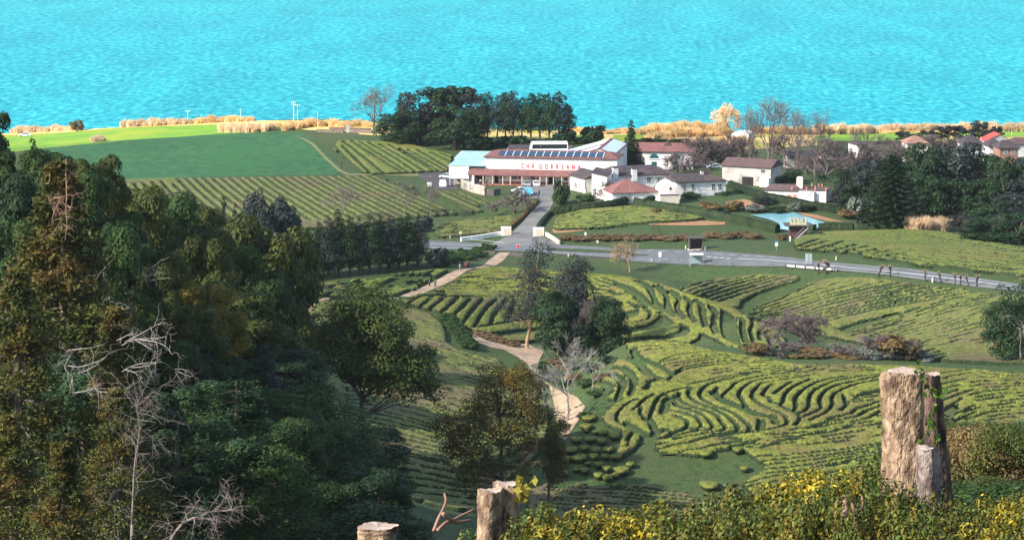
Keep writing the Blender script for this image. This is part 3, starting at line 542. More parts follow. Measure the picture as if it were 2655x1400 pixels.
def cedar(key, seed, h=24, w=11, lev=34, per=10, size=.36, m=L_cry, dens=100, power=.8, lo=.03, pale=.25):
    rng = np.random.default_rng(seed); C = []; N = []; t = MB(); bt = MB(); t.tube([(0, 0, -2), (0, 0, h * .5), (.1, 0, h * .98)], [w * .045, w * .03, .04], 7)
    for i in range(lev):
        z = lo + (1 - lo) * i / lev; R = w * .5 * (1 - z) ** power + .3
        for j in range(per):
            if rng.random() < .12: continue
            a = rng.uniform(0, math.tau); L = R * rng.uniform(.55, 1.12); d = np.array([math.cos(a), math.sin(a), 0]); z0 = z * h
            q = np.linspace(0, 1, 7); curve = d[None] * (q * L)[:, None]; curve[:, 2] = z0 + L * (-.28 * q + .42 * np.maximum(q - .55, 0) ** 1.3)
            (bt if rng.random() < pale else t).tube(curve[:6], [.09 * L / 4, .08 * L / 4, .06 * L / 4, .045 * L / 4, .03 * L / 4, .02], 4, cap=False)
            n = int(dens * rng.uniform(.6, 1.3)); s = rng.uniform(.35, 1.05, n) ** .8; P = np.stack([np.interp(s, q, curve[:, k]) for k in range(3)], 1)
            P += rng.normal(0, .095 * L + .14, (n, 3)) * np.array([1, 1, .8]); P[:, 2] -= rng.random(n) ** 2 * .22 * L; C.append(P); N.append(np.tile(d * .6 + np.array([0, 0, .6]), (n, 1)))
    V, Fc = leaves(np.concatenate(C), np.concatenate(N), size, rng, .38, .5)
    proto(key, [("trunk", t.v, t.f, B_bark), ("crown", V, Fc, m)] + ([("branches", bt.v, bt.f, B_pale)] if bt.v else []))
def bare(key, seed, h=12, w=9, depth=6, m=B_grey, r=.22, droop=0.0, lo=.22, spread=.55, nf=3, fine=.016, up=.35):
    rng = np.random.default_rng(seed); t = MB(); b = MB()
    def grow(p, d, L, r, k):
        q = p + d * L * .5 + rng.normal(0, .06 * L, 3); e = p + d * L + rng.normal(0, .05 * L, 3)
        (t if k == depth else b).tube([p, q, e], [r, r * .8, r * .62], 6 if k >= depth - 1 else 3, cap=False)
        if k <= 0: return
        for i in range(nf if k < depth else nf + 2):
            a = rng.uniform(0, math.tau); s = spread * rng.uniform(.5, 1.35); x = np.cross(d, [math.cos(a), math.sin(a), .3]); x /= np.linalg.norm(x) + 1e-9
            nd = d * math.cos(s) + x * math.sin(s); nd[2] += up * .25 - droop * (depth - k) * .16; nd /= np.linalg.norm(nd)
            st = p + d * L * rng.uniform(.6, 1) if k < depth else p + d * L * rng.uniform(.7, 1)
            grow(st, nd, L * rng.uniform(.58, .86), max(fine, r * .55), k - 1)
    grow(np.array([0, 0, -.6]), np.array([.03, .02, 1.0]), h * lo + .6, r, depth)
    V = np.array(b.v); s = h / np.percentile(V[:, 2], 99.5); sw = w / (np.percentile(np.abs(V[:, :2]), 96) * 2)
    for k in (t, b): k.v = [(x * sw, y * sw, z * s) for x, y, z in k.v]
    proto(key, [("trunk", t.v, t.f, m), ("branches", b.v, b.f, m)])
def bush(key, seed, h=1.6, w=2.4, nb=14, per=1800, size=.22, m=L_deep, asp=.6):
    rng = np.random.default_rng(seed); bl = []
    for i in range(nb):
        a = rng.uniform(0, math.tau); q = w * .36 * math.sqrt(rng.random()); z = h * rng.uniform(.25, .72) * (1 - (q / w) ** 2); bl.append(((q * math.cos(a), q * math.sin(a), z), w * rng.uniform(.13, .22)))
    V, Fc = blobleaves(bl, per, size, rng, asp, .85 * h / w * 1.5); t = MB(); limbs(t, (0, 0, -.3), [np.array(b[0]) for b in bl[:8]], w * .018, rng, 4)
    proto(key, [("stem", t.v, t.f, B_bark), ("crown", V, Fc, m)])
def reeds(key, seed, h=2.6, w=4.0, n=900, m=L_reed, bw=.11):
    rng = np.random.default_rng(seed); a = rng.uniform(0, math.tau, n); q = w * .5 * np.sqrt(rng.random(n)); P = np.c_[q * np.cos(a), q * np.sin(a), np.zeros(n) - .2]
    hh = h * (.55 + .45 * rng.random(n)) * (1 - .35 * (q / w * 2) ** 2); lean = rng.normal(0, .16, (n, 2)); t = rng.uniform(0, math.tau, n); T = np.c_[np.cos(t), np.sin(t), np.zeros(n)] * bw * rng.uniform(.5, 1.2, (n, 1))
    Mid = P + np.c_[lean * hh[:, None] * .4, hh * .6]; E = P + np.c_[lean * hh[:, None] * 1.3, hh]
    V = np.stack([P - T * .4, P + T * .4, Mid + T, E, Mid - T], 1).reshape(-1, 3); Fc = np.arange(5 * n).reshape(-1, 5)
    proto(key, [("blades", V, Fc, m)])
broad("broad a", 1); broad("broad b", 2, h=13, w=9, nb=40, top=.55); broad("broad c", 3, h=11, w=11, nb=30, lo=.2, top=.42); broad("broad d", 4, h=15, w=9, nb=44, lo=.15, top=.45, rb=(.09, .16))
cedar("soft conifer", 64, h=18, w=12, lev=26, per=10, size=.33, m=L_deep, dens=120, power=.62, pale=0, lo=.08); cedar("soft conifer b", 65, h=16, w=12, lev=22, per=10, size=.33, m=L_deep, dens=120, power=.5, pale=0, lo=.1)
broad("near a", 61, nb=46, per=30000, size=.27, rb=(.08, .15)); broad("near b", 62, h=13, w=9, nb=50, per=30000, size=.27, top=.55, rb=(.08, .15)); broad("near c", 63, h=15, w=9, nb=56, per=32000, size=.27, lo=.15, top=.45, rb=(.07, .14), asp=.45)
broad("spreading", 5, h=15, w=17, nb=60, per=24000, size=.40, lo=.36, top=.66, m=L_deep, rb=(.065, .115))
broad("far tree", 6, h=12, w=7, nb=22, per=2600, size=.62, m=L_blue, lo=.32, top=.65, rb=(.11, .2)); broad("far tall b", 71, h=14, w=5, nb=24, per=2400, size=.5, m=L_blue, lo=.28, top=.66, rb=(.10, .18)); broad("far tall", 7, h=14, w=5.5, nb=17, per=2000, size=.6, m=L_blue, lo=.42, top=.74, rb=(.13, .21)); broad("far dense", 8, h=12, w=10, nb=30, per=4200, size=.6, m=L_blue, lo=.1, top=.45, rb=(.12, .2))
broad("far wide", 9, h=14, w=13, nb=46, per=6500, size=.62, m=L_dark, lo=.1, top=.5, rb=(.09, .16))
column("far slim", 72, h=14, w=5.2, nb=15, per=2600, size=.55, lo=.24, m=L_blue, power=.42); column("far slim b", 73, h=14, w=5.6, nb=12, per=2400, size=.55, lo=.34, m=L_blue, power=.35); column("column", 10); column("column b", 11, h=14, w=5.5, nb=20, per=5200, lo=.2); column("cypress", 12, h=11, w=4, nb=24, per=3600, size=.5, lo=.05, m=L_dark); column("pyramid", 13, h=20, w=14, nb=60, per=20000, size=.42, lo=.05, m=L_deep, power=.9)
cedar("cedar", 14); cedar("ragged cedar", 15, h=20, w=11, lev=17, per=6, dens=85, size=.40, power=.62, lo=.16, pale=.5); cedar("thin pine", 16, h=16, w=8, lev=16, per=4, dens=55, size=.40, m=L_blue, power=.5, lo=.22, pale=.2)
def norfolk():
    rng = np.random.default_rng(17); C = []; t = MB(); h = 14; t.tube([(0, 0, -1), (0, 0, h * .98)], [.3, .04], 6)
    for i in range(24):
        z = .08 + .9 * i / 24; R = 4.4 * (1 - z) ** .85 + .25
        for j in range(8):
            a = j * math.tau / 8 + i * .35; s = np.linspace(.15, 1, int(16 * R / 2) + 4); P = np.c_[np.cos(a) * R * s, np.sin(a) * R * s, z * h - .16 * R * s + .2 * R * s ** 3]; P = np.repeat(P, 3, 0); P += rng.normal(0, .09, P.shape); C.append(P); t.tube([(0, 0, z * h), P[-1]], [.05, .02], 3, cap=False)
    C = np.concatenate(C); V, Fc = leaves(C, np.tile([0, 0, 1.0], (len(C), 1)), .5, rng, .5, 1.2)
    proto("norfolk", [("trunk", t.v, t.f, B_bark), ("crown", V, Fc, L_dark)])
norfolk()
bare("bare tree", 20, h=13, w=11); bare("bare tall", 21, h=16, w=10, m=B_mauve, depth=6, spread=.5); bare("bare round", 22, h=9, w=13, m=B_mauve, depth=7, lo=.12, spread=.75, fine=.02, nf=3, r=.26); bare("bare shrub", 23, h=4, w=5, m=B_mauve, depth=5, lo=.08, spread=.7, fine=.02, r=.1)
bare("white tree", 24, h=14, w=13, m=B_white, depth=5, lo=.3, spread=.72, r=.20, fine=.024); bare("weeping", 25, h=7, w=6.5, m=B_tan, depth=6, lo=.3, droop=.9, fine=.022, r=.16, up=0); bare("pruned", 26, h=4.5, w=4, m=B_mauve, depth=3, lo=.35, nf=2, r=.16, fine=.05, spread=.5); bare("white shrub", 27, h=6, w=6.5, m=B_grey, depth=5, lo=.12, spread=.85, r=.06, fine=.011, up=.1)
bush("bush", 30); bush("bush b", 31, h=2.2, w=2.6, nb=18); bush("far bush", 32, h=3, w=4, nb=14, per=700, size=.6, m=L_dark); bush("brush", 33, h=1.5, w=2.4, nb=26, per=9500, size=.062)
reeds("reed", 34); reeds("reed b", 35, h=3.4, w=3.4, n=700)
def palm():
    rng = np.random.default_rng(36); t = MB(); t.tube([(0, 0, -.5), (.1, 0, 1.5), (0, 0, 3)], [.3, .24, .22], 8); V = []; Fc = []
    for j in range(18):
        a = j * 2.4; el = rng.uniform(.1, .9); L = 2.8; q = np.linspace(0, 1, 9); P = np.c_[np.cos(a) * L * q * math.cos(el * .6), np.sin(a) * L * q * math.cos(el * .6), 3 + L * (el * q - 1.1 * q ** 2 * .8)]
        S = np.array([-math.sin(a), math.cos(a), 0])
        for i in range(1, 9):
            for sgn in (-1, 1):
                k = len(V); wv = .55 * (1.1 - q[i]); V += [P[i - 1], P[i], P[i] + S * sgn * wv + np.array([0, 0, -.25 * wv]) + (P[i] - P[i - 1]) * .5]; Fc.append((k, k + 1, k + 2))
    proto("palm", [("trunk", t.v, t.f, B_bark), ("fronds", V, Fc, L_dark)])
palm()
def pollard(seed):
    rng = np.random.default_rng(seed); t = MB(); s = MB(); h = 2.3; P = [(0, 0, -.3)]
    for i in range(1, 5): P.append((rng.normal(0, .12), rng.normal(0, .1), h * i / 4))
    t.tube(P, [.19, .15, .16, .17, .24], 7)
    for k in range(rng.integers(2, 4)):
        a = rng.uniform(0, 6.28); e = Vector(P[-1]) + Vector((math.cos(a) * .45, math.sin(a) * .45, .35)); t.tube([P[-1], Vector(P[-1]).lerp(e, .5) + Vector((0, 0, -.03)), e], [.15, .11, .15], 6)
        for q in range(7): s.tube([e, e + Vector((rng.normal(0, .12), rng.normal(0, .12), rng.uniform(.35, .75)))], [.04, .018], 4)
    for q in range(5): s.tube([P[-1], Vector(P[-1]) + Vector((rng.normal(0, .14), rng.normal(0, .14), rng.uniform(.4, .8)))], [.045, .02], 4)
    proto(f"pollard{seed}", [("trunk", t.v, t.f, mat("dark pollard bark", (.045, .03, .035), (.09, .065, .065), 4, .9)), ("shoots", s.v, s.f, B_tan)])
for k in (1, 2, 3): pollard(k)
# ------------------------------------------------------------------ placing and naming
MARK = [("the dark green meadow", 450, 410), ("the straight tea rows", 650, 500), ("the tall bare tree on the coast", 972, 290), ("the tea factory", 1420, 430), ("the white gate walls", 1350, 600), ("the stop sign", 1343, 640), ("the bus shelter", 1805, 640), ("the pond", 2030, 575), ("the brown lookout hut", 2070, 600),
 ("the terrace house", 2060, 495), ("the old barn", 1930, 450), ("the white house wings", 1760, 490), ("the layered conifer", 2310, 460), ("the village houses", 2560, 370), ("the roadside signboard", 2096, 672), ("the tall cut stump", 2350, 1100), ("the double-topped stump", 1295, 1310), ("the ragged cedar", 1310, 1080), ("the sparse pine", 1395, 750),
 ("the spreading tree", 960, 900), ("the yellow tree", 545, 780), ("the tall drooping cedar", 165, 650), ("the bleached dead branches", 370, 880), ("the dirt clearing", 1380, 930), ("the grey round thicket", 2090, 860), ("the row of dark conifers", 920, 630), ("the coast grove", 1180, 300), ("the white coast shed", 1920, 325), ("the utility pole", 762, 290), ("the leaning bare shrub", 360, 1200)]
USED = {}
def where(u, v, skip=0):
    a = sorted(MARK, key=lambda m: (m[1] - u) ** 2 + 2.0 * (m[2] - v) ** 2)[skip]
    dx, dy = u - a[1], v - a[2]
    s = ("right of" if dx > 0 else "left of") if abs(dx) > 1.8 * abs(dy) else ("below" if dy > 0 else "above") if abs(dy) > 1.8 * abs(dx) else (("below" if dy > 0 else "above") + (" and right of" if dx > 0 else " and left of"))
    if abs(dx) < 35 and abs(dy) < 35: s = "beside"
    far = "just " if math.hypot(dx, dy) < 130 and s != "beside" else ("well " if math.hypot(dx, dy) > 260 and s.split()[0] in ("below", "above", "left", "right") and s != "beside" else "")
    return far + s + " " + a[0]
ORD = ["", "second ", "third ", "fourth ", "fifth ", "sixth ", "seventh ", "eighth ", "ninth ", "tenth "]
def trim(t):
    for w in ("just ", "well ", "crowded ", "leafless ", "golden "):
        if len(t.replace("-", " ").split()) > 16: t = t.replace(w, "", 1)
    return t
def uniq(base, u, v): return trim(uniq0(base, u, v))
def uniq0(base, u, v):
    for k in (0, 1, 2, 3, 4):
        t = base + " " + where(u, v, k)
        if t not in USED: USED[t] = 1; return t
    t0 = base + " " + where(u, v, 0)
    for s in (" at its left", " at its right", " lower down", " higher up"):
        if t0 + s not in USED: USED[t0 + s] = 1; return t0 + s
    return t0
def plant(key, u, vt, d=None, w=None, vb=None, name="tree", label=None, cat="tree", group=None, m=None, rz=None, base=None, hmin=.3, auto=True, sx=None, dr=None, force_h=None):
    """base on the land at distance d (or where photo row vb meets the land), top at photo row vt, crown w photo pixels wide"""
    if d is not None and d < 430 and key.startswith("broad"): key = {"a": "near a", "b": "near b", "c": "near a", "d": "near c"}[key[-1]]
    if d is None:
        p = A1(u, vb, **(dict(dmin=dr[0], dmax=dr[1]) if dr else {})); x, y, z = p; d = y
    else: x = ray(u, 700)[0] * d; x, y = float(x), d; z = float(gz(x, y))
    a, b = ray(u, vt); H = force_h or max(hmin, CAMZ + float(b) * d - z); W, PH = PROTO[key + "/dim"]
    k = H / PH; kw = max(w * mpp(d) / W, .6 * k if 'broad' in name else 0) if w else k * (sx or 1)
    r = empty(name, (x, y, z), RNG.uniform(0, 6.28) if rz is None else rz); r.scale = (kw, kw, k)
    if key in ('far slim', 'far slim b', 'far tree'): r.rotation_euler = (RNG.normal(0, .05), RNG.normal(0, .06), r.rotation_euler[2]); r.scale[0] *= RNG.uniform(.8, 1.25); r.scale[2] *= RNG.uniform(.92, 1.06)
    for nm, me in PROTO[key]:
        o = bpy.data.objects.new(nm, me); COL.objects.link(o); o.parent = r
        if m and nm in ("crown", "blades", "branches", "fronds") and not (nm == "branches" and len(PROTO[key]) > 2):
            o.material_slots[0].link = "OBJECT"; o.material_slots[0].material = m
    tag(r, uniq(label, u, vt + 40) if auto else label, cat, group); return r
MN = {"dark": L_dark, "deep": L_deep, "olive": L_olive, "yel": L_yel, "blue": L_blue, "cry": L_cry}
DESC = {"dark": "dark evergreen tree", "deep": "deep green leafy tree", "olive": "olive green tree", "yel": "yellowing tree", "blue": "grey green tree", "cry": "brownish cedar"}
# ---- the wood on the left slope
for u, vt, d, w, key, c in ((-28, 296, 330, 110, "broad d", "dark"), (60, 378, 345, 130, "broad a", "deep"), (95, 366, 350, 70, "column b", "deep"), (135, 395, 345, 110, "broad b", "deep"), (245, 413, 340, 150, "broad b", "olive"), (205, 440, 320, 120, "broad c", "deep"), (379, 480, 380, 130, "broad a", "olive"), (440, 498, 400, 150, "broad c", "deep"),
  (505, 530, 410, 120, "broad b", "olive"), (583, 518, 470, 60, "column", "blue"), (612, 536, 470, 50, "column", "blue"), (680, 492, 500, 60, "column b", "blue"), (705, 508, 505, 110, "broad a", "blue"), (650, 525, 500, 70, "column b", "blue"), (664, 568, 430, 170, "broad c", "olive"), (715, 592, 440, 120, "broad a", "olive"), (518, 600, 380, 150, "broad b", "olive"), (437, 622, 350, 120, "broad d", "deep"), (616, 628, 400, 140, "broad a", "deep"),
  (405, 664, 320, 150, "broad c", "olive"), (545, 735, 330, 170, "broad a", "yel"), (500, 790, 310, 110, "broad b", "olive"), (680, 712, 400, 150, "broad b", "deep"), (690, 850, 380, 130, "broad c", "dark"), (640, 800, 370, 150, "broad d", "deep"), (525, 934, 300, 150, "broad d", "dark"), (620, 935, 330, 150, "broad b", "deep"), (683, 900, 330, 120, "column", "blue"), (600, 1010, 280, 200, "broad d", "dark"),
  (300, 560, 320, 150, "broad b", "deep"), (340, 640, 310, 150, "broad d", "deep"), (250, 600, 300, 160, "broad a", "deep"), (45, 470, 300, 150, "broad c", "dark"), (20, 560, 280, 150, "broad a", "deep"), (90, 620, 290, 130, "broad b", "dark"), (560, 880, 340, 130, "broad a", "olive"), (450, 880, 300, 160, "broad c", "deep")):
    plant(key, u, vt, d, w, label=DESC[c] + " in the wood", name="broadleaf_tree" if key != "column" else "conifer_tree", m=MN[c], group="trees of the left wood")
plant("pyramid", 815, 985, 330, 370, label="broad pyramidal dark green tree at the wood's lower right corner", name="broadleaf_tree", m=L_deep, auto=False, group="trees of the left wood")
plant("broad d", 980, 1110, 345, 170, label="dark leafy tree at the lower right end of the wood", name="broadleaf_tree", m=L_dark, auto=False, group="trees of the left wood")
plant("broad c", 930, 1180, 320, 170, label="dark low tree nearest the smallest stump", name="broadleaf_tree", m=L_dark, auto=False, group="trees of the left wood")
def blobtree(name, label, u0, d, blobs, trunk, per, size, m, asp=.5, flat=.8, deep=.8, bark=B_bark, r0=None, conv=None, sub=2, cat="tree", seed=1, limbn=14, fr=1.0):
    """a crown built clump by clump: sighted clumps are given their own depth so that the tree is as deep as it is wide"""
    rng = np.random.default_rng(seed); s = mpp(d); x0 = float(ray(u0, 700)[0] * d); O = np.array([x0, d, float(gz(x0, d))]); B = []
    P = [(conv(f"{b[0]},{b[1]}")[0], b[2] * fr) for b in blobs]; um = np.mean([p[0][0] for p in P]); half = max(abs(p[0][0] - um) for p in P)
    for (u, v), r in P:
        room = math.sqrt(max(.05, 1 - ((u - um) / (half * 1.1)) ** 2)) * half * s * deep
        for k in range(sub):
            y = d + rng.uniform(-1, 1) * room; x, _, z = pt(u, v, y); j = rng.normal(0, .3 * r * s, 3) * (1 if sub > 1 else .3); R = r * s * rng.uniform(.55, .78); B.append((np.array([x + j[0], y, z + j[2]]) - O, R))
            for q in range(3): dd = nrm(rng.normal(size=(1, 3)))[0]; B.append((B[-1 - q][0] + dd * R * .95, R * rng.uniform(.32, .45)))
    V, Fc = blobleaves(B, per, size, rng, asp, flat); t = MB(); T = [np.array(pt(u, v, d)) - O for u, v in trunk]; T = [np.array([T[0][0] * .7, 0, -1.0])] + T; n = len(T); r0 = r0 or .02 * half * s * 2
    t.tube([Vector(q) for q in T], list(np.linspace(r0, r0 * .25, n)), 8); 
    for b in [B[i] for i in rng.permutation(len(B))[:limbn]]:
        k = min(range(1, n), key=lambda i: abs(T[i][2] - b[0][2] * .8)); limbs(t, T[k], [b[0]], r0 * .4, rng, 5)
    r = empty(name, tuple(O)); meshob("trunk", t.v, t.f, bark, r); meshob("crown", V, Fc, m, r); return tag(r, label, cat)
T_ = lambda t: [(float(a), float(b), float(c)) for a, b, c in (q.split(",") for q in t.split())]
blobtree("spreading_tree", "large spreading tree with open lower limbs beside the left tea slope", 950, 392, T_("680,520,110 600,600,120 760,640,130 480,660,80 900,700,90 560,760,120 720,800,140 860,820,110 960,820,70 420,720,70 300,770,70 450,880,110 600,950,120 780,950,100 1100,1020,100 1180,1080,80 1040,1000,55 950,1150,110 1080,1200,100 1250,1280,70 820,1080,100 700,1100,90 560,1080,60 330,900,60 950,1270,50 1150,1260,60"), d4("640,1500 640,1330 560,1220 620,1000 680,700"), 36000, .44, L_spread, conv=d4, flat=.75, seed=3, r0=.42, limbn=26, deep=.55, fr=.82)
for q in (d4("640,1330 520,1250 430,1180 480,1120"), ): pass
plant("cedar", 165, 425, 230, 420, label="tall drooping cedar with rusty brown sprays at the left edge of the wood", name="cedar_tree", auto=False, rz=.3)
plant("cedar", 300, 800, 205, 260, label="drooping cedar with rusty sprays", name="cedar_tree")
plant("cedar", 40, 700, 200, 300, label="drooping cedar with rusty sprays", name="cedar_tree")
plant("cedar", 15, 1080, 165, 260, label="drooping cedar with rusty sprays", name="cedar_tree")
plant("cedar", 150, 1150, 158, 260, label="drooping cedar with rusty sprays", name="cedar_tree")
plant("cedar", 290, 1010, 190, 250, label="drooping cedar with rusty sprays", name="cedar_tree")
for d in (520, 470, 425, 385, 345, 310, 275, 245, 215):
    for u in np.arange(-60, 1020, 7528 * 7.5 / d):
        u = float(u + RNG.uniform(-40, 40)); H = RNG.uniform(9, 14); x = float(ray(u, 700)[0] * d); zt = float(gz(x, d)) + H
        v = CY + F * math.tan(math.atan2(CAMZ - zt, d) - PIT); env = np.interp(u, [0, 90, 160, 250, 330, 450, 560, 640, 740, 790, 830, 860, 950, 1010, 1060], [410, 390, 420, 440, 510, 540, 585, 620, 860, 1020, 1050, 1060, 1110, 1150, 1230])
        if v < env + 12 or u > 1030 or v > 1330: continue
        c = str(RNG.choice(["dark", "deep", "deep", "olive", "dark"])); plant(str(RNG.choice(["soft conifer", "soft conifer b"] if d < 330 and RNG.random() < .65 else ["broad a", "broad b", "broad c", "broad d"])), u, v, d, RNG.uniform(9, 12.5) * F / d, label=DESC[c] + " crowded in the wood", name="broadleaf_tree", m=MN[c], group="trees of the left wood")
def side(mb, W, r, rng, n, L, lev=1):
    for _ in range(n):
        i = int(rng.integers(1, len(W))); p = np.array(W[i]); t = np.array(W[i]) - np.array(W[i - 1]); t /= np.linalg.norm(t) + 1e-9; dv = t * .5 + rng.normal(0, .6, 3); dv /= np.linalg.norm(dv); q = [p]
        for k in range(4): dv = dv + rng.normal(0, .22, 3) - np.array([0, 0, .05]); dv /= np.linalg.norm(dv); q.append(q[-1] + dv * L * rng.uniform(.18, .32))
        mb.tube(q, np.linspace(r, r * .35, 5), 4, cap=False)
        if lev: side(mb, q, r * .6, rng, 3, L * .5, lev - 1)
def deadlimb(pts_, d, label, r=.10, m=None, tw=5, L=1.3):
    """bleached limbs standing out of the wood; each runs back into the crown it grew from"""
    mb = MB(); rng = np.random.default_rng(len(label))
    for P in pts_:
        Q = smooth(P, 4); off = rng.uniform(-1.2, 1.2); W = [Vector(pt(u, v, d - 3 + off * .3 + 7 * (1 - i / (len(Q) - 1)))) for i, (u, v) in enumerate(Q)]; mb.tube(W, np.linspace(r * .4, r * .14, len(W)), 5); side(mb, W, r * .17, rng, tw, L)
    tag(mb.build("dead_branch", m or B_pale, smoothed=True), label, "dead branch", "bleached dead branches")
def twiggy(P, d, label, n, L, m):
    mb = MB(); tb = MB(); rng = np.random.default_rng(n); W = [Vector(pt(u, v, d + rng.normal(0, .2))) for u, v in smooth(P, 4)]; x, y, z = W[0]; o = Vector((x, y, float(gz(x, y)))); W = [o - Vector((0, 0, .4))] + W; mb.tube([w - o for w in W], np.linspace(.10, .025, len(W)), 6); side(tb, [w - o for w in W[2:]], .022, rng, n, L, 2)
    r = tag(empty("bare_tree", o), label, "tree"); mb.build("trunk", m, r); tb.build("branches", m, r)
twiggy([(340, 1420), (345, 1300), (350, 1200), (362, 1110), (350, 1035)], 162, "leaning bare grey shrub tangled in front of the dark cedars", 34, 2.0, B_grey)
twiggy([(420, 1440), (470, 1360), (540, 1330), (600, 1320)], 152, "low tangle of bare grey branches at the bottom of the wood", 30, 1.8, B_grey)
d6 = lambda t: px(0, 840, 2.342, t); d5 = lambda t: px(0, 400, 3.086, t)
deadlimb([d5("530,40 527,150 533,300 528,450 535,560 520,690"), d5("530,330 490,350 460,400 430,470 415,540"), d5("525,340 480,380 440,440"), d5("530,490 480,550 440,610"), d5("530,420 570,430"), d5("400,350 460,350 520,335")], 226, "bare reddish dead stem with bent side twigs rising from the tall drooping cedar", .13, B_rust)
deadlimb([d6("740,130 800,100 870,90 960,85 1010,75"), d6("710,100 770,70 810,45"), d6("760,110 870,50 960,0"), d6("850,95 950,110 1010,140 1045,185"), d6("820,95 880,130 920,155")], 196, "forked bleached limb fanning out right of the tall drooping cedar", .09)
deadlimb([d6("395,175 440,155 550,145"), d6("400,250 480,260 570,235 640,200 665,165"), d6("440,170 410,220 395,270 440,320"), d6("470,300 550,270 640,205")], 196, "looped bleached limb below the forked one in the left wood", .09)
deadlimb([d6("740,290 790,260 860,240 945,230"), d6("760,280 810,290 865,330"), d6("800,265 870,258 930,240")], 196, "short bleached limb reaching right under the fan of dead branches", .08)
deadlimb([d6("420,420 500,410 590,390"), d6("600,410 700,415 760,415"), d6("570,370 585,400 600,415")], 196, "level bleached limb lying lowest among the dead branches", .09)
deadlimb([d5("690,1290 740,1230 830,1180 900,1120"), d5("720,1310 800,1260 900,1250 1030,1230"), d5("770,1000 820,930 920,830")], 240, "slanting bleached limb above the fan of dead branches", .10)
deadlimb([d5("1095,980 1160,940 1270,870"), d5("1100,985 1200,970 1300,945"), d5("1095,1030 1200,1005 1370,990"), d5("820,1020 900,980 1010,940")], 300, "pale dead limb lying across the yellowish crown in the wood", .12)
deadlimb([d6("1060,275 1110,275 1180,305"), d6("1065,290 1100,350"), d6("1075,285 1130,310 1170,320"), d6("1130,400 1150,455")], 262, "small bleached limb with drooping twigs right of the other dead branches", .07)
# ---- dark conifers at the far side of the left tea slope
for i, (u, vt, vb, w, k) in enumerate(((763, 536, 728, 60, "column"), (799, 590, 724, 55, "column b"), (828, 577, 722, 52, "column"), (852, 562, 720, 55, "column b"), (878, 546, 716, 58, "column"), (907, 560, 712, 55, "column b"), (932, 566, 708, 50, "column"), (959, 556, 705, 60, "column b"), (985, 566, 702, 52, "column"), (1010, 560, 699, 60, "column b"), (1035, 566, 697, 52, "column"), (1056, 556, 694, 58, "column"), (1082, 562, 690, 56, "column b"))):
    plant(k, u, vt, vb=vb, w=w * 1.25, dr=(560, 700), name="conifer_tree", label=(ORD[i] if i < 10 else ["eleventh ", "twelfth ", "last "][i - 10]) .replace("second", "second").capitalize().lower() + ("leftmost " if i == 0 else "") + "dark conifer from the left in the belt above the tea slope" if i else "leftmost dark conifer in the belt above the left tea slope", auto=False, m=L_dark if i % 3 else L_blue, group="belt of dark conifers")
# ---- trees in the middle
blobtree("pine_tree", "tall sparse pine with a pale trunk standing by the dirt clearing", 1366, 575, T_("1280,330,26 1290,390,36 1270,440,22 1270,530,38 1150,600,38 1260,620,55 1230,700,55 1290,720,48 1360,740,30 1130,780,42 1220,800,48 1330,840,55 970,900,42 1020,960,50 1130,900,46 1260,900,46 1000,1010,36 1090,1000,48 1380,950,46 1320,1000,40 1200,1000,30"), d1("1165,1275 1195,1120 1215,900 1255,620 1288,300"), 9000, .42, L_blue, conv=d1, flat=.8, seed=5, r0=.42, sub=2, bark=B_tan, limbn=18, fr=.95)
blobtree("evergreen_tree", "thin grey topped pine rising from the dark clump by the clearing", 1492, 566, T_("1950,30,28 1960,90,36 1930,140,42 2040,150,40 1980,200,50 1860,240,38 1950,280,56 1850,180,24 1900,330,50"), e5("1960,900 1960,500 1950,200 1950,20"), 5000, .42, L_blue, conv=e5, seed=6, r0=.3, sub=2)
blobtree("evergreen_tree", "dark rounded tree at the left of the clump by the clearing", 1455, 562, T_("1800,400,95 1750,500,95 1760,620,95 1800,720,95 1700,610,45 1740,780,70 1850,560,90"), e5("1790,950 1790,700 1790,450"), 13000, .55, L_dark, conv=e5, seed=7, r0=.4, limbn=6, fr=.66)
blobtree("evergreen_tree", "tall dark tree in the middle of the clump by the clearing", 1515, 565, T_("2010,320,65 2080,380,75 1960,420,85 2100,620,90 1950,600,90 1900,760,90 2050,780,90 1990,880,75 2000,520,80 2120,470,60"), e5("2020,960 2020,700 2020,400"), 14000, .55, L_blue, conv=e5, seed=8, r0=.4, limbn=6, fr=.66)
blobtree("evergreen_tree", "dark tree at the right end of the clump by the clearing", 1568, 562, T_("2250,500,80 2160,480,60 2330,620,75 2250,700,90 2350,760,70 2200,830,90 2230,600,80 2300,850,70"), e5("2240,960 2240,750 2240,520"), 12000, .55, L_dark, conv=e5, seed=9, r0=.35, limbn=6, fr=.66)
plant("bare tree", 1520, 770, vb=925, w=90, dr=(520, 590), name="bare_tree", label="grey leafless tree tangled in the dark clump by the clearing", auto=False)
plant("white tree", 1470, 868, 478, 215, name="bare_tree", label="pale bare tree spreading over the dirt track", auto=False, rz=.4)
plant("white tree", 1400, 935, 470, 110, name="bare_tree", label="smaller pale bare tree left of the dirt track", auto=False, rz=2.0)
plant("white tree", 1540, 900, 492, 110, name="bare_tree", label="pale bare tree against the dark clump", auto=False, rz=3.0)
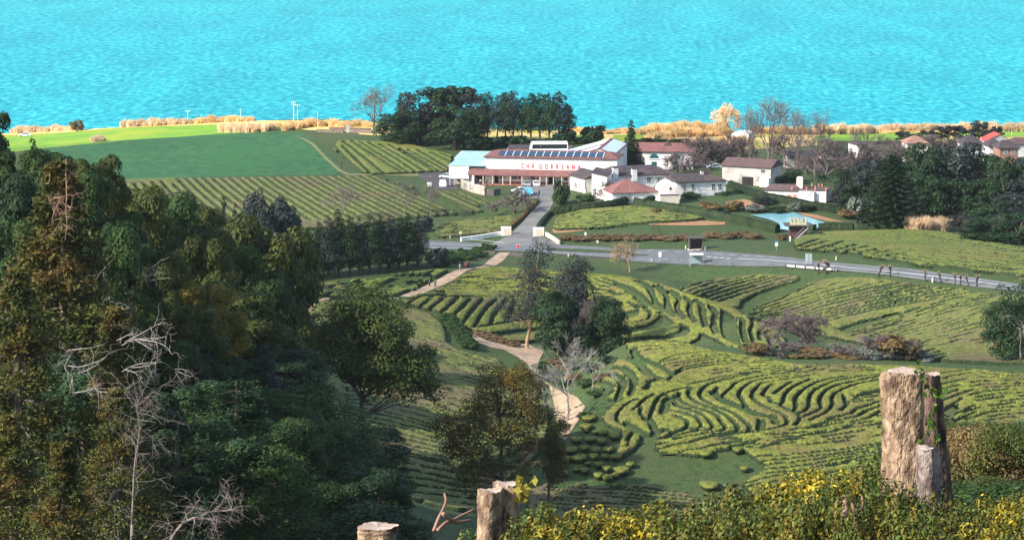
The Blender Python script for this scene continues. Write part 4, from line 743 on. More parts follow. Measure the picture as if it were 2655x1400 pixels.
blobtree("cedar_tree", "ragged rusty cedar with curling bare boughs behind the double-topped stump", 1300, 400, T_("1000,230,95 900,230,50 1090,240,70 820,270,50 1090,330,75 1110,400,60 960,430,48 1180,490,65 1270,540,58 800,440,58 650,470,72 700,540,72 870,520,75 780,590,66 940,600,66 1080,560,50 590,600,42 630,730,64 720,770,58 560,690,34 970,700,48 1190,740,48 760,860,64 860,860,56 700,940,58 780,980,50 1040,830,48 930,820,50 1150,860,34 640,620,50"), d7("955,1100 955,930 950,700 940,480 905,300 895,260"), 30000, .36, L_rag, asp=.45, conv=d7, flat=.85, seed=11, r0=.36, limbn=26, deep=.8)
blobtree("cedar_tree", "narrow dark cedar standing close to the right of the ragged cedar", 1428, 404, T_("1340,600,38 1325,660,48 1335,720,50 1315,790,50 1310,860,46 1300,930,38 1350,780,34 1285,700,36"), d7("1280,1080 1290,900 1320,700 1340,590"), 9000, .30, L_rag, asp=.4, conv=d7, flat=1, seed=12, r0=.26, limbn=6)
deadlimb([d7("815,350 830,420 890,460"), d7("845,370 860,410 900,425"), d7("715,690 760,750 825,740"), d7("540,750 560,830 640,850"), d7("1095,690 1110,730 1140,740"), d7("920,690 930,720 950,720"), d7("1120,655 1170,665 1215,645"), d7("600,700 640,670 660,640"), d7("1110,760 1150,810 1210,800"), d7("645,800 640,900 625,980")], 396, "curling bare boughs hanging out of the ragged cedar", .12, B_rust)
plant("weeping", 1632, 617, vb=706, w=95, dr=(600, 680), name="bare_tree", label="brown drooping leafless tree beside the main road", auto=False)
plant("bare round", 2092, 803, vb=918, w=185, dr=(520, 600), name="bare_tree", label="round grey leafless tree in the hollow behind the front hill", auto=False)
for u, vt, w, k, c, l in ((2230, 872, 110, "bare shrub", B_grey, "leafless grey shrub"), (2300, 868, 110, "bare shrub", B_mauve, "leafless mauve shrub"), (2365, 880, 80, "bare shrub", B_grey, "leafless grey shrub"), (2010, 885, 110, "bare shrub", B_mauve, "low leafless shrub"), (2150, 890, 100, "bare shrub", B_grey, "low leafless shrub"), (1960, 890, 70, "bush", L_russet, "low rusty bush"), (2192, 910, 120, "bush", L_russet, "russet bush"), (2330, 868, 120, "bush b", L_russet, "rusty green bush"), (2260, 905, 120, "bush", L_silver, "greyish bush"), (2385, 915, 80, "bush", L_silver, "greyish bush"), (2100, 905, 140, "bush", L_russet, "low brown bush"), (2040, 905, 100, "bush b", L_box, "dark bush")):
    plant(k, u, vt, vb=938, w=w, dr=(505, 580), name="shrub", label=l + " in the hollow", cat="shrub", m=c, group="shrubs in the hollow")
blobtree("evergreen_tree", "dark tree beside a bleached trunk at the right edge of the photo", 2640, 510, T_("2576,790,90 2500,860,80 2420,930,80 2350,980,70 2290,1020,50 2480,960,80 2560,900,90 2440,1060,60 2500,1120,50 2400,1140,40 2640,820,110 2700,900,110 2620,980,80 2380,880,30"), d3("2540,1260 2530,1100 2560,850"), 16000, .5, L_dark, conv=d3, seed=13, r0=.35, fr=.78)
deadlimb([d3("2545,1230 2540,1120 2550,1000 2540,940"), d3("2545,1000 2576,930")], 499, "bleached split trunk at the right edge of the photo", .35)
deadlimb([d3("2350,880 2390,830 2410,785"), d3("2385,840 2420,800")], 507, "pale dead twigs poking out of the dark tree at the right edge", .12)
# ---- coast grove and other far trees
for u, vt, vb, w, k in ((1038, 243, 366, 34, "column"), (1075, 233, 372, 80, "far dense"), (1020, 292, 368, 80, "far dense"), (1062, 288, 376, 90, "far dense"), (1115, 262, 374, 70, "far dense"), (1146, 229, 370, 80, "far tree"), (1170, 232, 371, 70, "far tree"), (1203, 229, 371, 70, "far tree"), (1180, 277, 388, 120, "far dense"), (1224, 288, 386, 75, "far dense"), (1243, 239, 372, 60, "far slim"), (1264, 247, 372, 48, "far slim"), (1287, 237, 372, 50, "far slim b"), (1310, 243, 372, 54, "far slim"), (1331, 240, 371, 50, "far slim"), (1354, 250, 371, 50, "far slim b"), (1376, 240, 370, 52, "far slim"), (1400, 245, 370, 50, "far slim"), (1424, 243, 370, 54, "far slim b"), (1449, 246, 369, 52, "far slim"), (1474, 270, 368, 40, "far slim")):
    plant(k, u, vt, vb=vb, w=w * (1.0 if k.startswith('far slim') else 1.15), name="windbreak_tree", label=("tall slim grove tree" if k.startswith("far slim") else "dense dark grove tree"), m=L_blue if u % 2 else L_dark, group="trees of the coast grove")
for u, vt, vb, w in ((1458, 337, 372, 62), (1533, 325, 370, 56), (1325, 352, 378, 60), (1375, 355, 380, 80), (1290, 358, 382, 70), (1265, 350, 384, 70), (1240, 355, 388, 70), (1420, 358, 380, 60), (1716, 357, 374, 45), (1750, 358, 376, 55), (1668, 356, 374, 40), (1510, 356, 374, 40)):
    plant("far bush", u, vt, vb=vb, w=w * 1.2, name="shrub", cat="shrub", label="dark rounded shrub behind the factory", group="dark shrubs behind the factory")
plant("bare tree", 972, 220, vb=350, w=130, name="bare_tree", label="tall bare tree standing against the sea left of the coast grove", auto=False)
for u, vt, vb, w, k in ((1995, 252, 440, 130, "bare tall"), (1945, 285, 438, 80, "bare tall"), (2066, 283, 450, 85, "bare tall"), (2114, 280, 470, 90, "bare tree"), (2035, 320, 440, 70, "bare tree"), (2247, 328, 405, 80, "bare tree"), (2290, 345, 405, 70, "bare tree")):
    plant(k, u, vt, vb=vb, w=w, name="bare_tree", label="large leafless tree behind the houses", m=B_mauve, group="leafless trees behind the houses")
for u, vt, vb, w in ((1778, 372, 425, 60), (1805, 368, 425, 60), (1830, 362, 420, 60), (1858, 365, 415, 60), (1885, 360, 415, 60), (1910, 370, 420, 60), (1790, 395, 445, 50), (1755, 398, 450, 50), (1880, 385, 420, 60), (2130, 385, 430, 80), (2170, 395, 440, 80), (2210, 385, 430, 80), (2250, 392, 440, 90), (2300, 385, 435, 90), (2340, 380, 430, 80), (2180, 420, 455, 70), (2100, 410, 450, 70), (2060, 400, 440, 60), (2415, 350, 390, 70), (2450, 358, 400, 60), (2500, 372, 400, 60), (2580, 400, 430, 50)):
    plant("bare shrub", u, vt, vb=vb, w=w * 1.3, name="shrub", cat="shrub", label="leafless mauve brown shrub among the houses", group="leafless shrubs among the houses")
for u, vt, w, k in ((1634, 314, 40, "cypress"), (1622, 372, 34, "cypress"), (1650, 375, 36, "cypress")):
    plant(k, u, vt, 836, w, name="cypress_tree", label="dark pointed cypress before the long white wing" if u == 1634 else "smaller dark cypress at the foot of the pointed one, " + ("left" if u < 1634 else "right") + " side", auto=False, m=L_dark)
for i, (u, vt, vb, w) in enumerate(((1768, 352, 425, 80), (1795, 358, 428, 80), (1822, 348, 422, 80), (1850, 352, 418, 85), (1880, 345, 415, 85), (1908, 358, 420, 80), (1930, 350, 418, 70), (1960, 360, 420, 80), (1805, 385, 440, 70), (1765, 390, 446, 60), (2040, 345, 425, 90), (2085, 350, 430, 90), (2130, 355, 432, 90), (2175, 362, 436, 90), (2220, 366, 440, 90), (2265, 362, 436, 90), (2310, 368, 436, 80), (2090, 395, 455, 80), (2140, 400, 462, 80), (2190, 405, 455, 80), (2430, 348, 392, 70), (2480, 352, 396, 70), (2520, 366, 400, 70), (2360, 362, 420, 80), (2400, 372, 410, 80))):
    plant("bare tree" if i % 2 else "bare shrub", u, vt, vb=vb, w=w, name="bare_tree", label="grey leafless tree in the belt by the houses", m=B_mauve if i % 3 else B_grey, group="leafless belt by the houses")
for u, vt, vb, w, k, c in ((2397, 376, 560, 130, "far wide", L_dark), (2475, 371, 560, 190, "far wide", L_blue), (2530, 395, 560, 110, "far wide", L_dark), (2247, 420, 540, 100, "far wide", L_blue), (2194, 440, 530, 100, "far wide", L_dark), (2290, 425, 540, 80, "far wide", L_blue), (2350, 415, 560, 100, "far wide", L_dark), (2412, 455, 580, 150, "far wide", L_dark), (2478, 462, 585, 150, "far wide", L_dark), (2540, 465, 590, 120, "far wide", L_dark), (2602, 408, 580, 130, "far wide", L_dark), (2645, 412, 580, 120, "far wide", L_blue), (2570, 520, 610, 120, "far dense", L_dark), (2632, 498, 610, 120, "far dense", L_blue), (2575, 565, 628, 160, "far dense", L_dark), (2645, 555, 635, 130, "far dense", L_dark), (2362, 490, 580, 110, "far dense", L_dark), (2225, 480, 545, 80, "far dense", L_dark), (2180, 470, 535, 60, "far dense", L_blue), (2500, 560, 610, 90, "far dense", L_blue),
  (2020, 455, 480, 50, "far dense", L_dark), (2050, 440, 470, 60, "far dense", L_dark), (1860, 470, 500, 40, "far dense", L_dark), (1975, 505, 530, 50, "far dense", L_blue)):
    plant(k, u, vt, vb=vb, w=w, name="evergreen_tree", label="dark evergreen tree", m=c, group="evergreen trees right of the houses")
plant("norfolk", 2310, 403, 700, 140, name="layered_conifer", label="pyramid conifer with level tiers of branches in the right wood", auto=False)
plant("palm", 2131, 452, vb=512, w=75, name="palm_tree", label="small palm with drooping fronds right of the terrace house", auto=False)
plant("palm", 1730, 412, vb=442, w=34, name="palm_tree", label="little round palm before the long wing of the factory", auto=False)
for u, vt, vb, w in ((2338, 343, 372, 35), (2368, 347, 374, 40), (2405, 338, 375, 40), (2440, 330, 372, 40), (2475, 328, 372, 45), (2505, 335, 374, 45), (2537, 318, 372, 40), (2570, 335, 374, 40), (2585, 330, 374, 30)):
    plant("far tree", u, vt, vb=vb, w=w * 1.1, name="village_tree", label="small open tree by the village roofs", m=L_blue, group="trees by the village roofs")
for u, vt, vb, w, c in ((2225, 508, 560, 55, L_silver), (2255, 520, 562, 50, L_silver), (2290, 532, 570, 60, L_silver), (2570, 500, 560, 60, B_grey), (2600, 560, 620, 70, B_grey), (2500, 540, 590, 50, B_grey)):
    plant("bare shrub" if c is B_grey else "far bush", u, vt, vb=vb, w=w, name="shrub", cat="shrub", label="silvery shrub by the right wood", m=c, group="silvery shrubs")
for i in range(9): plant("reed b", 2362 + i * 12, 556 + (i % 3) * 5, vb=596 + (i % 2) * 2, w=34, name="reed_clump", cat="reeds", label="tan reed clump below the right wood", m=L_reed, group="reed clumps below the right wood")
# ---- reeds on the coast
def reedrow(P, hpx, step, key, m, lab):
    Q = resamp(P, max(2, int(np.hypot(*np.diff(np.array(P), axis=0).T).sum() / step)))
    for u, v in Q:
        u += RNG.uniform(-3, 3); h = hpx * RNG.uniform(.65, 1.25); plant(key, u, v - h, vb=v + RNG.uniform(-1, 1), w=step * RNG.uniform(1.5, 2.2), name="reed_clump", cat="reeds", label=" ".join(lab.split()[:3]), m=m, group="reed clumps along the coast")
reedrow([(38, 343), (110, 342), (185, 338)], 17, 13, "reed", L_reed, "dry reed clump on the coast edge")
reedrow([(325, 322), (495, 318)], 15, 13, "reed", L_reed, "dry reed clump on the coast edge")
reedrow([(515, 317), (560, 316), (605, 314), (650, 315)], 17, 13, "reed", L_reedy, "golden reed clump on the coast edge")
reedrow([(575, 343), (640, 344), (700, 340)], 26, 12, "reed b", L_reed, "dull reed clump in the corner of the pasture")
reedrow([(740, 338), (770, 335), (800, 330), (850, 328), (960, 330)], 22, 14, "reed b", L_reedy, "golden reed clump on the coast edge")
reedrow([(700, 328), (830, 326), (960, 330)], 12, 14, "reed", L_reedy, "golden reed clump on the coast edge")
reedrow([(1480, 340), (1560, 348), (1640, 345)], 14, 15, "reed", L_reedy, "golden reed clump behind the factory")
reedrow([(1660, 350), (1720, 340), (1800, 336), (1880, 336)], 24, 16, "reed b", L_reedy, "golden reed clump near the white coast shed")
reedrow([(1690, 360), (1770, 356), (1890, 352)], 26, 17, "reed b", L_reedy, "golden reed clump above the factory wing")
reedrow([(1960, 340), (2020, 342), (2100, 345)], 18, 18, "reed b", L_reedy, "golden reed clump behind the tall leafless trees")
reedrow([(1680, 372), (1760, 375), (1860, 378), (1920, 372)], 22, 17, "reed b", L_reedy, "golden reed clump before the white coast shed")
reedrow([(2120, 336), (2160, 334), (2260, 336), (2420, 332), (2500, 330), (2650, 332)], 16, 15, "reed b", L_reed, "pale reed clump along the right coast")
reedrow([(2240, 344), (2400, 342), (2520, 338)], 10, 22, "reed", L_reedy, "golden reed clump along the right coast")
reedrow([(255, 368)], 18, 10, "reed", L_reed, "tan reed clump"); plant("reed", 254, 348, vb=368, w=34, name="reed_clump", cat="reeds", label="lone round tan reed clump standing in the bright pasture", auto=False)
plant("bare round", 1871, 268, vb=338, w=80, name="bare_tree", label="round pale gold leafless tree above the white coast shed", auto=False, m=mat("golden twigs", (.62, .42, .22), (.80, .58, .34), 2, .9))
plant("far bush", 198, 312, vb=341, w=34, name="shrub", cat="shrub", label="single dark bush among the reeds of the left coast", auto=False, m=L_russet)
# ---- garden and roadside plants
for u, vt, vb, w, k, c, l in ((1335, 487, 553, 105, "bare shrub", B_mauve, "spreading leafless tree left of the driveway"), (1050, 465, 562, 75, "bare tree", B_grey, "thin leafless tree in the straight tea rows"), (885, 476, 575, 100, "bare tree", B_grey, "faint leafless tree before the straight tea rows"), (1115, 470, 565, 60, "bare tree", B_grey, "slim leafless tree near the end of the tea rows"), (1493, 464, 500, 26, "pruned", B_mauve, "pruned bare tree before the leftmost house gable"), (1521, 464, 508, 26, "pruned", B_mauve, "pruned bare tree at the white house corner"), (1576, 466, 520, 62, "bare shrub", B_mauve, "many stemmed pruned tree before the red roof"), (1776, 458, 508, 40, "pruned", B_grey, "bare tree before the low house wing"), (1890, 430, 475, 34, "pruned", B_mauve, "bare tree at the barn corner"), (1712, 460, 505, 40, "bare shrub", B_grey, "climbing leafless tree on the white house front"), (1832, 430, 480, 40, "bare tree", B_mauve, "leafless tree above the low house wing")):
    plant(k, u, vt, vb=vb, w=w, name="bare_tree", label=l, auto=False, m=c)
for u, vt, vb, w, c, l in ((1458, 470, 530, 48, L_box, "tall dark bush at the driveway's right side"), (1448, 495, 535, 40, L_deep, "dark bush at the driveway's right side, next to the hedge"), (1515, 505, 522, 50, L_deep, "low dark bush before the white gables"), (1680, 505, 535, 40, L_box, "dark bush between the hedge and the small white gable"), (1790, 500, 515, 50, L_deep, "low bush under the low house wing"), (1880, 495, 508, 24, L_deep, "round bush at the end of the low house wing"), (1235, 655, 672, 20, L_dark, "round dark bush on the bank left of the dirt path"), (1130, 640, 690, 70, L_blue, "grey green bush at the end of the conifer belt"), (1100, 560, 600, 50, L_blue, "pale green bush by the left end of the main road"), (2025, 607, 624, 32, L_russet, "rusty bush on the grass left of the lookout hut"),
   (1700, 540, 556, 30, L_russet, "reddish bush by the garden hedge"), (1900, 520, 545, 60, L_russet, "brown bush in the garden above the pond"), (1850, 525, 548, 70, L_russet, "brown shrub bed in the garden above the hedge"), (2005, 535, 552, 60, L_box, "dark shrub at the far rim of the pond"), (1960, 532, 550, 60, L_silver, "greyish shrub above the pond"), (2060, 525, 548, 40, L_silver, "pale shrub under the terrace house"), (2080, 530, 545, 60, L_box, "dark shrub under the terrace house"), (2200, 545, 566, 60, L_russet, "rusty shrub along the far garden hedge")):
    plant("far bush", u, vt, vb=vb, w=w, name="shrub", cat="shrub", label=l, auto=False, m=c)
for i in range(14):
    u = 1470 + i * 37; v = 621 + (4 if i % 2 else 0) - (6 if i > 9 else 0); plant("far bush", u, v - 14, vb=v, w=55, name="shrub", cat="shrub", label="low brown bush on the road bank", m=L_brown if i % 3 else L_russet, group="brown bushes on the road bank")
for i in range(12):
    u = 1150 + i * 11; v = 690 - i * 2.5 - (i % 3) * 8; plant("far bush", u, v - 16, vb=v, w=40, name="shrub", cat="shrub", label="green shrub under the main road", m=L_deep, group="shrubs on the bank by the dirt path")
for i in range(9):
    u = 1160 + i * 7.5; v = 828 + i * 9; plant("bush", u, v - 16, vb=v + 4, w=46, dr=(540, 610), name="shrub", cat="shrub", label="deep green shrub along the dirt track", m=L_deep, group="shrubs along the dirt track")
for i in range(7):
    u = 1240 + i * 15; v = 868 + i * 5; plant("bush", u, v - 13, vb=v, w=36, dr=(540, 620), name="shrub", cat="shrub", label="brown dry shrub above the dirt clearing", m=L_brown, group="dry shrubs above the dirt clearing")
for j, (u, v) in enumerate(d3("615,405 693,408 1205,432 1297,435 1637,480 1772,495 1918,508 1968,515 2032,522 2128,528 2570,560")):
    plant(f"pollard{j % 3 + 1}", u, v - (33 if j != 1 else 40), vb=v, w=(14, 24, 16, 14, 12, 12, 11, 11, 12, 15, 16)[j], dr=(520, 660), name="pollard_tree", label=["leftmost thin", "second, thick forked", "third, crooked", "fourth", "fifth", "sixth", "seventh", "eighth", "ninth", "tenth", "last"][j] + " pollarded tree along the right part of the road", auto=False, group="pollarded trees along the road")
for i, (u, v, w, c) in enumerate(((1402, 955, 50, L_deep), (1420, 975, 46, L_russet), (1440, 985, 60, L_silver), (1465, 1000, 60, L_deep), (1380, 985, 44, L_deep), (1392, 1010, 50, L_russet), (1405, 1035, 44, L_deep), (1490, 985, 60, L_russet), (1520, 1000, 60, L_deep), (1535, 960, 60, L_dark), (1560, 985, 50, L_russet), (1500, 955, 60, L_dark), (1470, 960, 60, L_brown), (1420, 1075, 40, L_deep), (1440, 945, 50, L_brown), (1575, 940, 50, L_dark), (1545, 1030, 46, L_deep), (1515, 1085, 40, L_deep))):
    plant("bush" if i % 2 else "bush b", u, v - 17, vb=v, w=w, dr=(440, 600), name="shrub", cat="shrub", label="low shrub near the clearing", m=c, group="low shrubs near the clearing")
# ---- loose tea bushes
def teabush(seed):
    rng = np.random.default_rng(seed); n, m = 18, 9; V = []; ph = rng.uniform(0, 6, 4)
    for j in range(m):
        t = j / (m - 1)
        for i in range(n):
            a = i * math.tau / n; r = (1 + .13 * math.sin(2 * a + ph[0]) + .1 * math.sin(3 * a + ph[1]) + .05 * rng.normal()) * (min(1, .80 + .9 * t) if t < .5 else 1 - ((t - .5) / .5) ** 2.6)
            z = min(t / .55, 1) * .82 + (.16 * math.sin(max(0, t - .5) * math.pi) if t > .5 else 0); V.append((r * math.cos(a), r * math.sin(a), z + .04 * rng.normal()))
    Fc = [(j * n + i, j * n + (i + 1) % n, (j + 1) * n + (i + 1) % n, (j + 1) * n + i) for j in range(m - 1) for i in range(n)] + [tuple((m - 1) * n + i for i in range(n))]
    o = meshob("q", V, Fc, [M_tea, M_teaold_shade], smoothed=True); z = np.array([sum(V[k][2] for k in f) / len(f) for f in Fc]); o.data.polygons.foreach_set("material_index", (z < .55).astype(np.int32)); me = o.data; bpy.data.objects.remove(o); return me  # lower flanks: old leaf colour, shade included
TB = [teabush(k) for k in (41, 42, 43)]
for i, (x, y, a, b) in enumerate(((460, 215, 80, 45), (420, 320, 75, 40), (425, 375, 30, 18), (540, 390, 40, 30), (650, 390, 45, 40), (755, 425, 62, 62), (480, 470, 65, 45), (610, 490, 60, 50), (300, 480, 70, 40), (235, 590, 80, 70), (400, 580, 50, 45), (530, 600, 60, 50), (690, 580, 60, 70), (885, 500, 45, 90), (1010, 470, 45, 90), (340, 690, 90, 60), (520, 680, 55, 40), (650, 680, 45, 50), (790, 695, 65, 30), (170, 720, 70, 30), (570, 780, 50, 48), (440, 770, 35, 25), (400, 850, 55, 45), (300, 840, 40, 35), (140, 880, 60, 55), (570, 920, 60, 30), (670, 830, 55, 45), (690, 950, 60, 28), (790, 920, 45, 25), (850, 860, 92, 28), (960, 790, 50, 30), (1870, 640, 95, 42), (2260, 610, 60, 32), (2350, 835, 50, 35), (1920, 1035, 120, 35), (640, 200, 25, 45), (900, 600, 60, 30))):
    u, v = 1430 + x / 4.684, 1040 + y / 4.684; p = A1(u, v + b / 4.684 * .6, dmin=430, dmax=520); s = a / 4.684 * mpp(p.y) * 1.12
    o = bpy.data.objects.new("tea_bush", TB[i % 3]); COL.objects.link(o); o.location = p; o.scale = (s, s * 1.1, .95 if a > 40 else .7); o.rotation_euler = (0, 0, [0, 3.1, 6.2][i % 3])
    big = "long" if a > 2 * b else "large" if a > 70 else "small" if a < 45 else "rounded"
    r, c = int(y / 150), x
    tag(o, uniq(f"{big} clipped tea bush standing alone", u, v) if x > 1100 else ["topmost", "second", "third", "fourth", "fifth", "sixth", "lowest"][min(r, 6)] + f" line of loose tea bushes, {big} one " + ("near the dirt track" if x < 250 else "left of the middle" if x < 450 else "in the middle" if x < 640 else "right of the middle" if x < 830 else "at the right"), "tea bush", "loose tea bushes below the winding hedges")
# ---- clipped hedges
def hedge(P, h, w, label, m=L_box, top=None, n=42):
    Q = dens(P, 4); W = at(Q[:, 0], Q[:, 1]); rng = np.random.default_rng(len(label)); T = np.gradient(W[:, :2], axis=0); T /= np.linalg.norm(T, axis=1)[:, None]; Nn = np.c_[-T[:, 1], T[:, 0]]
    prof = [(-.5, -.3), (-.52, .5), (-.44, .92), (-.2, 1.02), (.2, 1.02), (.44, .92), (.52, .5), (.5, -.3)]; V = []
    for i in range(len(W)):
        for a, b in prof: V.append((W[i, 0] + Nn[i, 0] * a * w + rng.normal(0, .05), W[i, 1] + Nn[i, 1] * a * w + rng.normal(0, .05), W[i, 2] + b * h + rng.normal(0, .05)))
    k = len(prof); Fc = [(i * k + j, i * k + j + 1, (i + 1) * k + j + 1, (i + 1) * k + j) for i in range(len(W) - 1) for j in range(k - 1)] + [tuple(range(k)), tuple((len(W) - 1) * k + j for j in range(k))[::-1]]
    core = len(V); L = float(np.linalg.norm(np.diff(W[:, :2], axis=0), axis=1).sum()); nl = int(L * n); ii = rng.integers(0, len(W) - 1, nl); f = rng.random((nl, 1)); a = rng.uniform(-.54, .54, nl); b = np.where(np.abs(a) > .42, rng.random(nl), 1.0)
    C = W[ii] * (1 - f) + W[ii + 1] * f; C[:, :2] += Nn[ii] * (a * w)[:, None]; C[:, 2] += b * h; Nv = np.c_[Nn[ii] * np.sign(a)[:, None] * (b < 1)[:, None], (b >= 1)]
    LV, LF = leaves(C, Nv, .34, rng, .6, 1.0); V = np.r_[np.array(V), LV]; Fc = Fc + [tuple(q + core) for q in LF]
    tag(meshob("clipped_hedge", V, Fc, m), label, "hedge", "clipped hedges")
hedge([(1433, 557), (1480, 551), (1540, 545), (1590, 538), (1622, 529)], 1.9, 1.6, "tall clipped hedge before the white houses, nearest the driveway")
hedge([(1646, 533), (1700, 541), (1762, 550)], 1.9, 1.6, "clipped hedge in front of the red roofed house")
hedge([(1764, 551), (1830, 563), (1900, 577), (1955, 590), (2016, 604)], 2.0, 1.6, "long clipped hedge with a yellow top leading to the pond")
hedge([(1893, 487), (1940, 505), (1990, 520), (2050, 530), (2100, 542), (2200, 557), (2290, 571)], 1.9, 1.6, "far garden hedge running from the barn past the pond")
hedge([(2122, 597), (2212, 596)], 1.6, 1.6, "short hedge at the near right corner of the pond"); hedge([(2224, 596), (2290, 595), (2350, 594)], 1.7, 1.6, "dark hedge at the far edge of the right tea plot"); hedge([(2098, 597), (2112, 599)], 1.5, 1.4, "stub of hedge right beside the lookout hut")
hedge([(1394, 524), (1380, 540), (1345, 575), (1316, 598)], .9, 1.0, "low brown topped hedge down the left side of the driveway", m=L_russet)
hedge([(1428, 556), (1412, 572), (1396, 592)], 1.0, 1.0, "low hedge at the lower right side of the driveway"); hedge([(1790, 505), (1870, 507)], .7, 1.0, "low hedge under the windows of the low house wing")
# ---- near plants: brush on the slope below the camera and the shrubs round the stumps
for i in range(150):
    u = RNG.uniform(2425, 2790); d = RNG.uniform(30, 118); x = float(ray(u, 700)[0] * d); z = float(gz(x, d)); H = RNG.uniform(.7, 1.6); v = CY + F * math.tan(math.atan2(CAMZ - z - H, d) - PIT)
    if v < 1078 + max(0, 2655 - u) * .12 or v > 1330: continue
    plant("brush", u, v, d, RNG.uniform(1.6, 2.8) * F / d, name="shrub", cat="shrub", label="tangled brush on the slope" , m=[L_olive, L_deep, L_olive, L_dark, L_russet, L_deep, L_olive][i % 7], group="brush on the near slope", auto=False)
bush("near shrub", 50, h=1.2, w=.8, nb=38, per=8000, size=.047, m=L_tea, asp=.45); bush("near shrub b", 51, h=1.2, w=.8, nb=38, per=8000, size=.049, m=L_gold, asp=.45)
MARK += [("the forked bare twig", 2215, 1325), ("the crooked pale branch", 1200, 1370), ("the smallest stump", 981, 1380), ("the bottom right corner", 2655, 1400), ("the climber on the tall stump", 2410, 1030)]
topv = lambda u: np.interp(u, [1230, 1300, 1400, 1550, 1680, 1780, 1880, 1950, 2080, 2200, 2290, 2340, 2400, 2470, 2560, 2655, 2720], [1372, 1352, 1312, 1308, 1324, 1296, 1254, 1262, 1226, 1214, 1206, 1208, 1262, 1302, 1284, 1270, 1262])
for row, (d0, off, st) in enumerate(((14.0, 0, 62), (13.1, 34, 78), (12.2, 74, 90))):
    for i, u in enumerate(np.arange(1262 + row * 25, 2730, st)):
        u = float(u + RNG.uniform(-14, 14)); d = d0 + RNG.uniform(-.3, .3); vt = float(topv(u)) + off + RNG.uniform(-8, 16); gold = (1380 < u < 1700 and row < 2 and i % 3 != 0) or (1960 < u < 2180 and row == 0) or (u > 2560 and i % 2 == 0)
        if vt > 1395: continue
        plant("near shrub b" if gold else "near shrub", u, vt, d, RNG.uniform(150, 205), name="tea_shrub", cat="shrub", label=("golden leaved" if gold else "green leaved") + " foreground shrub", m=L_gold if gold else L_tea, group="shrubs in the foreground")
# ---- cut stumps
M_stump = mat("weathered cut wood", (.14, .088, .055), (.42, .30, .20), 30, .92, c3=(.075, .045, .035), c3scale=13, bump=.03, bscale=34, stretch=(1, 1, .55), detail=9, lo=.38, hi=.66); M_stump3 = mat('greyed broken wood', (.11, .08, .07), (.33, .27, .235), 30, .92, c3=(.06, .045, .04), c3scale=12, bump=.03, bscale=34, stretch=(1, 1, .5), detail=8); M_stump_shade = mat('dark old wood with painted shade', (.055, .034, .028), (.20, .13, .10), 24, .92, c3=(.03, .02, .018), c3scale=10, bump=.03, bscale=30, stretch=(1, 1, .5), detail=8); M_cut = mat("sawn wood end", (.26, .19, .155), (.38, .30, .25), 20, .85, bump=.004, bscale=60)  # the dark old wood is browner and has the stem's shade painted in
def stump(parent, d, rows_, seed, nm="stem", k=22, mt=None):
    """rows_: (u centre, photo row, half width in photo px) from the cut top to the base"""
    rng = np.random.default_rng(seed); V = []; ph = rng.uniform(0, 6, 5); rr = [(u, v, w) for u, v, w in rows_]; R = np.array(rr, float); tt = np.linspace(0, len(R) - 1, 26); R = np.stack([np.interp(tt, np.arange(len(R)), R[:, q]) for q in range(3)], 1); s = mpp(d)
    for j, (u, v, w) in enumerate(R):
        x, y, z = pt(u, v, d)
        for i in range(k):
            a = i * math.tau / k; r = w * s * (1 + .09 * math.sin(3 * a + ph[0] + j * .06) + .06 * math.sin(5 * a + ph[1]) + .05 * math.sin(9 * a + ph[2] + j * .3) + .035 * rng.normal()); V.append((x + r * math.cos(a), y + r * math.sin(a) * .9, z + (.006 * math.sin(2 * a + ph[3]) + .003 * rng.normal() if j == 0 else 0)))
    n = len(R); Fc = [(j * k + i, j * k + (i + 1) % k, (j + 1) * k + (i + 1) % k, (j + 1) * k + i) for j in range(n - 1) for i in range(k)]; c = len(V); x, y, z = pt(R[0, 0], R[0, 1], d); V.append((x, y, z - .008))
    o = meshob(nm, np.array(V) - np.array(parent.location), Fc, mt or M_stump, parent, smoothed=True)
    rim = [V[i] for i in range(k)]; meshob("cut_face", np.array([(q[0] * .995 + x * .005, q[1] * .995 + y * .005, q[2] - .001) for q in rim] + [V[c]]) - np.array(parent.location), [(i, (i + 1) % k, k) for i in range(k)], M_cut, parent)
def sroot(u, d, name, label):
    x = float(ray(u, 700)[0] * d); return tag(empty(name, (x, d, float(gz(x, d)))), label, "tree stump", "cut tree stumps")
S1 = sroot(2345, 14.3, "tree_stump", "tall weathered tree stump with several cut stems and a green climber")
stump(S1, 14.2, [(2340, 962, 54), (2337, 985, 58), (2342, 1060, 55), (2345, 1150, 52), (2345, 1220, 55), (2345, 1300, 60), (2340, 1500, 75), (2340, 1900, 100)], 1)
stump(S1, 14.75, [(2412, 968, 22), (2415, 1000, 24), (2421, 1100, 27), (2428, 1200, 30), (2434, 1290, 34), (2430, 1500, 55), (2420, 1900, 70)], 2, mt=M_stump_shade)  # right stem: darker brown wood, its shade put into the colour
stump(S1, 13.85, [(2404, 1160, 27), (2405, 1190, 31), (2407, 1250, 33), (2405, 1350, 36), (2405, 1900, 50)], 3, mt=M_stump3)
S2 = sroot(1295, 13.2, "tree_stump", "double-topped pale stump standing left of the yellow shrubs")
stump(S2, 13.2, [(1272, 1268, 32), (1270, 1290, 34), (1270, 1340, 32), (1268, 1400, 34), (1268, 1900, 45)], 4); stump(S2, 13.3, [(1315, 1250, 33), (1316, 1275, 32), (1316, 1330, 33), (1314, 1400, 36), (1310, 1900, 45)], 5)
S3 = sroot(981, 13.0, "tree_stump", "smallest stump at the bottom edge, only its sawn top showing"); stump(S3, 13.0, [(981, 1362, 50), (980, 1380, 51), (978, 1420, 50), (976, 1900, 60)], 6)
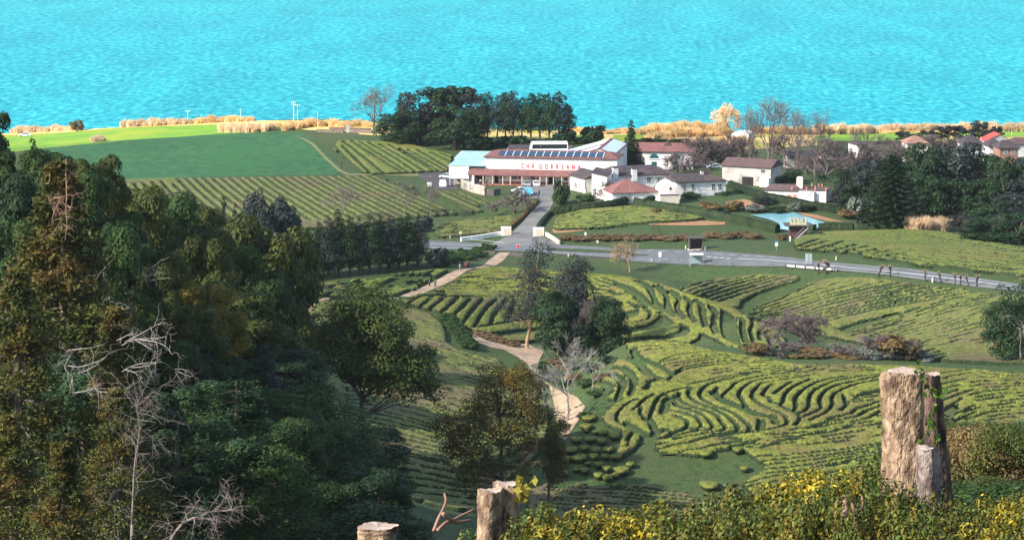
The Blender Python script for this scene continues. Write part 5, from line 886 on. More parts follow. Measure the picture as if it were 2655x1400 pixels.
def climber(lines, d, label, m, size=.07, n=26, name="climber"):
    mb = MB(); rng = np.random.default_rng(n); C = []
    for P in lines:
        Q = smooth(P, 5); W = [Vector(pt(u, v, d + .03 * math.sin(i))) for i, (u, v) in enumerate(Q)]; mb.tube(W, .004, 5); C += [np.array(W[i]) + rng.normal(0, .012, 3) for i in rng.integers(0, len(W), n)]
    r = empty(name, mb.v[0]); o = Vector(mb.v[0]); mb.v = [tuple(Vector(q) - o) for q in mb.v]; mb.build("stem", m[0], r); C = np.array(C) - np.array(o); V, Fc = leaves(C, np.tile([0, -1.0, .4], (len(C), 1)), size, rng, .62, .8); meshob("leaves", V, Fc, m[1], r); tag(r, label, "climber")
L_ivy = leaf("bright climber leaves", (.035, .10, .012), (.12, .21, .018), isl=.4, sc=9)
climber([d8("1965,170 1970,230 2010,280 2030,350"), d8("2000,300 2060,360 2110,360"), d8("2020,500 2060,560 2050,660"), d8("1970,640 2010,600 2030,520 2060,430")], 14.05, "green climber twining up between the stems of the tall stump", (L_olive, L_ivy), n=12, size=.038)
climber([d7("1075,1030 1090,980 1100,930"), d7("1075,1030 1120,990 1170,935"), d7("1080,1080 1100,1060")], 13.15, "yellow green shoot sprouting at the double-topped stump", (L_yel, L_yel), .05, 7, name="leafy_shoot")
def twig(lines, d, label, r=.008):
    mb = MB()
    for P in lines: W = [pt(u, v, d + .02 * i) for i, (u, v) in enumerate(smooth(P, 4))]; mb.tube(W, np.linspace(r, r * .6, len(W)), 6)
    tag(mb.build("bare_twig", B_rust, smoothed=True), label, "twig", "bare twigs in the foreground")
twig([d8("1605,1130 1600,1060 1640,1010 1640,950"), d8("1600,1060 1580,990")], 12.2, "forked bare twig standing out of the shrubs left of the tall stump")
twig([d8("1530,1090 1545,1030 1535,950")], 12.25, "short cut stem beside the forked twig", .016)
twig([d7("475,1290 510,1200 540,1140 560,1080 550,1030"), d7("540,1170 600,1215 660,1190 760,1140"), d7("500,1290 570,1230 650,1230 740,1215")], 14.0, "crooked pale branch leaning left of the double-topped stump", .010)
# ---- labels for the clipped tea rows
def nth(i):
    w = ["first", "second", "third", "fourth", "fifth", "sixth", "seventh", "eighth", "ninth", "tenth", "eleventh", "twelfth", "thirteenth", "fourteenth", "fifteenth", "sixteenth", "seventeenth", "eighteenth", "nineteenth", "twentieth"]
    return w[i] if i < 20 else ["twenty", "thirty", "forty", "fifty", "sixty"][i // 10 - 2 + (1 if i % 10 == 9 else 0)] + ("-" + w[i % 10] if i % 10 != 9 else "")
cnt = {}
for o, lab, place in TEA: cnt[place] = cnt.get(place, 0) + 1
seen = {}
for o, lab, place in TEA:
    i = seen.get(place, 0); seen[place] = i + 1
    s = "leftmost" if i == 0 else "rightmost" if i == cnt[place] - 1 else nth(i) + " from the left"
    tag(o, f"{lab}, {s}", "tea hedge", "tea hedges of the " + place)
# ================================================================== BUILDINGS
W_white = mat("white limewash", (.79, .755, .72), (.85, .82, .79), .35, .85, c3=(.62, .58, .54), c3scale=.35, stretch=(1, 1, .35))
W_old = mat("stained old render", (.44, .40, .36), (.58, .54, .48), .5, .9, c3=(.26, .24, .22), c3scale=.3)
W_cream = mat("cream render", (.58, .50, .40), (.68, .60, .50), .6, .9)
W_grey = mat("pale grey render", (.42, .42, .41), (.52, .51, .50), .5, .9)
R_red = mat("red roof tiles", (.185, .085, .078), (.26, .122, .108), 1.2, .8, c3=(.17, .08, .075), c3scale=.25, bump=.05, bscale=4)
R_dark = mat("old dark roof tiles", (.052, .044, .050), (.088, .070, .076), 1.0, .85, c3=(.12, .078, .07), c3scale=.2, bump=.05, bscale=4)
R_brown = mat("weathered brown roof tiles", (.105, .066, .066), (.15, .092, .088), 1.0, .85, bump=.05, bscale=4)
R_orange = mat("orange roof tiles", (.27, .14, .10), (.35, .20, .15), 1.0, .85, bump=.05, bscale=4)
R_blue = mat("pale blue roof sheet", (.30, .47, .50), (.36, .54, .56), .4, .5, c3=(.42, .55, .55), c3scale=.2, stretch=(1, .2, 1))
R_panel = mat("pale roof panel", (.62, .74, .82), (.68, .80, .86), .3, .35, spec=.5)
G_dark = mat("dark window glass", (.018, .024, .03), rough=.12, spec=.5)
G_sky = mat("blue skylight glass", (.02, .05, .09), (.035, .075, .12), 1.5, .15, spec=.5)
P_teal = mat("teal paint", (.012, .11, .105), rough=.5); P_white = mat("white paint", (.80, .79, .76), rough=.5); P_red = mat("red letter paint", (.55, .03, .055), rough=.5); P_dark = mat("dark doorway timber", (.020, .018, .020), (.04, .03, .03), 2, .8)
P_grey = mat("grey metal", (.30, .33, .34), (.38, .40, .41), 1, .5); P_pink = mat("salmon paint", (.55, .20, .15), (.62, .27, .2), 2, .7); P_base = mat("dull red plinth paint", (.33, .12, .10), (.40, .17, .14), 1, .8)
P_brown = mat("dark brown timber", (.070, .030, .030), (.105, .048, .045), 2, .8, stretch=(4, 4, .5)); P_stone = mat("dark stone", (.07, .06, .058), (.14, .12, .11), 2.5, .9, bump=.06); P_conc = mat("weathered concrete", (.30, .25, .21), (.46, .40, .34), .8, .9, c3=(.15, .13, .12), c3scale=.5)
class BF:
    """a building's frame: its front eave line seen from (uL,vL) to (uR,vR), level, dL metres off on the left"""
    def __init__(s, name, label, cat, uL, vL, uR, vR, dL, group=None):
        p0 = Vector(pt(uL, vL, dL)); b = ray(uR, vR)[1]; dR = (p0.z - CAMZ) / b; p1 = Vector(pt(uR, vR, float(dR)))
        e = p1 - p0; s.W = math.hypot(e.x, e.y); s.ex = Vector((e.x / s.W, e.y / s.W)); s.ey = Vector((-s.ex.y, s.ex.x)); s.p0 = p0
        m = (p0 + p1) / 2; s.g = float(gz(m.x, m.y)); s.E = p0.z - s.g; s.r = empty(name, (p0.x, p0.y, s.g), math.atan2(s.ex.y, s.ex.x)); tag(s.r, label, cat, group)
    def q(s, u, v, y=0.0):
        """photo pixel -> local (x, z) on the building's plane at local depth y"""
        a, b = [float(k) for k in ray(u, v)]; n = s.ey; o = Vector((s.p0.x, s.p0.y)) + n * y
        d = o.dot(n) / (a * n.x + n.y); w = Vector((a * d, d)) - Vector((s.p0.x, s.p0.y)); return w.dot(s.ex), CAMZ + b * d - s.g
    def box(s, nm, m, x0, x1, y0, y1, z0, z1, parent=None): return MB().box(x0, x1, y0, y1, z0, z1).build(nm, m, parent or s.r)
    def hip(s, m, x0, x1, y0, y1, z, rise, i0, i1, o=.4, nm="roof", th=.22):
        """i0/i1: how far the ridge stops short of either end (0 = gable)"""
        x0 -= o; x1 += o; y0 -= o; y1 += o; ym = (y0 + y1) / 2; V = [(x0, y0, z), (x1, y0, z), (x1, y1, z), (x0, y1, z), (x0 + i0, ym, z + rise), (x1 - i1, ym, z + rise)]
        V += [(x, y, q - th) for x, y, q in V[:4]]
        MB().box(x0 - .04, x1 + .04, y0 - .14, y0 - .01, z - th - .02, z - th + .1).build('gutter', R_dark, s.r)
        return MB().add(V, [(0, 1, 5, 4), (1, 2, 5), (2, 3, 4, 5), (3, 0, 4), (6, 7, 1, 0), (7, 8, 2, 1), (8, 9, 3, 2), (9, 6, 0, 3), (9, 8, 7, 6)]).build(nm, m, s.r)
    def win(s, x0, x1, z0, z1, y=-.04, nm="window", pane=None, fr=None, bars=1, t=.09, shut=None):
        p = MB().box(x0, x1, y, y + .06, z0, z1).build(nm, pane or G_dark, s.r); f = MB()
        for a in ((x0 - t, x0, z0 - t, z1 + t), (x1, x1 + t, z0 - t, z1 + t), (x0, x1, z0 - t, z0), (x0, x1, z1, z1 + t)): f.box(a[0], a[1], y - .05, y + .05, a[2], a[3])
        for k in range(bars): xm = x0 + (x1 - x0) * (k + 1) / (bars + 1); f.box(xm - .035, xm + .035, y - .03, y - .004, z0, z1)
        if bars: zm = (z0 + z1) / 2; f.box(x0, x1, y - .026, y - .006, zm - .03, zm + .03)
        f.build("frame", fr or P_white, p)
        if shut:
            for a, b in ((x0 - t - .5, x0 - t - .02), (x1 + t + .02, x1 + t + .5)): MB().box(a, b, y - .06, y + .02, z0, z1).build("shutter", shut, p)
        return p
    def winpx(s, u0, u1, v0, v1, **k):
        a, z1 = s.q(u0, v0); b, z0 = s.q(u1, v1); return s.win(a, b, z0, z1, **k)
def text_mesh(items, size, m, parent, extr=.04, bold=.012, sx=.62, name="lettering"):
    """items: (letter, x, z) centres of upright letters on the plane y = 0, facing -y"""
    mb = MB()
    for ch, x, z in items:
        cu = bpy.data.curves.new("t", "FONT"); cu.body = ch; cu.size = size; cu.extrude = extr; cu.offset = bold; cu.align_x = "CENTER"; o = bpy.data.objects.new("t", cu); COL.objects.link(o)
        bpy.context.view_layer.update(); me = bpy.data.meshes.new_from_object(o.evaluated_get(bpy.context.evaluated_depsgraph_get()))
        mb.add([(x + q.co.x * sx, -q.co.z - .02, z + q.co.y) for q in me.vertices], [tuple(p.vertices) for p in me.polygons]); bpy.data.objects.remove(o); bpy.data.meshes.remove(me)
    return mb.build(name, m, parent)
C3 = lambda x, y: (1150 + x / 5.152, 330 + y / 5.152)
C4 = lambda x, y: (1450 + x / 5.152, 330 + y / 5.152)
C5 = lambda x, y: (1850 + x / 3.2, 220 + y / 3.2)
# ---- the tea factory
f = BF("tea_factory", "long white tea factory with red lettering and a row of roof lights", "factory", 1257, 407.6, 1600, 414.4, 792); W, E = f.W, f.E; Dp = 11.5
f.box("wall", W_white, 0, W, 0, Dp, -1.5, E)
rf = f.hip(R_red, 0, W, 0, Dp, E + .2, 1.35, 3.2, 3.4, .35)
sl = Vector((0, Dp / 2 + .35, 1.35)).normalized()
for i in range(14):
    x0 = f.q(1291 + i * 19.55, 400)[0]; x1 = f.q(1291 + i * 19.55 + 16.6, 400)[0]; V = []
    for x, t in ((x0, 1.0), (x1, 1.0), (x1, 4.7), (x0, 4.7)):
        for k in (.06, .16): V.append((x, -.35 + sl.y * t, E + .2 + sl.z * t + k))
    sk = MB().add(V, [(0, 2, 4, 6), (7, 5, 3, 1), (0, 1, 3, 2), (2, 3, 5, 4), (4, 5, 7, 6), (6, 7, 1, 0)]).build("skylight", G_sky, rf)
    MB().add([(x1 + dx, -.35 + sl.y * t, E + .2 + sl.z * t + k) for t in (.9, 4.8) for dx in (.03, .2) for k in (.05, .2)], [(0, 1, 3, 2), (4, 6, 7, 5), (0, 4, 5, 1), (2, 3, 7, 6), (1, 5, 7, 3), (0, 2, 6, 4)]).build("frame", P_white, sk)
# veranda
zt = f.q(1257, 437.7)[1]; zb = f.q(1257, 453)[1] + .35; xv0 = f.q(1217, 440)[0]; xv1 = W - 4
MB().add([(xv0, .02, zt), (xv1, .02, zt), (xv1, -3.2, zb), (xv0, -3.2, zb), (xv0, .02, zt - .2), (xv1, .02, zt - .2), (xv1, -3.2, zb - .2), (xv0, -3.2, zb - .2)], [(3, 2, 1, 0), (4, 5, 6, 7), (0, 4, 7, 3), (1, 2, 6, 5), (3, 7, 6, 2)]).build("veranda_roof", R_red, f.r)
f.box("wall", W_white, xv0 + .1, -.02, 0, 6, -1.5, zt)
f.box("plinth", P_base, 4.2, xv1, -.06, 0, -.4, .62)
x = lambda c: f.q(1150 + c / 5.152, 465)[0]; zz = lambda c: f.q(1300, 330 + c / 5.152)[1]
for a, b, c, d_, nm in ((410, 548, 625, 735, "doorway"), (680, 735, 640, 722, "doorway"), (1402, 1488, 650, 750, "doorway")): f.box(nm, P_dark, x(a), x(b), -.09, .0, -.3, zz(c))
for a, b in ((752, 812), (918, 978), (1000, 1055), (1165, 1218), (1245, 1295), (1615, 1655)): f.win(x(a), x(b), zz(690), zz(645), y=-.08, bars=1)
for a in (553, 680, 815, 915, 1070, 1310, 1395, 1490, 1600, 1700): MB().box(x(a) - .11, x(a) + .11, -3.05, -2.8, -1, zb - .1).build("veranda_post", W_cream, f.r)
f.box("step", P_base, x(540), x(1700), -3.3, -.05, -.8, .05)
# letters of the name, spaced as on the wall
ztx = lambda c, v: f.q(1150 + c / 5.152, v)[1]
text_mesh([(ch, f.q(1150 + c / 5.152, 432)[0], f.q(1150 + c / 5.152, 437.2 + (c - 1040) * .0040)[1]) for ch, c in zip("CHÁGORREANA", (1058, 1125, 1195, 1297, 1375, 1447, 1518, 1588, 1660, 1735, 1812))], 1.95, P_red, f.r, bold=.045, sx=.56)
# left annexes with pale blue roofs
xa0 = f.q(1165, 440)[0]; xa1 = f.q(1216.5, 440)[0]; za = f.q(1190, 428)[1]; zl = f.q(1190, 463)[1]
f.box("annex_wall", W_white, xa0, xa1, -.6, 5.5, zl, za)
MB().add([(xa0 - .15, -.75, za), (xv0 + 4.3, -.75, za), (xv0 + 4.3, 5.5, za + .95), (xa0 - .15 + 1.0, 5.5, za + .95), (xa0 - .15, -.75, za - .15), (xv0 + 4.3, -.75, za - .15), (xv0 + 4.3, 5.5, za + .8), (xa0 + .85, 5.5, za + .8)], [(0, 1, 2, 3), (7, 6, 5, 4), (0, 4, 5, 1), (3, 2, 6, 7), (0, 3, 7, 4), (1, 5, 6, 2)]).build("annex_roof", R_blue, f.r)
for xx in (xa0 + .2, xa0 + 1.5, xa1 - .6, xa1 - .05): f.box("pillar", P_grey, xx - .15, xx + .15, -.3, .0, -2.5, zl)
f.box("undercroft_wall", P_conc, xa0 + .3, xa1 + .4, 4.5, 4.8, -2.5, zl)
MB().prism([(xa0 + 2.0, -2.2), (xa1 - .3, -2.2), (xa1 - .3, zl - .3)], 2.2, 3.4).build("outside_stair", P_conc, f.r)
zb2 = f.q(1230, 412, 6)[1]; xb0 = f.q(1180, 400, 7)[0]; xb1 = f.q(1287, 400, 7)[0]; f.box("annex_wall", W_white, xb0, -.1, 6.2, 13, -1.5, zb2)
MB().add([(xb0 - .2, 6.0, zb2), (0.05, 6.0, zb2), (0.05, 13.2, zb2 + 1.3), (xb0 + .6, 13.2, zb2 + 1.3), (xb0 - .2, 6.0, zb2 - .15), (.05, 6.0, zb2 - .15), (.05, 13.2, zb2 + 1.1), (xb0 + .6, 13.2, zb2 + 1.1)], [(0, 1, 2, 3), (7, 6, 5, 4), (0, 4, 5, 1), (3, 2, 6, 7), (0, 3, 7, 4), (1, 5, 6, 2)]).build("annex_roof", R_blue, f.r)
# ---- gabled hall behind
h = BF("factory_hall", "gabled hall with pale roof panels rising behind the factory's right end", "factory", 1518, 399, 1592, 400.5, 806); xr, zr = h.q(1553.5, 386); xe, ze = h.q(1596, 401); L = 26; xl, zl_ = h.q(1437, 400)
zl_ = zr - (xr - xl) * .29; ze = zr - (xe - xr) * .36
MB().prism([(xl + .4, -2), (xe - .25, -2), (xe - .25, ze - .1), (xr, zr - .12), (xl + .4, zl_ - .1)], 0, L).build("wall", W_white, h.r)
def slab(x0, z0, x1, z1, y0, y1, k, th): return MB().add([(x0, y0, z0 + k), (x1, y0, z1 + k), (x1, y1, z1 + k), (x0, y1, z0 + k), (x0, y0, z0 + k - th), (x1, y0, z1 + k - th), (x1, y1, z1 + k - th), (x0, y1, z0 + k - th)], [(0, 1, 2, 3), (7, 6, 5, 4), (0, 4, 5, 1), (1, 5, 6, 2), (2, 6, 7, 3), (3, 7, 4, 0)])
rl = slab(xl, zl_, xr, zr, -.3, L + .3, .12, .2).build("roof", R_red, h.r); rr_ = slab(xr, zr, xe, ze, -.3, L + .3, .12, .2).build("roof", R_red, h.r)
lx = lambda t: (xl + (xr - xl) * t, zl_ + (zr - zl_) * t); rx = lambda t: (xr + (xe - xr) * t, zr + (ze - zr) * t)
slab(*lx(.02), *lx(.955), 13.5, L - .5, .17, .04).build("roof_panel", R_panel, rl); slab(*lx(.5), *lx(.955), .6, 9.0, .17, .04).build("roof_panel", R_panel, rl); slab(*rx(.14), *rx(.94), .6, L - .5, .17, .04).build("roof_panel", R_panel, rr_)
# ---- long wing behind on the right, long low shed
w_ = BF("factory_wing", "long white wing with a red brown roof and arched teal window", "building", 1602, 392.6, 1796, 395.2, 846); f2 = w_
w_.box("wall", W_white, 0, w_.W, 0, 9, -1.5, w_.E); rw = w_.hip(R_red, 0, w_.W, 0, 9, w_.E + .15, 2.1, 0, 4, .4); 
for cu in (1696, 1752):
    xc, zc = w_.q(cu, 411); arc = [(xc + 1.35 * math.cos(t), zc + 1.35 * math.sin(t)) for t in np.linspace(0, math.pi, 13)]; p = MB().prism(arc, -.08, .02).build("arched_window", P_teal, w_.r); MB().box(xc - 1.6, xc + 1.6, -.2, .0, zc - .25, zc - .02).build("sill", P_white, p)
    w_.box("door", P_teal, xc - .75, xc + .75, -.06, .02, 0, zc - 1.0)
for a in (1122, 1030): x0, z1 = w_.q(*C4(a - 17, 425)); x1, z0 = w_.q(*C4(a + 17, 505)); w_.win(x0, x1, z0, z1, bars=1)
MB().prism([(w_.W - 9, w_.E + 1.3), (w_.W - 6, w_.E + 1.3), (w_.W - 7.5, w_.E + 2.7)], 2.5, 6).build("dormer", R_brown, w_.r)
s_ = BF("long_shed", "long low shed with a dark roof behind the white coach", "shed", 1319, 391, 1480, 392.5, 838); s_.box("wall", W_grey, 0, s_.W, 0, 7, -1.5, s_.E); s_.hip(R_dark, 0, s_.W, 0, 7, s_.E + .1, 1.3, 0, 0, .3); s_.box("gable_wall", W_cream, -.45, -.3, -.3, 7.3, -1, s_.E + .6)
# ---- white houses
hb = BF("manor_house", "two storey white house with a dark hipped roof and three chimneys", "house", 1574.5, 457.6, 1752, 451.4, 760); E = hb.E; W = hb.W
hb.box("wall", W_white, 0, W, 0, 9, -1.5, E); hb.hip(R_dark, 0, W, 0, 9, E + .12, 2.0, 3.0, 5.2, .35)
for u0, u1, v0, v1, y0 in ((718, 790, 545, 690, -.55), (975, 1040, 562, 720, -.6), (1400, 1450, 512, 600, 2.0)):
    a, zt_ = hb.q(*C4(u0, v0), y0); b, zb_ = hb.q(*C4(u1, v1), y0); c = MB().box(a, b, y0, y0 + 1.0, zb_, zt_).build("chimney", W_white, hb.r); MB().box(a - .08, b + .08, y0 - .08, y0 + 1.08, zt_, zt_ + .14).build("cap", R_dark, c)
for u0, u1 in ((1172, 1222), (1312, 1372), (1452, 1502)): hb.winpx(*[C4(u0, 0)[0], C4(u1, 0)[0]], C4(0, 672)[1], C4(0, 738)[1], shut=W_grey)
# gabled wing on its left, lean barn further left
hg = BF("white_gable_wing", "white house wing with a tall lean gable facing the hedge", "house", *C4(435, 700), *C4(640, 705), 752); a, z0 = hg.q(*C4(435, 608)); b, z1 = hg.q(*C4(640, 658))
MB().prism([(0, -2), (hg.W, -2), (hg.W, z1), (0, z0)], 0, 8).build("wall", W_white, hg.r)
MB().add([(-.2, -.3, z0 + .12), (hg.W + .2, -.3, z1 + .05), (hg.W + .2, 8.2, z1 + .5), (-.2, 8.2, z0 + .5), (-.2, -.3, z0 - .05), (hg.W + .2, -.3, z1 - .1), (hg.W + .2, 8.2, z1 + .3), (-.2, 8.2, z0 + .3)], [(0, 1, 2, 3), (7, 6, 5, 4), (0, 4, 5, 1), (1, 5, 6, 2), (2, 6, 7, 3), (3, 7, 4, 0)]).build("roof", R_dark, hg.r); hg.winpx(C4(455, 0)[0], C4(492, 0)[0], C4(0, 820)[1], C4(0, 905)[1], bars=1)
ha = BF("barn_house", "white barn with a dark roof, its long wall turned to the driveway", "house", *C4(150, 640), *C4(345, 690), 772); ha.box("wall", W_white, 0, ha.W, 0, 7, -2, ha.E); ha.hip(R_dark, 0, ha.W, 0, 7, ha.E + .1, 1.7, 0, 0, .35)
for t in (.3, .62): ha.win(ha.W * t, ha.W * t + .8, 1.0, 2.2)
hc = BF("red_roof_house", "low white house under a red tiled roof nearest the hedge", "house", 1588, 500.5, 1709, 496.6, 741); E = hc.E; ax, az = hc.q(*C4(872, 690), 4); W = hc.W
hc.box("wall", W_white, 0, W, 0, 8, -2, E); MB().add([(-.4, -.4, E), (W + .4, -.4, E), (W + .4, 8.4, E), (-.4, 8.4, E), (ax, 4, az), (-.4, -.4, E - .2), (W + .4, -.4, E - .2), (W + .4, 8.4, E - .2), (-.4, 8.4, E - .2)], [(0, 1, 4), (1, 2, 4), (2, 3, 4), (3, 0, 4), (5, 6, 1, 0), (6, 7, 2, 1), (7, 8, 3, 2), (8, 5, 0, 3), (8, 7, 6, 5)]).build("roof", R_red, hc.r)
for u0, u1 in ((918, 955), (1000, 1030), (1180, 1205)): hc.winpx(C4(u0, 0)[0], C4(u1, 0)[0], C4(0, 925)[1], C4(0, 985)[1])
dx_, dz_ = hc.q(*C4(910, 835), 1.0); MB().add([(dx_ + .55 * math.cos(t), .6, dz_ + .55 * math.sin(t)) for t in np.linspace(0, math.tau, 14, endpoint=False)] + [(dx_, .9, dz_)], [(i, (i + 1) % 14, 14) for i in range(14)]).build("satellite_dish", W_cream, hc.r)
hd = BF("curved_gable_chapel", "small white building with a curved gable and cross shaped opening", "building", *C4(1345, 850), *C4(1610, 845), 742); P = [hd.q(*C4(a, b)) for a, b in ((1340, 925), (1345, 850), (1375, 785), (1420, 748), (1475, 728), (1530, 745), (1580, 790), (1605, 850), (1615, 925))]
MB().prism([(P[0][0], -2), (P[-1][0], -2)] + P[::-1], 0, 6).build("wall", W_white, hd.r); xc, zc = hd.q(*C4(1487, 822)); MB().box(xc - .13, xc + .13, -.05, .04, zc - .4, zc + .4).box(xc - .32, xc + .32, -.055, .03, zc - .12, zc + .12).build("cross_opening", P_dark, hd.r)
a, z1 = hd.q(*C4(1350, 912), -1.2); b, z0 = hd.q(*C4(1600, 1005), -1.2); hd.box("forecourt_wall", W_cream, a, b, -1.3, -.9, z0 - 1, z1); hd.box("coping", R_dark, a - .1, b + .1, -1.4, -.8, z1, z1 + .18)
he = BF("low_house_wing", "single storey white house wing with a dark roof and paired windows", "house", *C4(1570, 738), *C4(2224, 714), 757); E = he.E; he.box("wall", W_white, 0, he.W, 0, 8, -2, E); he.hip(R_dark, 0, he.W, 0, 8, E + .1, 1.7, 0, 4.2, .35)
for u0, u1 in ((1765, 1800), (2035, 2078), (2122, 2165)): he.winpx(C4(u0, 0)[0], C4(u1, 0)[0], C4(0, 762)[1], C4(0, 830)[1])
a, z1 = he.q(*C4(1895, 588), 3); b, z0 = he.q(*C4(1932, 650), 3); c = MB().box(a, b, 3, 3.8, z0 - .6, z1).build("chimney", W_cream, he.r); MB().box(a - .08, b + .08, 2.92, 3.88, z1, z1 + .12).build("cap", R_dark, c)
hf = BF("stone_barn", "old grey barn with stained walls and a dark doorway", "barn", *C5(72, 668), *C5(476, 690), 790); E = hf.E; W = hf.W; hf.box("wall", W_old, 0, W, 0, 9, -2, E); hf.hip(R_brown, 0, W, 0, 9, E + .1, 1.7, 0, 0, .35)
a, z1 = hf.q(*C5(238, 762)); b, z0 = hf.q(*C5(330, 820)); hf.box("doorway", P_dark, a, b, -.05, .05, -.5, z1); hf.winpx(C5(396, 0)[0], C5(424, 0)[0], C5(0, 706)[1], C5(0, 730)[1], fr=P_grey); a, z1 = hf.q(*C5(402, 768)); b, _ = hf.q(*C5(476, 800)); hf.box("lean_to", W_white, a, b, -2.0, -.01, -2, z1)
hh = BF("terrace_house", "low white house with a big square chimney and posts round its roof terrace", "house", *C5(425, 868), *C5(935, 886), 752); E = hh.E; W = hh.W; xm = hh.q(*C5(690, 880))[0]; hh.box("wall", W_white, 0, W, 0, 8, -2, E); hh.hip(R_brown, 0, xm, 0, 8, E + .08, 1.0, 2.0, 1.0, .3)
hh.box("terrace_floor", R_brown, xm + .3, W + .1, -.1, 8.1, E + .004, E + .16); a, z1 = hh.q(*C5(688, 772), 3); b, _ = hh.q(*C5(740, 772), 3); c = MB().box(a, b, 3, 4.5, E, z1).build("chimney", W_cream, hh.r); MB().box(a + .2, b - .2, 3.2, 4.3, z1, z1 + .2).build("cap", W_white, c)
for c_, y in ((650, -.02), (770, 0), (815, 7.7), (843, 0), (900, 7.7), (932, 0), (870, 7.7)): x_ = hh.q(*C5(c_, 880), y)[0]; MB().box(x_ - .14, x_ + .14, y - .12, y + .16, E + .05, E + (1.35 if c_ == 843 else 1.0)).build("terrace_post", P_pink, hh.r)
for c_ in (628, 676): x_, z_ = hh.q(*C5(c_, 935)); hh.box("doorway", P_pink, x_ - .5, x_ + .5, -.05, .03, -.5, z_ + .8)
a, z1 = hh.q(*C5(840, 893)); b, _ = hh.q(*C5(775, 893)); MB().prism([(a, E), (b - .2, .1), (b - .2, -1.5), (a, -1.5)], -1.1, -.02).build("outside_stair", W_white, hh.r); MB().prism([(a, E + .45), (b - .2, .55), (b - .2, .25), (a, E + .15)], -1.2, -1.11).build("stair_rail", R_dark, hh.r)
# ---- village and coast
for u0, u1, ve, rise, d, rm, wm, rt, lab, gab in ((2352, 2406, 372, 1.9, 868, R_orange, W_cream, .2, "low village house with a faded orange hipped roof", 3), (2497, 2550, 374, 2.4, 880, R_dark, W_grey, 0, "village house with a broad black brown roof", 3), (2556, 2620, 366, 0, 905, mat("bright red roof", (.50, .07, .055), (.58, .10, .08), 1, .7), W_grey, 0, "tall grey gabled house with a bright red roof edge", 0), (2565, 2602, 380, 1.8, 862, R_dark, W_white, 0, "village house with a dark roof in front of the red edged gable", 2), (2592, 2640, 384, 1.9, 850, R_dark, R_orange, 0, "orange walled village house at the right edge", 2), (2622, 2680, 374, 1.6, 880, R_brown, W_white, 0, "white village house cut by the right edge of the photo", 2), (2225, 2241, 376, 0.9, 850, R_dark, W_white, 0, "tiny white hut among the leafless shrubs", 0), (2042, 2122, 403, .8, 838, R_dark, W_old, 0, "long ruined white wall house behind the leafless trees", 1)):
    v = BF("village_house", lab, "house", u0, ve, u1, ve - .6, d, "village houses"); E = v.E
    if E < 1.6: v.r.location.z -= 2.4 - E; E = 2.4; v.E = E
    v.box("wall", wm, 0, v.W, 0, 7, -3, E)
    if rm.name.startswith("bright"):
        MB().prism([(0, E - .01), (v.W, E - .01), (v.W * .55, E + 2.0)], 0, 7).build("gable_wall", wm, v.r); slab(-.4, E - .2, v.W * .55, E + 2.05, -.3, 7.3, .15, .14).build("roof", rm, v.r); slab(v.W * .55, E + 2.05, v.W + .4, E - .2, -.3, 7.3, .15, .14).build("roof", rm, v.r)
    else: v.hip(rm, 0, v.W, 0, 7, E + .05, rise, gab, gab, .4)
    v.win(v.W * .25, v.W * .25 + .9, E - 1.7, E - .7); v.win(v.W * .65, v.W * .65 + .9, E - 1.7, E - .7)
v = BF("coast_shed", "white tunnel shaped shed on the golden coast", "shed", 1896, 329, 1943, 331, 952); n = 12; arc = [(v.W / 2 - math.cos(t) * v.W / 2, .2 + math.sin(t) ** .6 * 1.8) for t in np.linspace(0, math.pi, n)]
o = MB().prism([(0, -1.5), *arc, (v.W, -1.5)], 0, 6).build("cover", P_white, v.r); v.box("doorway", W_grey, v.W * .4, v.W * .6, -.06, .02, -.5, 1.3)
def wallstrip(P, h, th, label, m, name="stone_wall", cat="wall", group=None, cap=None, **k):
    Q = dens(P, 6); W = at(Q[:, 0], Q[:, 1], **k); T = np.gradient(W[:, :2], axis=0); T /= np.linalg.norm(T, axis=1)[:, None]; Nn = np.c_[-T[:, 1], T[:, 0]] * th / 2
    def strip(k0, z0, z1, nm, mt, par=None, lbl=False):
        V = [];
        for i in range(len(W)):
            for sgn, z in ((-k0, z0), (k0, z0), (k0, z1), (-k0, z1)): V.append((W[i, 0] + Nn[i, 0] * sgn, W[i, 1] + Nn[i, 1] * sgn, W[i, 2] + z))
        n = len(W); Fc = [(i * 4 + j, i * 4 + (j + 1) % 4, i * 4 + 4 + (j + 1) % 4, i * 4 + 4 + j) for i in range(n - 1) for j in range(4)] + [(0, 1, 2, 3), ((n - 1) * 4 + 3, (n - 1) * 4 + 2, (n - 1) * 4 + 1, (n - 1) * 4)]
        if par is not None: V = [Vector(q) - par.location for q in V]
        b = MB(); b.add(V, Fc); return b.build(nm, mt, par)
    if not cap: return tag(strip(1, -.6, h, name, m), label, cat, group)
    r = tag(empty(name, tuple(W[0])), label, cat, group); strip(1, -.6, h, "wall", m, r); strip(1.25, h, h + .12, "coping", cap, r); return r
wallstrip([(1197, 488), (1228, 500), (1258, 507)], 2.2, .4, "weathered retaining wall curving down from the factory's left end", P_conc, cap=W_cream); wallstrip([(1259, 506), (1280, 508), (1296, 505)], 1.7, .4, "darker stretch of retaining wall behind the leafless tree", P_stone)
wallstrip([(1195, 626), (1250, 619), (1304, 609)], .85, .5, "long low white wall sweeping to the left gate block", P_white, cap=W_white); wallstrip([(1412, 609), (1432, 621), (1450, 634)], .75, .45, "short cream wall curving down from the right gate block", W_cream, cap=W_cream)
wallstrip([(1238, 658), (1285, 659)], .75, .5, "dark stone wall left of the dirt path at the main road", P_stone); wallstrip([(1323, 664), (1345, 666), (1369, 668)], .95, .5, "dark stone wall right of the dirt path at the main road", P_stone)
P_ruin = mat("ruined field stone", (.10, .08, .065), (.20, .155, .12), 1.5, .95, bump=.05)
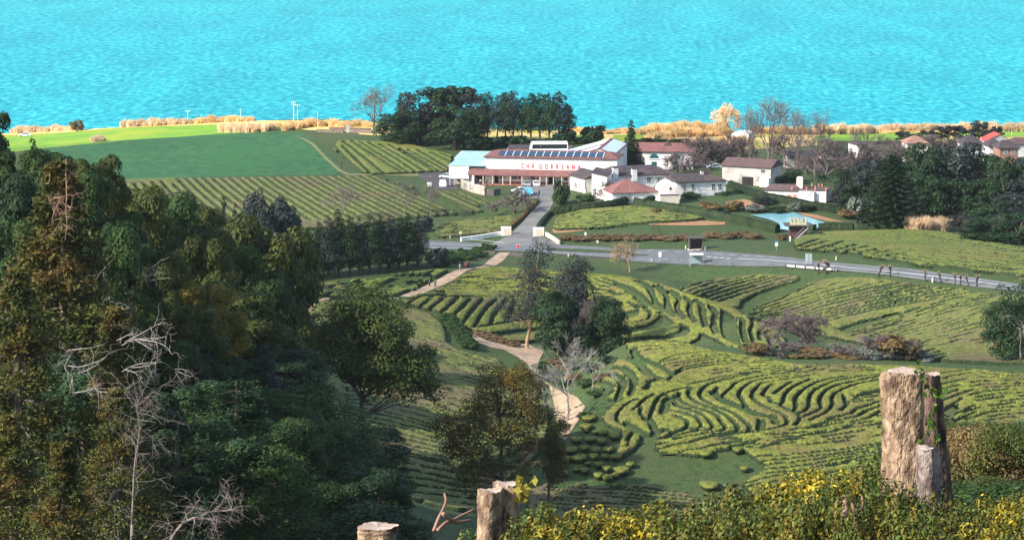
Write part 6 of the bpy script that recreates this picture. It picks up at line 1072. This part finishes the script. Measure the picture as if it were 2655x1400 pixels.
wallstrip([(822, 343), (880, 345), (892, 345)], 1.0, .5, "ruined pale stone wall at the edge of the coast field", P_ruin); wallstrip([(912, 345), (965, 347)], 1.2, .5, "ruined stone wall beside the square stone pillar", P_ruin); wallstrip([(855, 337), (960, 341)], 1.0, .6, "reddish earth bank wall under the tall bare tree", R_brown)
wallstrip([(2125, 413), (2178, 416)], .8, .5, "pale garden wall among the leafless shrubs", W_cream); wallstrip([(2120, 374), (2240, 376), (2370, 374)], 1.2, .8, "long dark wall at the foot of the bright coast pasture", P_stone)
wallstrip([(1498, 524), (1520, 520), (1545, 519)], 1.0, .4, "short cream wall behind the clipped hedge", W_cream)
p = A1(902, 344); o = MB().box(-.6, .6, -.6, .6, -1, 2.3).add([(-.7, -.7, 2.3), (.7, -.7, 2.3), (.7, .7, 2.3), (-.7, .7, 2.3), (0, 0, 2.6)], [(0, 1, 4), (1, 2, 4), (2, 3, 4), (3, 0, 4), (3, 2, 1, 0)]).build("stone_pillar", W_grey, loc=p); tag(o, "square grey stone pillar on the coast field", "pillar")
# ---- white gate blocks with tile pictures
M_tile = mat("painted tile picture", (.72, .36, .17), (.62, .60, .56), 2.2, .4, c3=(.70, .55, .40), c3scale=5)
for (u, v, wpx, hpx, lab) in ((1312, 611, 26, 21.5, "left white gate block with a tile picture at the driveway"), (1396, 613, 28, 21.5, "right white gate block with a tile picture at the driveway")):
    p = A1(u, v); s = mpp(p.y); r = tag(empty("gate_block", p), lab, "gate block", "white gate blocks"); a = wpx * s / 2; hz = hpx * s; MB().box(-a, a, 0, 1.0, -.5, hz).build("block", P_white, r); f_ = MB(); x0, x1, z0, z1 = -a * .42, a * .92, hz * .14, hz * .84
    for q in ((x0 - .14, x0, z0 - .14, z1 + .14), (x1, x1 + .14, z0 - .14, z1 + .14), (x0, x1, z0 - .14, z0), (x0, x1, z1, z1 + .14)): f_.box(q[0], q[1], -.07, -.003, q[2], q[3])
    f_.build("frame", W_white, r); MB().box(x0, x1, -.03, -.003, z0, z1).build("tile_picture", M_tile, r); MB().box(-a - .08, a + .08, -.08, 1.08, hz, hz + .1).build("coping", P_white, r)
# ---- lookout hut
p = A1(2070, 618); s = mpp(p.y); r = tag(empty("lookout_hut", p), "brown lookout hut with an overhanging slab and pale rough posts on top", "hut"); a = 2.05; MB().box(-a, a, 0, 3.6, -1, 3.0).build("wall", P_brown, r); MB().box(-a - 1.3, a + 1.1, -1.0, 4.4, 3.0, 3.22).build("roof_slab", P_stone, r)
rng = np.random.default_rng(5)
M_rough = mat("pale rough timber", (.50, .44, .26), (.64, .58, .40), 4, .9)
for i in range(13): x = -1.85 + i * .31; hgt = rng.uniform(1.0, 1.9); MB().tube([(x, .2 + .3 * (i % 3), 3.2), (x + rng.normal(0, .06), .3 + .3 * (i % 3), 3.2 + hgt * .6), (x + rng.normal(0, .1), .3 + .3 * (i % 3), 3.2 + hgt)], [.13, .11, .14], 6).build("rough_post", M_rough, r)
MB().box(-1.9, 1.9, .1, 1.2, 3.2, 3.7).build("parapet", M_rough, r); MB().add([(a + .3, -.7, 2.9), (a + .3, -.3, 2.9), (-.9, -.7, -.2), (-.9, -.3, -.2), (a + .3, -.7, 2.5), (a + .3, -.3, 2.5), (-.9, -.7, -.6), (-.9, -.3, -.6)], [(0, 1, 3, 2), (4, 6, 7, 5), (0, 2, 6, 4), (1, 5, 7, 3), (0, 4, 5, 1), (2, 3, 7, 6)]).build("stair", P_grey, r); MB().tube([(a + .3, -.72, 3.7), (-.9, -.72, .7)], .05, 5).tube([(a + .3, -.72, 2.8), (a + .3, -.72, 3.7)], .04, 5).tube([(-.9, -.72, -.4), (-.9, -.72, .7)], .04, 5).build("handrail", P_grey, r)
# ---- bus shelters
p = A1(1805, 648); s = mpp(p.y); r = tag(empty("bus_shelter", p), "dark stone bus shelter on the far side of the main road", "bus shelter", "bus shelters"); a = 19 * s; hz = 30 * s
MB().box(-a, a, 2.2, 2.5, -.5, hz).build("back_wall", P_stone, r); MB().box(-a, -a + .3, 0, 2.19, -.5, hz).build("side_wall", P_stone, r); MB().box(a - .3, a, 0, 2.19, -.5, hz).build("side_wall", P_stone, r); MB().box(-a - .2, a + .2, -.3, 2.7, hz, hz + .22).build("roof", P_stone, r); MB().box(-a + .35, a - .35, 1.5, 2.15, .5, .62).build("bench", P_brown, r); MB().box(-a - .2, a + .2, -1.2, 2.15, -.4, .08).build("floor_slab", W_cream, r)
p = A1(1806, 690, dmin=600); s = mpp(p.y); r = tag(empty("bus_shelter", p), "glass bus shelter with a flat white roof on the near side of the road", "bus shelter", "bus shelters"); a = 18 * s; hz = 2.5
MB().box(-a, a, -.2, 1.7, hz, hz + .2).build("roof", P_white, r); m_gl = mat("shelter glass", (.30, .38, .40), rough=.1, spec=.5)
for x in (-a + .1, a - .1):
    for y in (0, 1.5): MB().tube([(x, y, -.3), (x, y, hz)], .06, 6).build("post", P_grey, r)
MB().box(-a + .18, a - .18, 1.46, 1.5, .3, 2.1).build("glass_panel", m_gl, r); MB().box(-a + .3, a - .3, .9, 1.35, .42, .5).build("bench", P_grey, r)
# ---- signs, posts, poles, rail
def post(u, v, hpx, label, parts, cat="sign", name="road_sign", group=None, r=.045, m=None, **k):
    p = A1(u, v, **k); s = mpp(p.y); q = tag(empty(name, p), label, cat, group); hz = hpx * s; MB().tube([(0, 0, -.3), (0, 0, hz)], r, 7).build("post", m or P_grey, q)
    for nm, mm, fn in parts: fn(MB(), hz).build(nm, mm, q)
    return q
disc = lambda R, n, z=0, t=.04, y=-.06: (lambda mb, hz: mb.prism([(R * math.cos(i * math.tau / n + math.pi / n), hz + z + R * math.sin(i * math.tau / n + math.pi / n)) for i in range(n)], y - t / 2, y + t / 2))
plate = lambda a, b, z0, z1, y=-.06: (lambda mb, hz: mb.box(a, b, y - .02, y + .02, hz + z0, hz + z1))
P_sred = mat("red sign face", (.62, .03, .03), rough=.4); P_yel = mat("pale yellow paint", (.62, .56, .30), rough=.5); P_blue = mat("blue sign face", (.03, .25, .45), rough=.4)
post(1343, 647, 9, "red octagonal sign on a short post in the middle of the junction", [("sign_rim", P_white, disc(.45, 8, 0, .03, -.055)), ("sign_face", P_sred, disc(.38, 8, 0, .03, -.08))])
post(1086, 622, 11, "round traffic mirror at the left end of the main road", [("mirror", mat("mirror glass", (.5, .55, .5), rough=.1, metal=.6), disc(.5, 18)), ("rim", P_yel, disc(.6, 18, 0, .04, -.02))]); post(1167, 626, 14, "thin signpost left of the white sweeping wall", [("sign_face", P_grey, plate(-.2, .2, -.45, .05))]); post(1194, 617, 14, "round pale sign at the tip of the white sweeping wall", [("sign_face", P_yel, disc(.36, 16))])
post(2013, 650, 22, "blue and white bus stop plate on a post by the grass bank", [("sign_face", P_white, plate(-.32, .32, -.9, .0)), ("blue_band", P_blue, plate(-.34, .34, -.02, .32, -.065))], name="bus_stop_sign"); post(1711, 668, 14, "plain white marker board between the two lanes", [("board", P_white, plate(-.33, .33, -1.1, .15))], name="marker_board")
post(1518, 616, 13, "small white sign on the grass bank above the road", [("sign_face", P_white, plate(-.25, .25, -.6, .05))]); post(1549, 632, 8, "low white kilometre stone by the far verge", [("stone", P_white, plate(-.2, .2, -.5, .1))], cat="marker", name="marker_stone")
q = A1(2096, 690, dmin=580); r = tag(empty("signboard", q), "large grey backed signboard on two posts near the guard rail", "signboard"); s = mpp(q.y)
for x in (-.55, .55): MB().tube([(x, 0, -.3), (x, 0, 2.7)], .06, 6).build("post", P_grey, r)
MB().box(-.72, .72, -.1, -.03, .9, 2.75).build("board", mat("pale green grey sheet", (.40, .47, .44), rough=.5), r); MB().box(-.08, .08, -.16, -.1, .95, 2.7).build("rib", P_grey, r)
q0 = A1(2037, 695, dmin=560); q1 = A1(2169, 706, dmin=560); r = tag(empty("guard_rail", q0), "white concrete guard rail on short posts beside the signboard", "guard rail"); e = q1 - q0; n = Vector((-e.y, e.x, 0)).normalized() * .12
MB().add([(e * t + n * k + Vector((0, 0, z))) for t in (0, 1) for k, z in ((-1, .35), (1, .35), (1, .72), (-1, .72))], [(0, 1, 5, 4), (1, 2, 6, 5), (2, 3, 7, 6), (3, 0, 4, 7), (3, 2, 1, 0), (4, 5, 6, 7)]).build("rail", W_white, r)
for i in range(6): t = e * (i / 5.0 * .96 + .02) - n * 2.1; MB().box(t.x - .14, t.x + .14, t.y - .1, t.y + .1, t.z - .5, t.z + .85).build("post", P_stone, r)
for i, (u, v, hp, c, l) in enumerate(((1778, 646, 10, P_yel, "yellowish bollard left of the stone bus shelter"), (1829, 649, 9, P_grey, "grey blue bollard right of the stone bus shelter"), (2168, 675, 11, P_yel, "pale marker post on the far verge"), (2418, 732, 13, P_white, "white marker post between the pollarded trees"), (1690, 678, 6, W_cream, "low cream marker post on the near verge"), (2049, 626, 14, P_white, "white post by the lookout hut"), (1474, 666, 8, W_cream, "pale stub post on the near verge"), (2052, 700, 8, P_stone, "dark short post left of the guard rail"))):
    p = A1(u, v); s = mpp(p.y); tag(MB().lathe([(.16, -.3), (.16, hp * s * .85), (.12, hp * s * .97), (.04, hp * s)], 10).build("bollard", c, loc=p), l, "bollard", "bollards and marker posts")
for i, u in enumerate((1432, 1479, 1523, 1540, 1829, 1899, 2004, 2255, 2330, 2455)): 
    v = np.interp(u, [1400, 1600, 1770, 2100, 2300, 2655], [663, 672, 690, 694, 718, 762]) + 1; p = A1(u, v, dmin=520); tag(MB().box(-.06, .06, -.06, .06, -.3, 1.0).box(-.08, .08, -.08, .08, 1.0, 1.06).build("fence_post", P_stone, loc=p), "dark slim post on the near verge, " + (nth(i) + " from the left" if i else "leftmost"), "post", "slim posts along the near verge")
def pole(u, v, vt, label, arms=1, r=.13, m=None):
    p = A1(u, v); hz = (v - vt) * mpp(p.y); q = tag(empty("utility_pole", p), label, "utility pole", "utility poles"); MB().tube([(0, 0, -.5), (0, 0, hz)], [r, r * .7], 7).build("pole", m or W_cream, q)
    for k in range(arms): z = hz - .35 - k * .8; MB().box(-.85, .85, -.07, .07, z - .07, z + .07).build("crossarm", m or W_cream, q); [MB().lathe([(.05, z + .06), (.07, z + .15), (.03, z + .24)], 7, (x, 0)).build("insulator", P_white, q) for x in (-.7, .7)]
pole(762, 335, 262, "tall pale utility pole with crossarms among the golden reeds", 2, .15); pole(772, 336, 270, "thin pole right beside the tall pale utility pole", 1, .07)
for i, (u, v, vt, l) in enumerate(((325, 322, 295, "short pole at the left end of the coast reeds"), (487, 320, 284, "pole at the right end of the first reed bank"), (522, 319, 293, "small pole in the second reed bank"), (624, 317, 281, "pole behind the golden reeds above the pasture corner"), (824, 331, 289, "pole right of the tall pale utility pole"), (1783, 384, 349, "pole behind the factory wing"), (1445, 372, 334, "pole behind the factory hall"), (2272, 372, 328, "pole on the right coast pasture"), (2623, 352, 328, "pole near the right edge of the coast"), (2543, 395, 355, "pole among the village houses"), (1640, 432, 404, "lamp like pole before the dark cypress"))): pole(u, v, vt, l, 1 if i in (1, 7) else 0, .085)
p = A1(1700, 602); s = mpp(p.y); r = tag(empty("timber_frame", p), "open frame of thin timber posts on the grass bank", "frame")
for i in range(5): MB().box(-.9 + i * .42, -.82 + i * .42, 0, .1, -.3, 2.2).build("post", P_brown, r)
MB().box(-.95, .95, -.02, .12, 1.6, 1.7).build("rail", P_brown, r); MB().box(-.95, .95, -.02, .12, .8, .9).build("rail", P_brown, r)
# ---- vehicles
M_tyre = mat("tyre rubber", (.02, .02, .02), rough=.9); M_rim = mat("wheel rim", (.45, .45, .46), rough=.3, metal=.7); M_lamp = mat("headlamp glass", (.75, .75, .72), rough=.1); M_tail = mat("tail lamp", (.4, .02, .02), rough=.3); M_plate = mat("blank number plate", (.7, .7, .66), rough=.5); M_trim = mat("black trim", (.025, .025, .027), rough=.6)
def paint(c): return mat("car paint", c, rough=.25, spec=.5)
def vehicle(name, L, Wd, H, prof, glass, wheels, pm, wr=.31, label="", cat="car", loc=(0, 0, 0), rz=0.0, group="vehicles", tuck=.12, low=None):
    """side profile (x along length, z) of the whole shell; roof narrower than the sills; -x is the front"""
    r = tag(empty(name, loc, rz), label, cat, group); low = low or H * .55
    hw = lambda z: Wd / 2 * (1 - tuck * max(0, (z - low) / (H - low))); V = []; n = len(prof)
    for sg in (-1, 1):
        for x, z in prof: V.append((x, sg * hw(z), z))
    MB().add(V, [tuple(range(n)), tuple(range(n, 2 * n))[::-1]] + [(i, (i + 1) % n, n + (i + 1) % n, n + i) for i in range(n)]).build("body", pm, r)
    for P in glass:      # side windows
        for sg in (-1, 1): MB().add([(x, sg * (hw(z) + .012), z) for x, z in P], [tuple(range(len(P)))]).build("side_window", G_dark, r)
    def across(x0, z0, x1, z1, nm, m, k=.9):
        nx, nz = (z1 - z0), -(x1 - x0); l = math.hypot(nx, nz); nx, nz = nx / l * .012, nz / l * .012
        if nz < 0: nx, nz = -nx, -nz
        MB().add([(x0 + nx, -hw(z0) * k, z0 + nz), (x0 + nx, hw(z0) * k, z0 + nz), (x1 + nx, hw(z1) * k, z1 + nz), (x1 + nx, -hw(z1) * k, z1 + nz)], [(0, 1, 2, 3)]).build(nm, m, r)
    for x in wheels:
        for sg in (-1, 1):
            w = MB(); y = sg * (Wd / 2 - .1); w.add([(x + wr * math.cos(t), y + k, wr + wr * math.sin(t)) for k in (-.11, .115) for t in np.linspace(0, math.tau, 16, endpoint=False)], [(i, (i + 1) % 16, 16 + (i + 1) % 16, 16 + i) for i in range(16)] + [tuple(range(16))[::-1], tuple(range(16, 32))]); o = w.build("wheel", M_tyre, r)
            MB().add([(x + wr * .62 * math.cos(t), y + sg * .122, wr + wr * .62 * math.sin(t)) for t in np.linspace(0, math.tau, 12, endpoint=False)], [tuple(range(12))]).build("rim", M_rim, o)
    f0 = min(x for x, _ in prof); b0 = max(x for x, _ in prof)
    for sg in (-1, 1):
        MB().box(f0 - .02, f0 + .12, sg * Wd * .36 - .17, sg * Wd * .36 + .17, H * .42, H * .42 + .15).build("headlight", M_lamp, r); MB().box(b0 - .1, b0 + .02, sg * Wd * .4 - .1, sg * Wd * .4 + .1, H * .48, H * .48 + .2).build("tail_light", M_tail, r)
        MB().box(f0 + L * .27, f0 + L * .27 + .12, sg * (Wd / 2 + .1) - .08, sg * (Wd / 2 + .1) + .08, H * .62, H * .62 + .13).build("mirror", pm, r)
    MB().box(f0 - .03, f0 + .1, -Wd * .4, Wd * .4, .22, H * .26).build("bumper", M_trim, r); MB().box(b0 - .1, b0 + .03, -Wd * .4, Wd * .4, .22, H * .26).build("bumper", M_trim, r); MB().box(f0 - .045, f0 - .03, -.26, .26, .3, .41).build("number_plate", M_plate, r)
    return r, across
def car(u, v, rz, col, label, sc=1.0):
    pr = [(-2.05, .25), (-2.08, .55), (-1.98, .74), (-1.05, .90), (-.35, 1.38), (.25, 1.46), (1.15, 1.42), (1.85, .98), (2.05, .92), (2.08, .5), (2.02, .25)]; gl = [[(-.85, .93), (-.3, 1.32), (.2, 1.39), (.2, .93)], [(.28, .93), (.28, 1.39), (1.05, 1.35), (1.5, .98)]]
    r, ac = vehicle("parked_car", 4.1, 1.75, 1.46, pr, gl, (-1.3, 1.28), paint(col), label=label, loc=A1(u, v), rz=rz); ac(-.98, .95, -.42, 1.33, "windscreen", G_dark); ac(1.75, 1.04, 1.25, 1.36, "rear_window", G_dark); r.scale = (sc,) * 3
def van(u, v, rz, col, label):
    pr = [(-2.3, .28), (-2.34, .7), (-2.1, .98), (-1.5, 1.15), (-.95, 1.75), (-.6, 1.88), (2.2, 1.88), (2.32, 1.0), (2.3, .28)]; gl = [[(-1.3, 1.18), (-.85, 1.65), (-.2, 1.65), (-.2, 1.18)], [(0, 1.18), (0, 1.65), (2.0, 1.65), (2.05, 1.18)]]
    r, ac = vehicle("van", 4.6, 1.85, 1.9, pr, gl, (-1.5, 1.45), paint(col), label=label, cat="van", loc=A1(u, v), rz=rz); ac(-1.42, 1.2, -1.0, 1.66, "windscreen", G_dark); ac(2.29, 1.2, 2.22, 1.7, "rear_window", G_dark)
R90 = math.pi / 2
car(1390, 483, R90 + .1, (.78, .77, .75), "white car parked nose out in front of the factory veranda"); car(1366, 483, R90 + .1, (.30, .33, .33), "silver grey car parked left of the white one"); car(1347, 499, .5, (.66, .66, .62), "pale car half hidden behind the leafless tree"); van(1369, 506, R90 + .2, (.10, .42, .62), "light blue van at the edge of the car park")
van(1148, 486, R90 + .05, (.80, .80, .78), "white van on the dark yard left of the factory"); car(1158, 462, -.2, (.55, .68, .72), "pale blue car beside the factory's white annex"); car(1838, 433, .4, (.55, .62, .62), "pale car parked among the leafless shrubs, left one"); car(1851, 437, .3, (.70, .72, .70), "white car parked among the leafless shrubs, right one"); car(64, 354, .2, (.80, .80, .78), "white car alone on the far left coast")
p = A1(1113, 487); r = tag(empty("trailer", p), "small white box trailer left of the white van", "trailer"); MB().box(-.6, .6, -.9, .9, .5, 1.35).build("box", P_white, r); MB().tube([(0, -.9, .5), (0, -1.8, .4)], .05, 6).build("drawbar", P_grey, r)
for x in (-.66, .66): MB().add([(x + k, .28 * math.cos(t), .28 + .28 * math.sin(t)) for k in (-.08, .08) for t in np.linspace(0, math.tau, 12, endpoint=False)], [(i, (i + 1) % 12, 12 + (i + 1) % 12, 12 + i) for i in range(12)] + [tuple(range(12)), tuple(range(12, 24))]).build("wheel", M_tyre, r)
d_ = 824; xx, yy, z_ = pt(1423, 393, d_); pr = [(-5.4, .35), (-5.5, 1.2), (-5.2, 2.6), (-4.9, 3.3), (-4.4, 3.45), (5.2, 3.45), (5.35, 3.2), (5.4, .35)]; gl = [[(-4.9, 1.55), (-4.65, 2.75), (5.1, 2.75), (5.15, 1.55)]]
r, ac = vehicle("coach", 10.9, 2.5, 3.45, pr, gl, (-3.6, 3.3), paint((.80, .79, .77)), wr=.48, label="white touring coach parked behind the factory", cat="coach", loc=(xx, yy, float(gz(xx, yy))), rz=.06, tuck=.05); ac(-5.45, 1.35, -4.95, 3.1, "windscreen", G_dark)
r.location.z = max(float(gz(xx, yy)), z_ - .6)
# ---- people
M_skin = mat("skin", (.52, .30, .21), rough=.6); M_hair = mat("dark hair", (.025, .018, .014), rough=.7)
def cloth(c): return mat("cloth", c, rough=.9)
def skinned(nm, verts, edges, rad, m, parent, root=0):
    me = bpy.data.meshes.new(nm); me.from_pydata(verts, edges, []); o = bpy.data.objects.new(nm, me); COL.objects.link(o); md = o.modifiers.new("s", "SKIN"); 
    if not me.skin_vertices: me.attributes and None
    for i, q in enumerate(me.skin_vertices[0].data): q.radius = (rad[i], rad[i]); q.use_root = i == root
    o.modifiers.new("b", "SUBSURF").levels = 1; bpy.context.view_layer.update()
    m2 = bpy.data.meshes.new_from_object(o.evaluated_get(bpy.context.evaluated_depsgraph_get())); bpy.data.objects.remove(o)
    m2.materials.clear(); m2.materials.append(m); m2.polygons.foreach_set("use_smooth", np.ones(len(m2.polygons), bool)); q = bpy.data.objects.new(nm, m2); COL.objects.link(q); q.parent = parent; return q
def person(u, v, rz, top, legs, label, walk=.18, h=1.72, hair=M_hair, dr=None, z=None, d=None):
    p = A1(u, v, **(dict(dmin=dr[0], dmax=dr[1]) if dr else {})) if d is None else Vector(pt(u, v, d)); r = tag(empty("person", p, rz), label, "person", "people"); k = h / 1.72; r.scale = (k, k, k); a = walk
    V = [(0, 0, .95), (0, .01, 1.18), (0, .0, 1.42), (0, 0, 1.50), (0, -.02, 1.60), (0, -.02, 1.68), (-.18, 0, 1.42), (-.23, a * .5, 1.14), (-.22, a * .5 - .10, .88), (.18, 0, 1.42), (.23, -a * .5, 1.14), (.22, -a * .5 - .12, .88), (-.10, 0, .90), (-.10, -a * .7, .50), (-.10, -a * .9, .09), (-.10, -a * .9 - .16, .04), (.10, 0, .90), (.10, a * .5, .50), (.10, a * 1.2, .10), (.10, a * 1.2 - .15, .04), (-.215, a * .5 - .13, .80), (.215, -a * .5 - .15, .80)]
    Ed = [(0, 1), (1, 2), (2, 3), (3, 4), (4, 5), (2, 6), (6, 7), (7, 8), (8, 20), (2, 9), (9, 10), (10, 11), (11, 21), (0, 12), (12, 13), (13, 14), (14, 15), (0, 16), (16, 17), (17, 18), (18, 19)]
    R = [.13, .125, .13, .058, .095, .075, .06, .046, .03, .06, .046, .03, .085, .062, .042, .03, .085, .062, .042, .03, .034, .034]
    b = skinned("body", V, Ed, R, M_skin, r)
    fg = MB()
    for s, c in ((-1, V[20]), (1, V[21])):
        for i in range(4): fg.tube([(c[0] + s * .002, c[1] + (i - 1.5) * .018, c[2] - .02), (c[0] - s * .004, c[1] + (i - 1.5) * .019, c[2] - .075), (c[0] - s * .016, c[1] + (i - 1.5) * .018 - .004, c[2] - (.105, .118, .112, .095)[i])], [.010, .009, .007], 5)
        fg.tube([(c[0], c[1] - .03, c[2] + .01), (c[0] - s * .01, c[1] - .055, c[2] - .03), (c[0] - s * .012, c[1] - .06, c[2] - .06)], [.011, .010, .008], 5)
    fg.tube([(0, -.10, 1.625), (0, -.125, 1.60)], [.012, .016], 5); o = fg.build("hand_and_nose_detail", M_skin, r); bpy.data.objects.remove(o) if False else None
    # join the fine pieces into the body so it stays one mesh
    bm = bmesh.new(); bm.from_mesh(b.data); bm.from_mesh(o.data); bm.to_mesh(b.data); bm.free(); bpy.data.objects.remove(o)
    skinned("jacket", [V[i] for i in (0, 1, 2, 6, 7, 8, 9, 10, 11)], [(0, 1), (1, 2), (2, 3), (3, 4), (4, 5), (2, 6), (6, 7), (7, 8)], [.155, .15, .15, .078, .064, .048, .078, .064, .048], cloth(top), r)
    skinned("trousers", [V[i] for i in (0, 12, 13, 14, 16, 17, 18)], [(0, 1), (1, 2), (2, 3), (0, 4), (4, 5), (5, 6)], [.14, .10, .078, .06, .10, .078, .06], cloth(legs), r)
    MB().lathe([(.05, 1.56), (.108, 1.60), (.112, 1.68), (.085, 1.745), (.02, 1.765)], 12, (0, .012)).build("hair", hair, r, True)
    sh = MB(); [sh.tube([(V[i][0], V[i][1] + .05, .05), (V[j][0], V[j][1] - .03, .04)], [.055, .045], 8) for i, j in ((14, 15), (18, 19))]; s0 = sh.build("shoe", cloth((.03, .03, .03)), r)
NAVY, BLK, GRY, WHT, REDC, TAN = (.02, .03, .06), (.015, .015, .018), (.12, .13, .16), (.6, .6, .58), (.45, .03, .08), (.25, .2, .16)
person(1114, 743, .3, NAVY, BLK, "person in dark navy clothes walking up the dirt path, left one", dr=(560, 680)); person(1128, 744, .2, GRY, NAVY, "person in a grey jacket walking up the dirt path, right one", dr=(560, 680))
person(1192, 697, .6, BLK, WHT, "person with pale trousers at the bend of the dirt path", dr=(600, 700)); person(1207, 697, -.3, REDC, REDC, "person in red at the bend of the dirt path", h=1.5, dr=(600, 700)); person(1214, 696, .1, BLK, BLK, "person in black at the bend of the dirt path", dr=(600, 700))
person(1398, 508, 2.8, NAVY, NAVY, "person in blue on the driveway, farther one"); person(1394, 518, 3.0, BLK, GRY, "person in dark clothes on the driveway, nearer one"); person(886, 434, 1.2, BLK, (.12, .03, .05), "person in dark clothes standing at the meadow corner"); person(2058, 621, .5, BLK, NAVY, "person in dark clothes by the lookout hut")
for u, c, l in ((1246, WHT, "person in white under the veranda roof"), (1262, BLK, "person in black under the veranda roof")): person(u, 480, .4, c, BLK, l, d=787.5)
# ================================================================== CLOUD AND AIR
def cloud():
    m = bpy.data.materials.new("thin cloud"); m.use_nodes = True; nt = m.node_tree; N = nt.nodes; L = nt.links; N.remove(N["Principled BSDF"])
    tr = N.new("ShaderNodeBsdfTransparent"); tl = N.new("ShaderNodeBsdfTranslucent"); tl.inputs[0].default_value = (.9, .9, .9, 1); mx = N.new("ShaderNodeMixShader"); tc = N.new("ShaderNodeTexCoord"); q = N.new("ShaderNodeTexNoise"); q.inputs["Scale"].default_value = .008; q.inputs["Detail"].default_value = 4
    L.new(tc.outputs["Object"], q.inputs[0]); r = N.new("ShaderNodeMapRange"); L.new(q.outputs["Fac"], r.inputs[0]); r.inputs[1].default_value = .35; r.inputs[2].default_value = .65; r.inputs[3].default_value = .08; r.inputs[4].default_value = .24
    L.new(r.outputs[0], mx.inputs[0]); L.new(tr.outputs[0], mx.inputs[1]); L.new(tl.outputs[0], mx.inputs[2]); L.new(mx.outputs[0], N["Material Output"].inputs[0])
    k = 420 / math.tan(math.radians(33)); cx, cy = -.88 * k / .9977, -.47 * k / .9977; n, rings = 48, 7; V = []; rng = np.random.default_rng(3)
    for sgn in (-1, 1):
        for j in range(rings):
            t = (j + 1) / rings
            for i in range(n):
                a = i * math.tau / n; c, s = math.cos(a), math.sin(a); R = (abs(c) ** 5 + abs(s) ** 5) ** -.2; V.append((cx + 480 * t * R * c, cy + 620 + 345 * t * R * s + 5 * math.sin(7 * a), 620 + sgn * 24 * math.sqrt(1 - t * t) + rng.normal(0, 1.5) * (j < rings - 1)))
    Fc = []
    for h in (0, rings * n):
        Fc += [(h + j * n + i, h + j * n + (i + 1) % n, h + (j + 1) * n + (i + 1) % n, h + (j + 1) * n + i) for j in range(rings - 1) for i in range(n)]; Fc.append(tuple(h + i for i in range(n)))
    e = (rings - 1) * n; Fc += [(e + i, e + (i + 1) % n, rings * n + e + (i + 1) % n, rings * n + e + i) for i in range(n)]
    tag(meshob("cloud", V, Fc, m, smoothed=True), kind="structure")
cloud()
HAZE = 0.00003
if HAZE:
    m = bpy.data.materials.new("haze"); m.use_nodes = True; nt = m.node_tree; nt.nodes.remove(nt.nodes["Principled BSDF"]); pv = nt.nodes.new("ShaderNodeVolumePrincipled"); pv.inputs["Density"].default_value = HAZE; pv.inputs["Color"].default_value = (.80, .88, .95, 1); pv.inputs["Anisotropy"].default_value = .2
    nt.links.new(pv.outputs[0], nt.nodes["Material Output"].inputs["Volume"]); tag(MB().box(-2700, 2700, -120, 9100, -6, 330).build("haze", m), kind="stuff")
# ================================================================== CAMERA, LIGHT
cam = bpy.data.cameras.new("camera"); co = bpy.data.objects.new("camera", cam); COL.objects.link(co); SC.camera = co
cam.sensor_width = 36; cam.lens = 36 * F / 2655; cam.clip_start = .5; cam.clip_end = 30000
co.location = (0, 0, CAMZ); co.rotation_euler = (math.pi / 2 - PIT, 0, 0)
SUN_EL = math.radians(33); SUN_AZ = Vector((-.88, -.47)).normalized()
w = bpy.data.worlds.new("World"); SC.world = w; w.use_nodes = True; nt = w.node_tree
sk = nt.nodes.new("ShaderNodeTexSky"); sk.sky_type = "NISHITA"; sk.sun_disc = False; sk.sun_elevation = SUN_EL; sk.sun_rotation = math.atan2(SUN_AZ.x, SUN_AZ.y)
nt.links.new(sk.outputs[0], nt.nodes["Background"].inputs[0]); nt.nodes["Background"].inputs[1].default_value = .115
sd = Vector((SUN_AZ.x * math.cos(SUN_EL), SUN_AZ.y * math.cos(SUN_EL), math.sin(SUN_EL)))
sl = bpy.data.lights.new("sun", "SUN"); sl.energy = 4.6; sl.angle = math.radians(.5); sl.color = (1, .94, .84)
so = bpy.data.objects.new("sun", sl); COL.objects.link(so); so.rotation_euler = sd.to_track_quat("Z", "Y").to_euler(); so.location = (-300, -100, 600)
SC.view_settings.view_transform = "Standard"; SC.view_settings.look = "None"; SC.view_settings.exposure = 1.24; SC.view_settings.gamma = 1
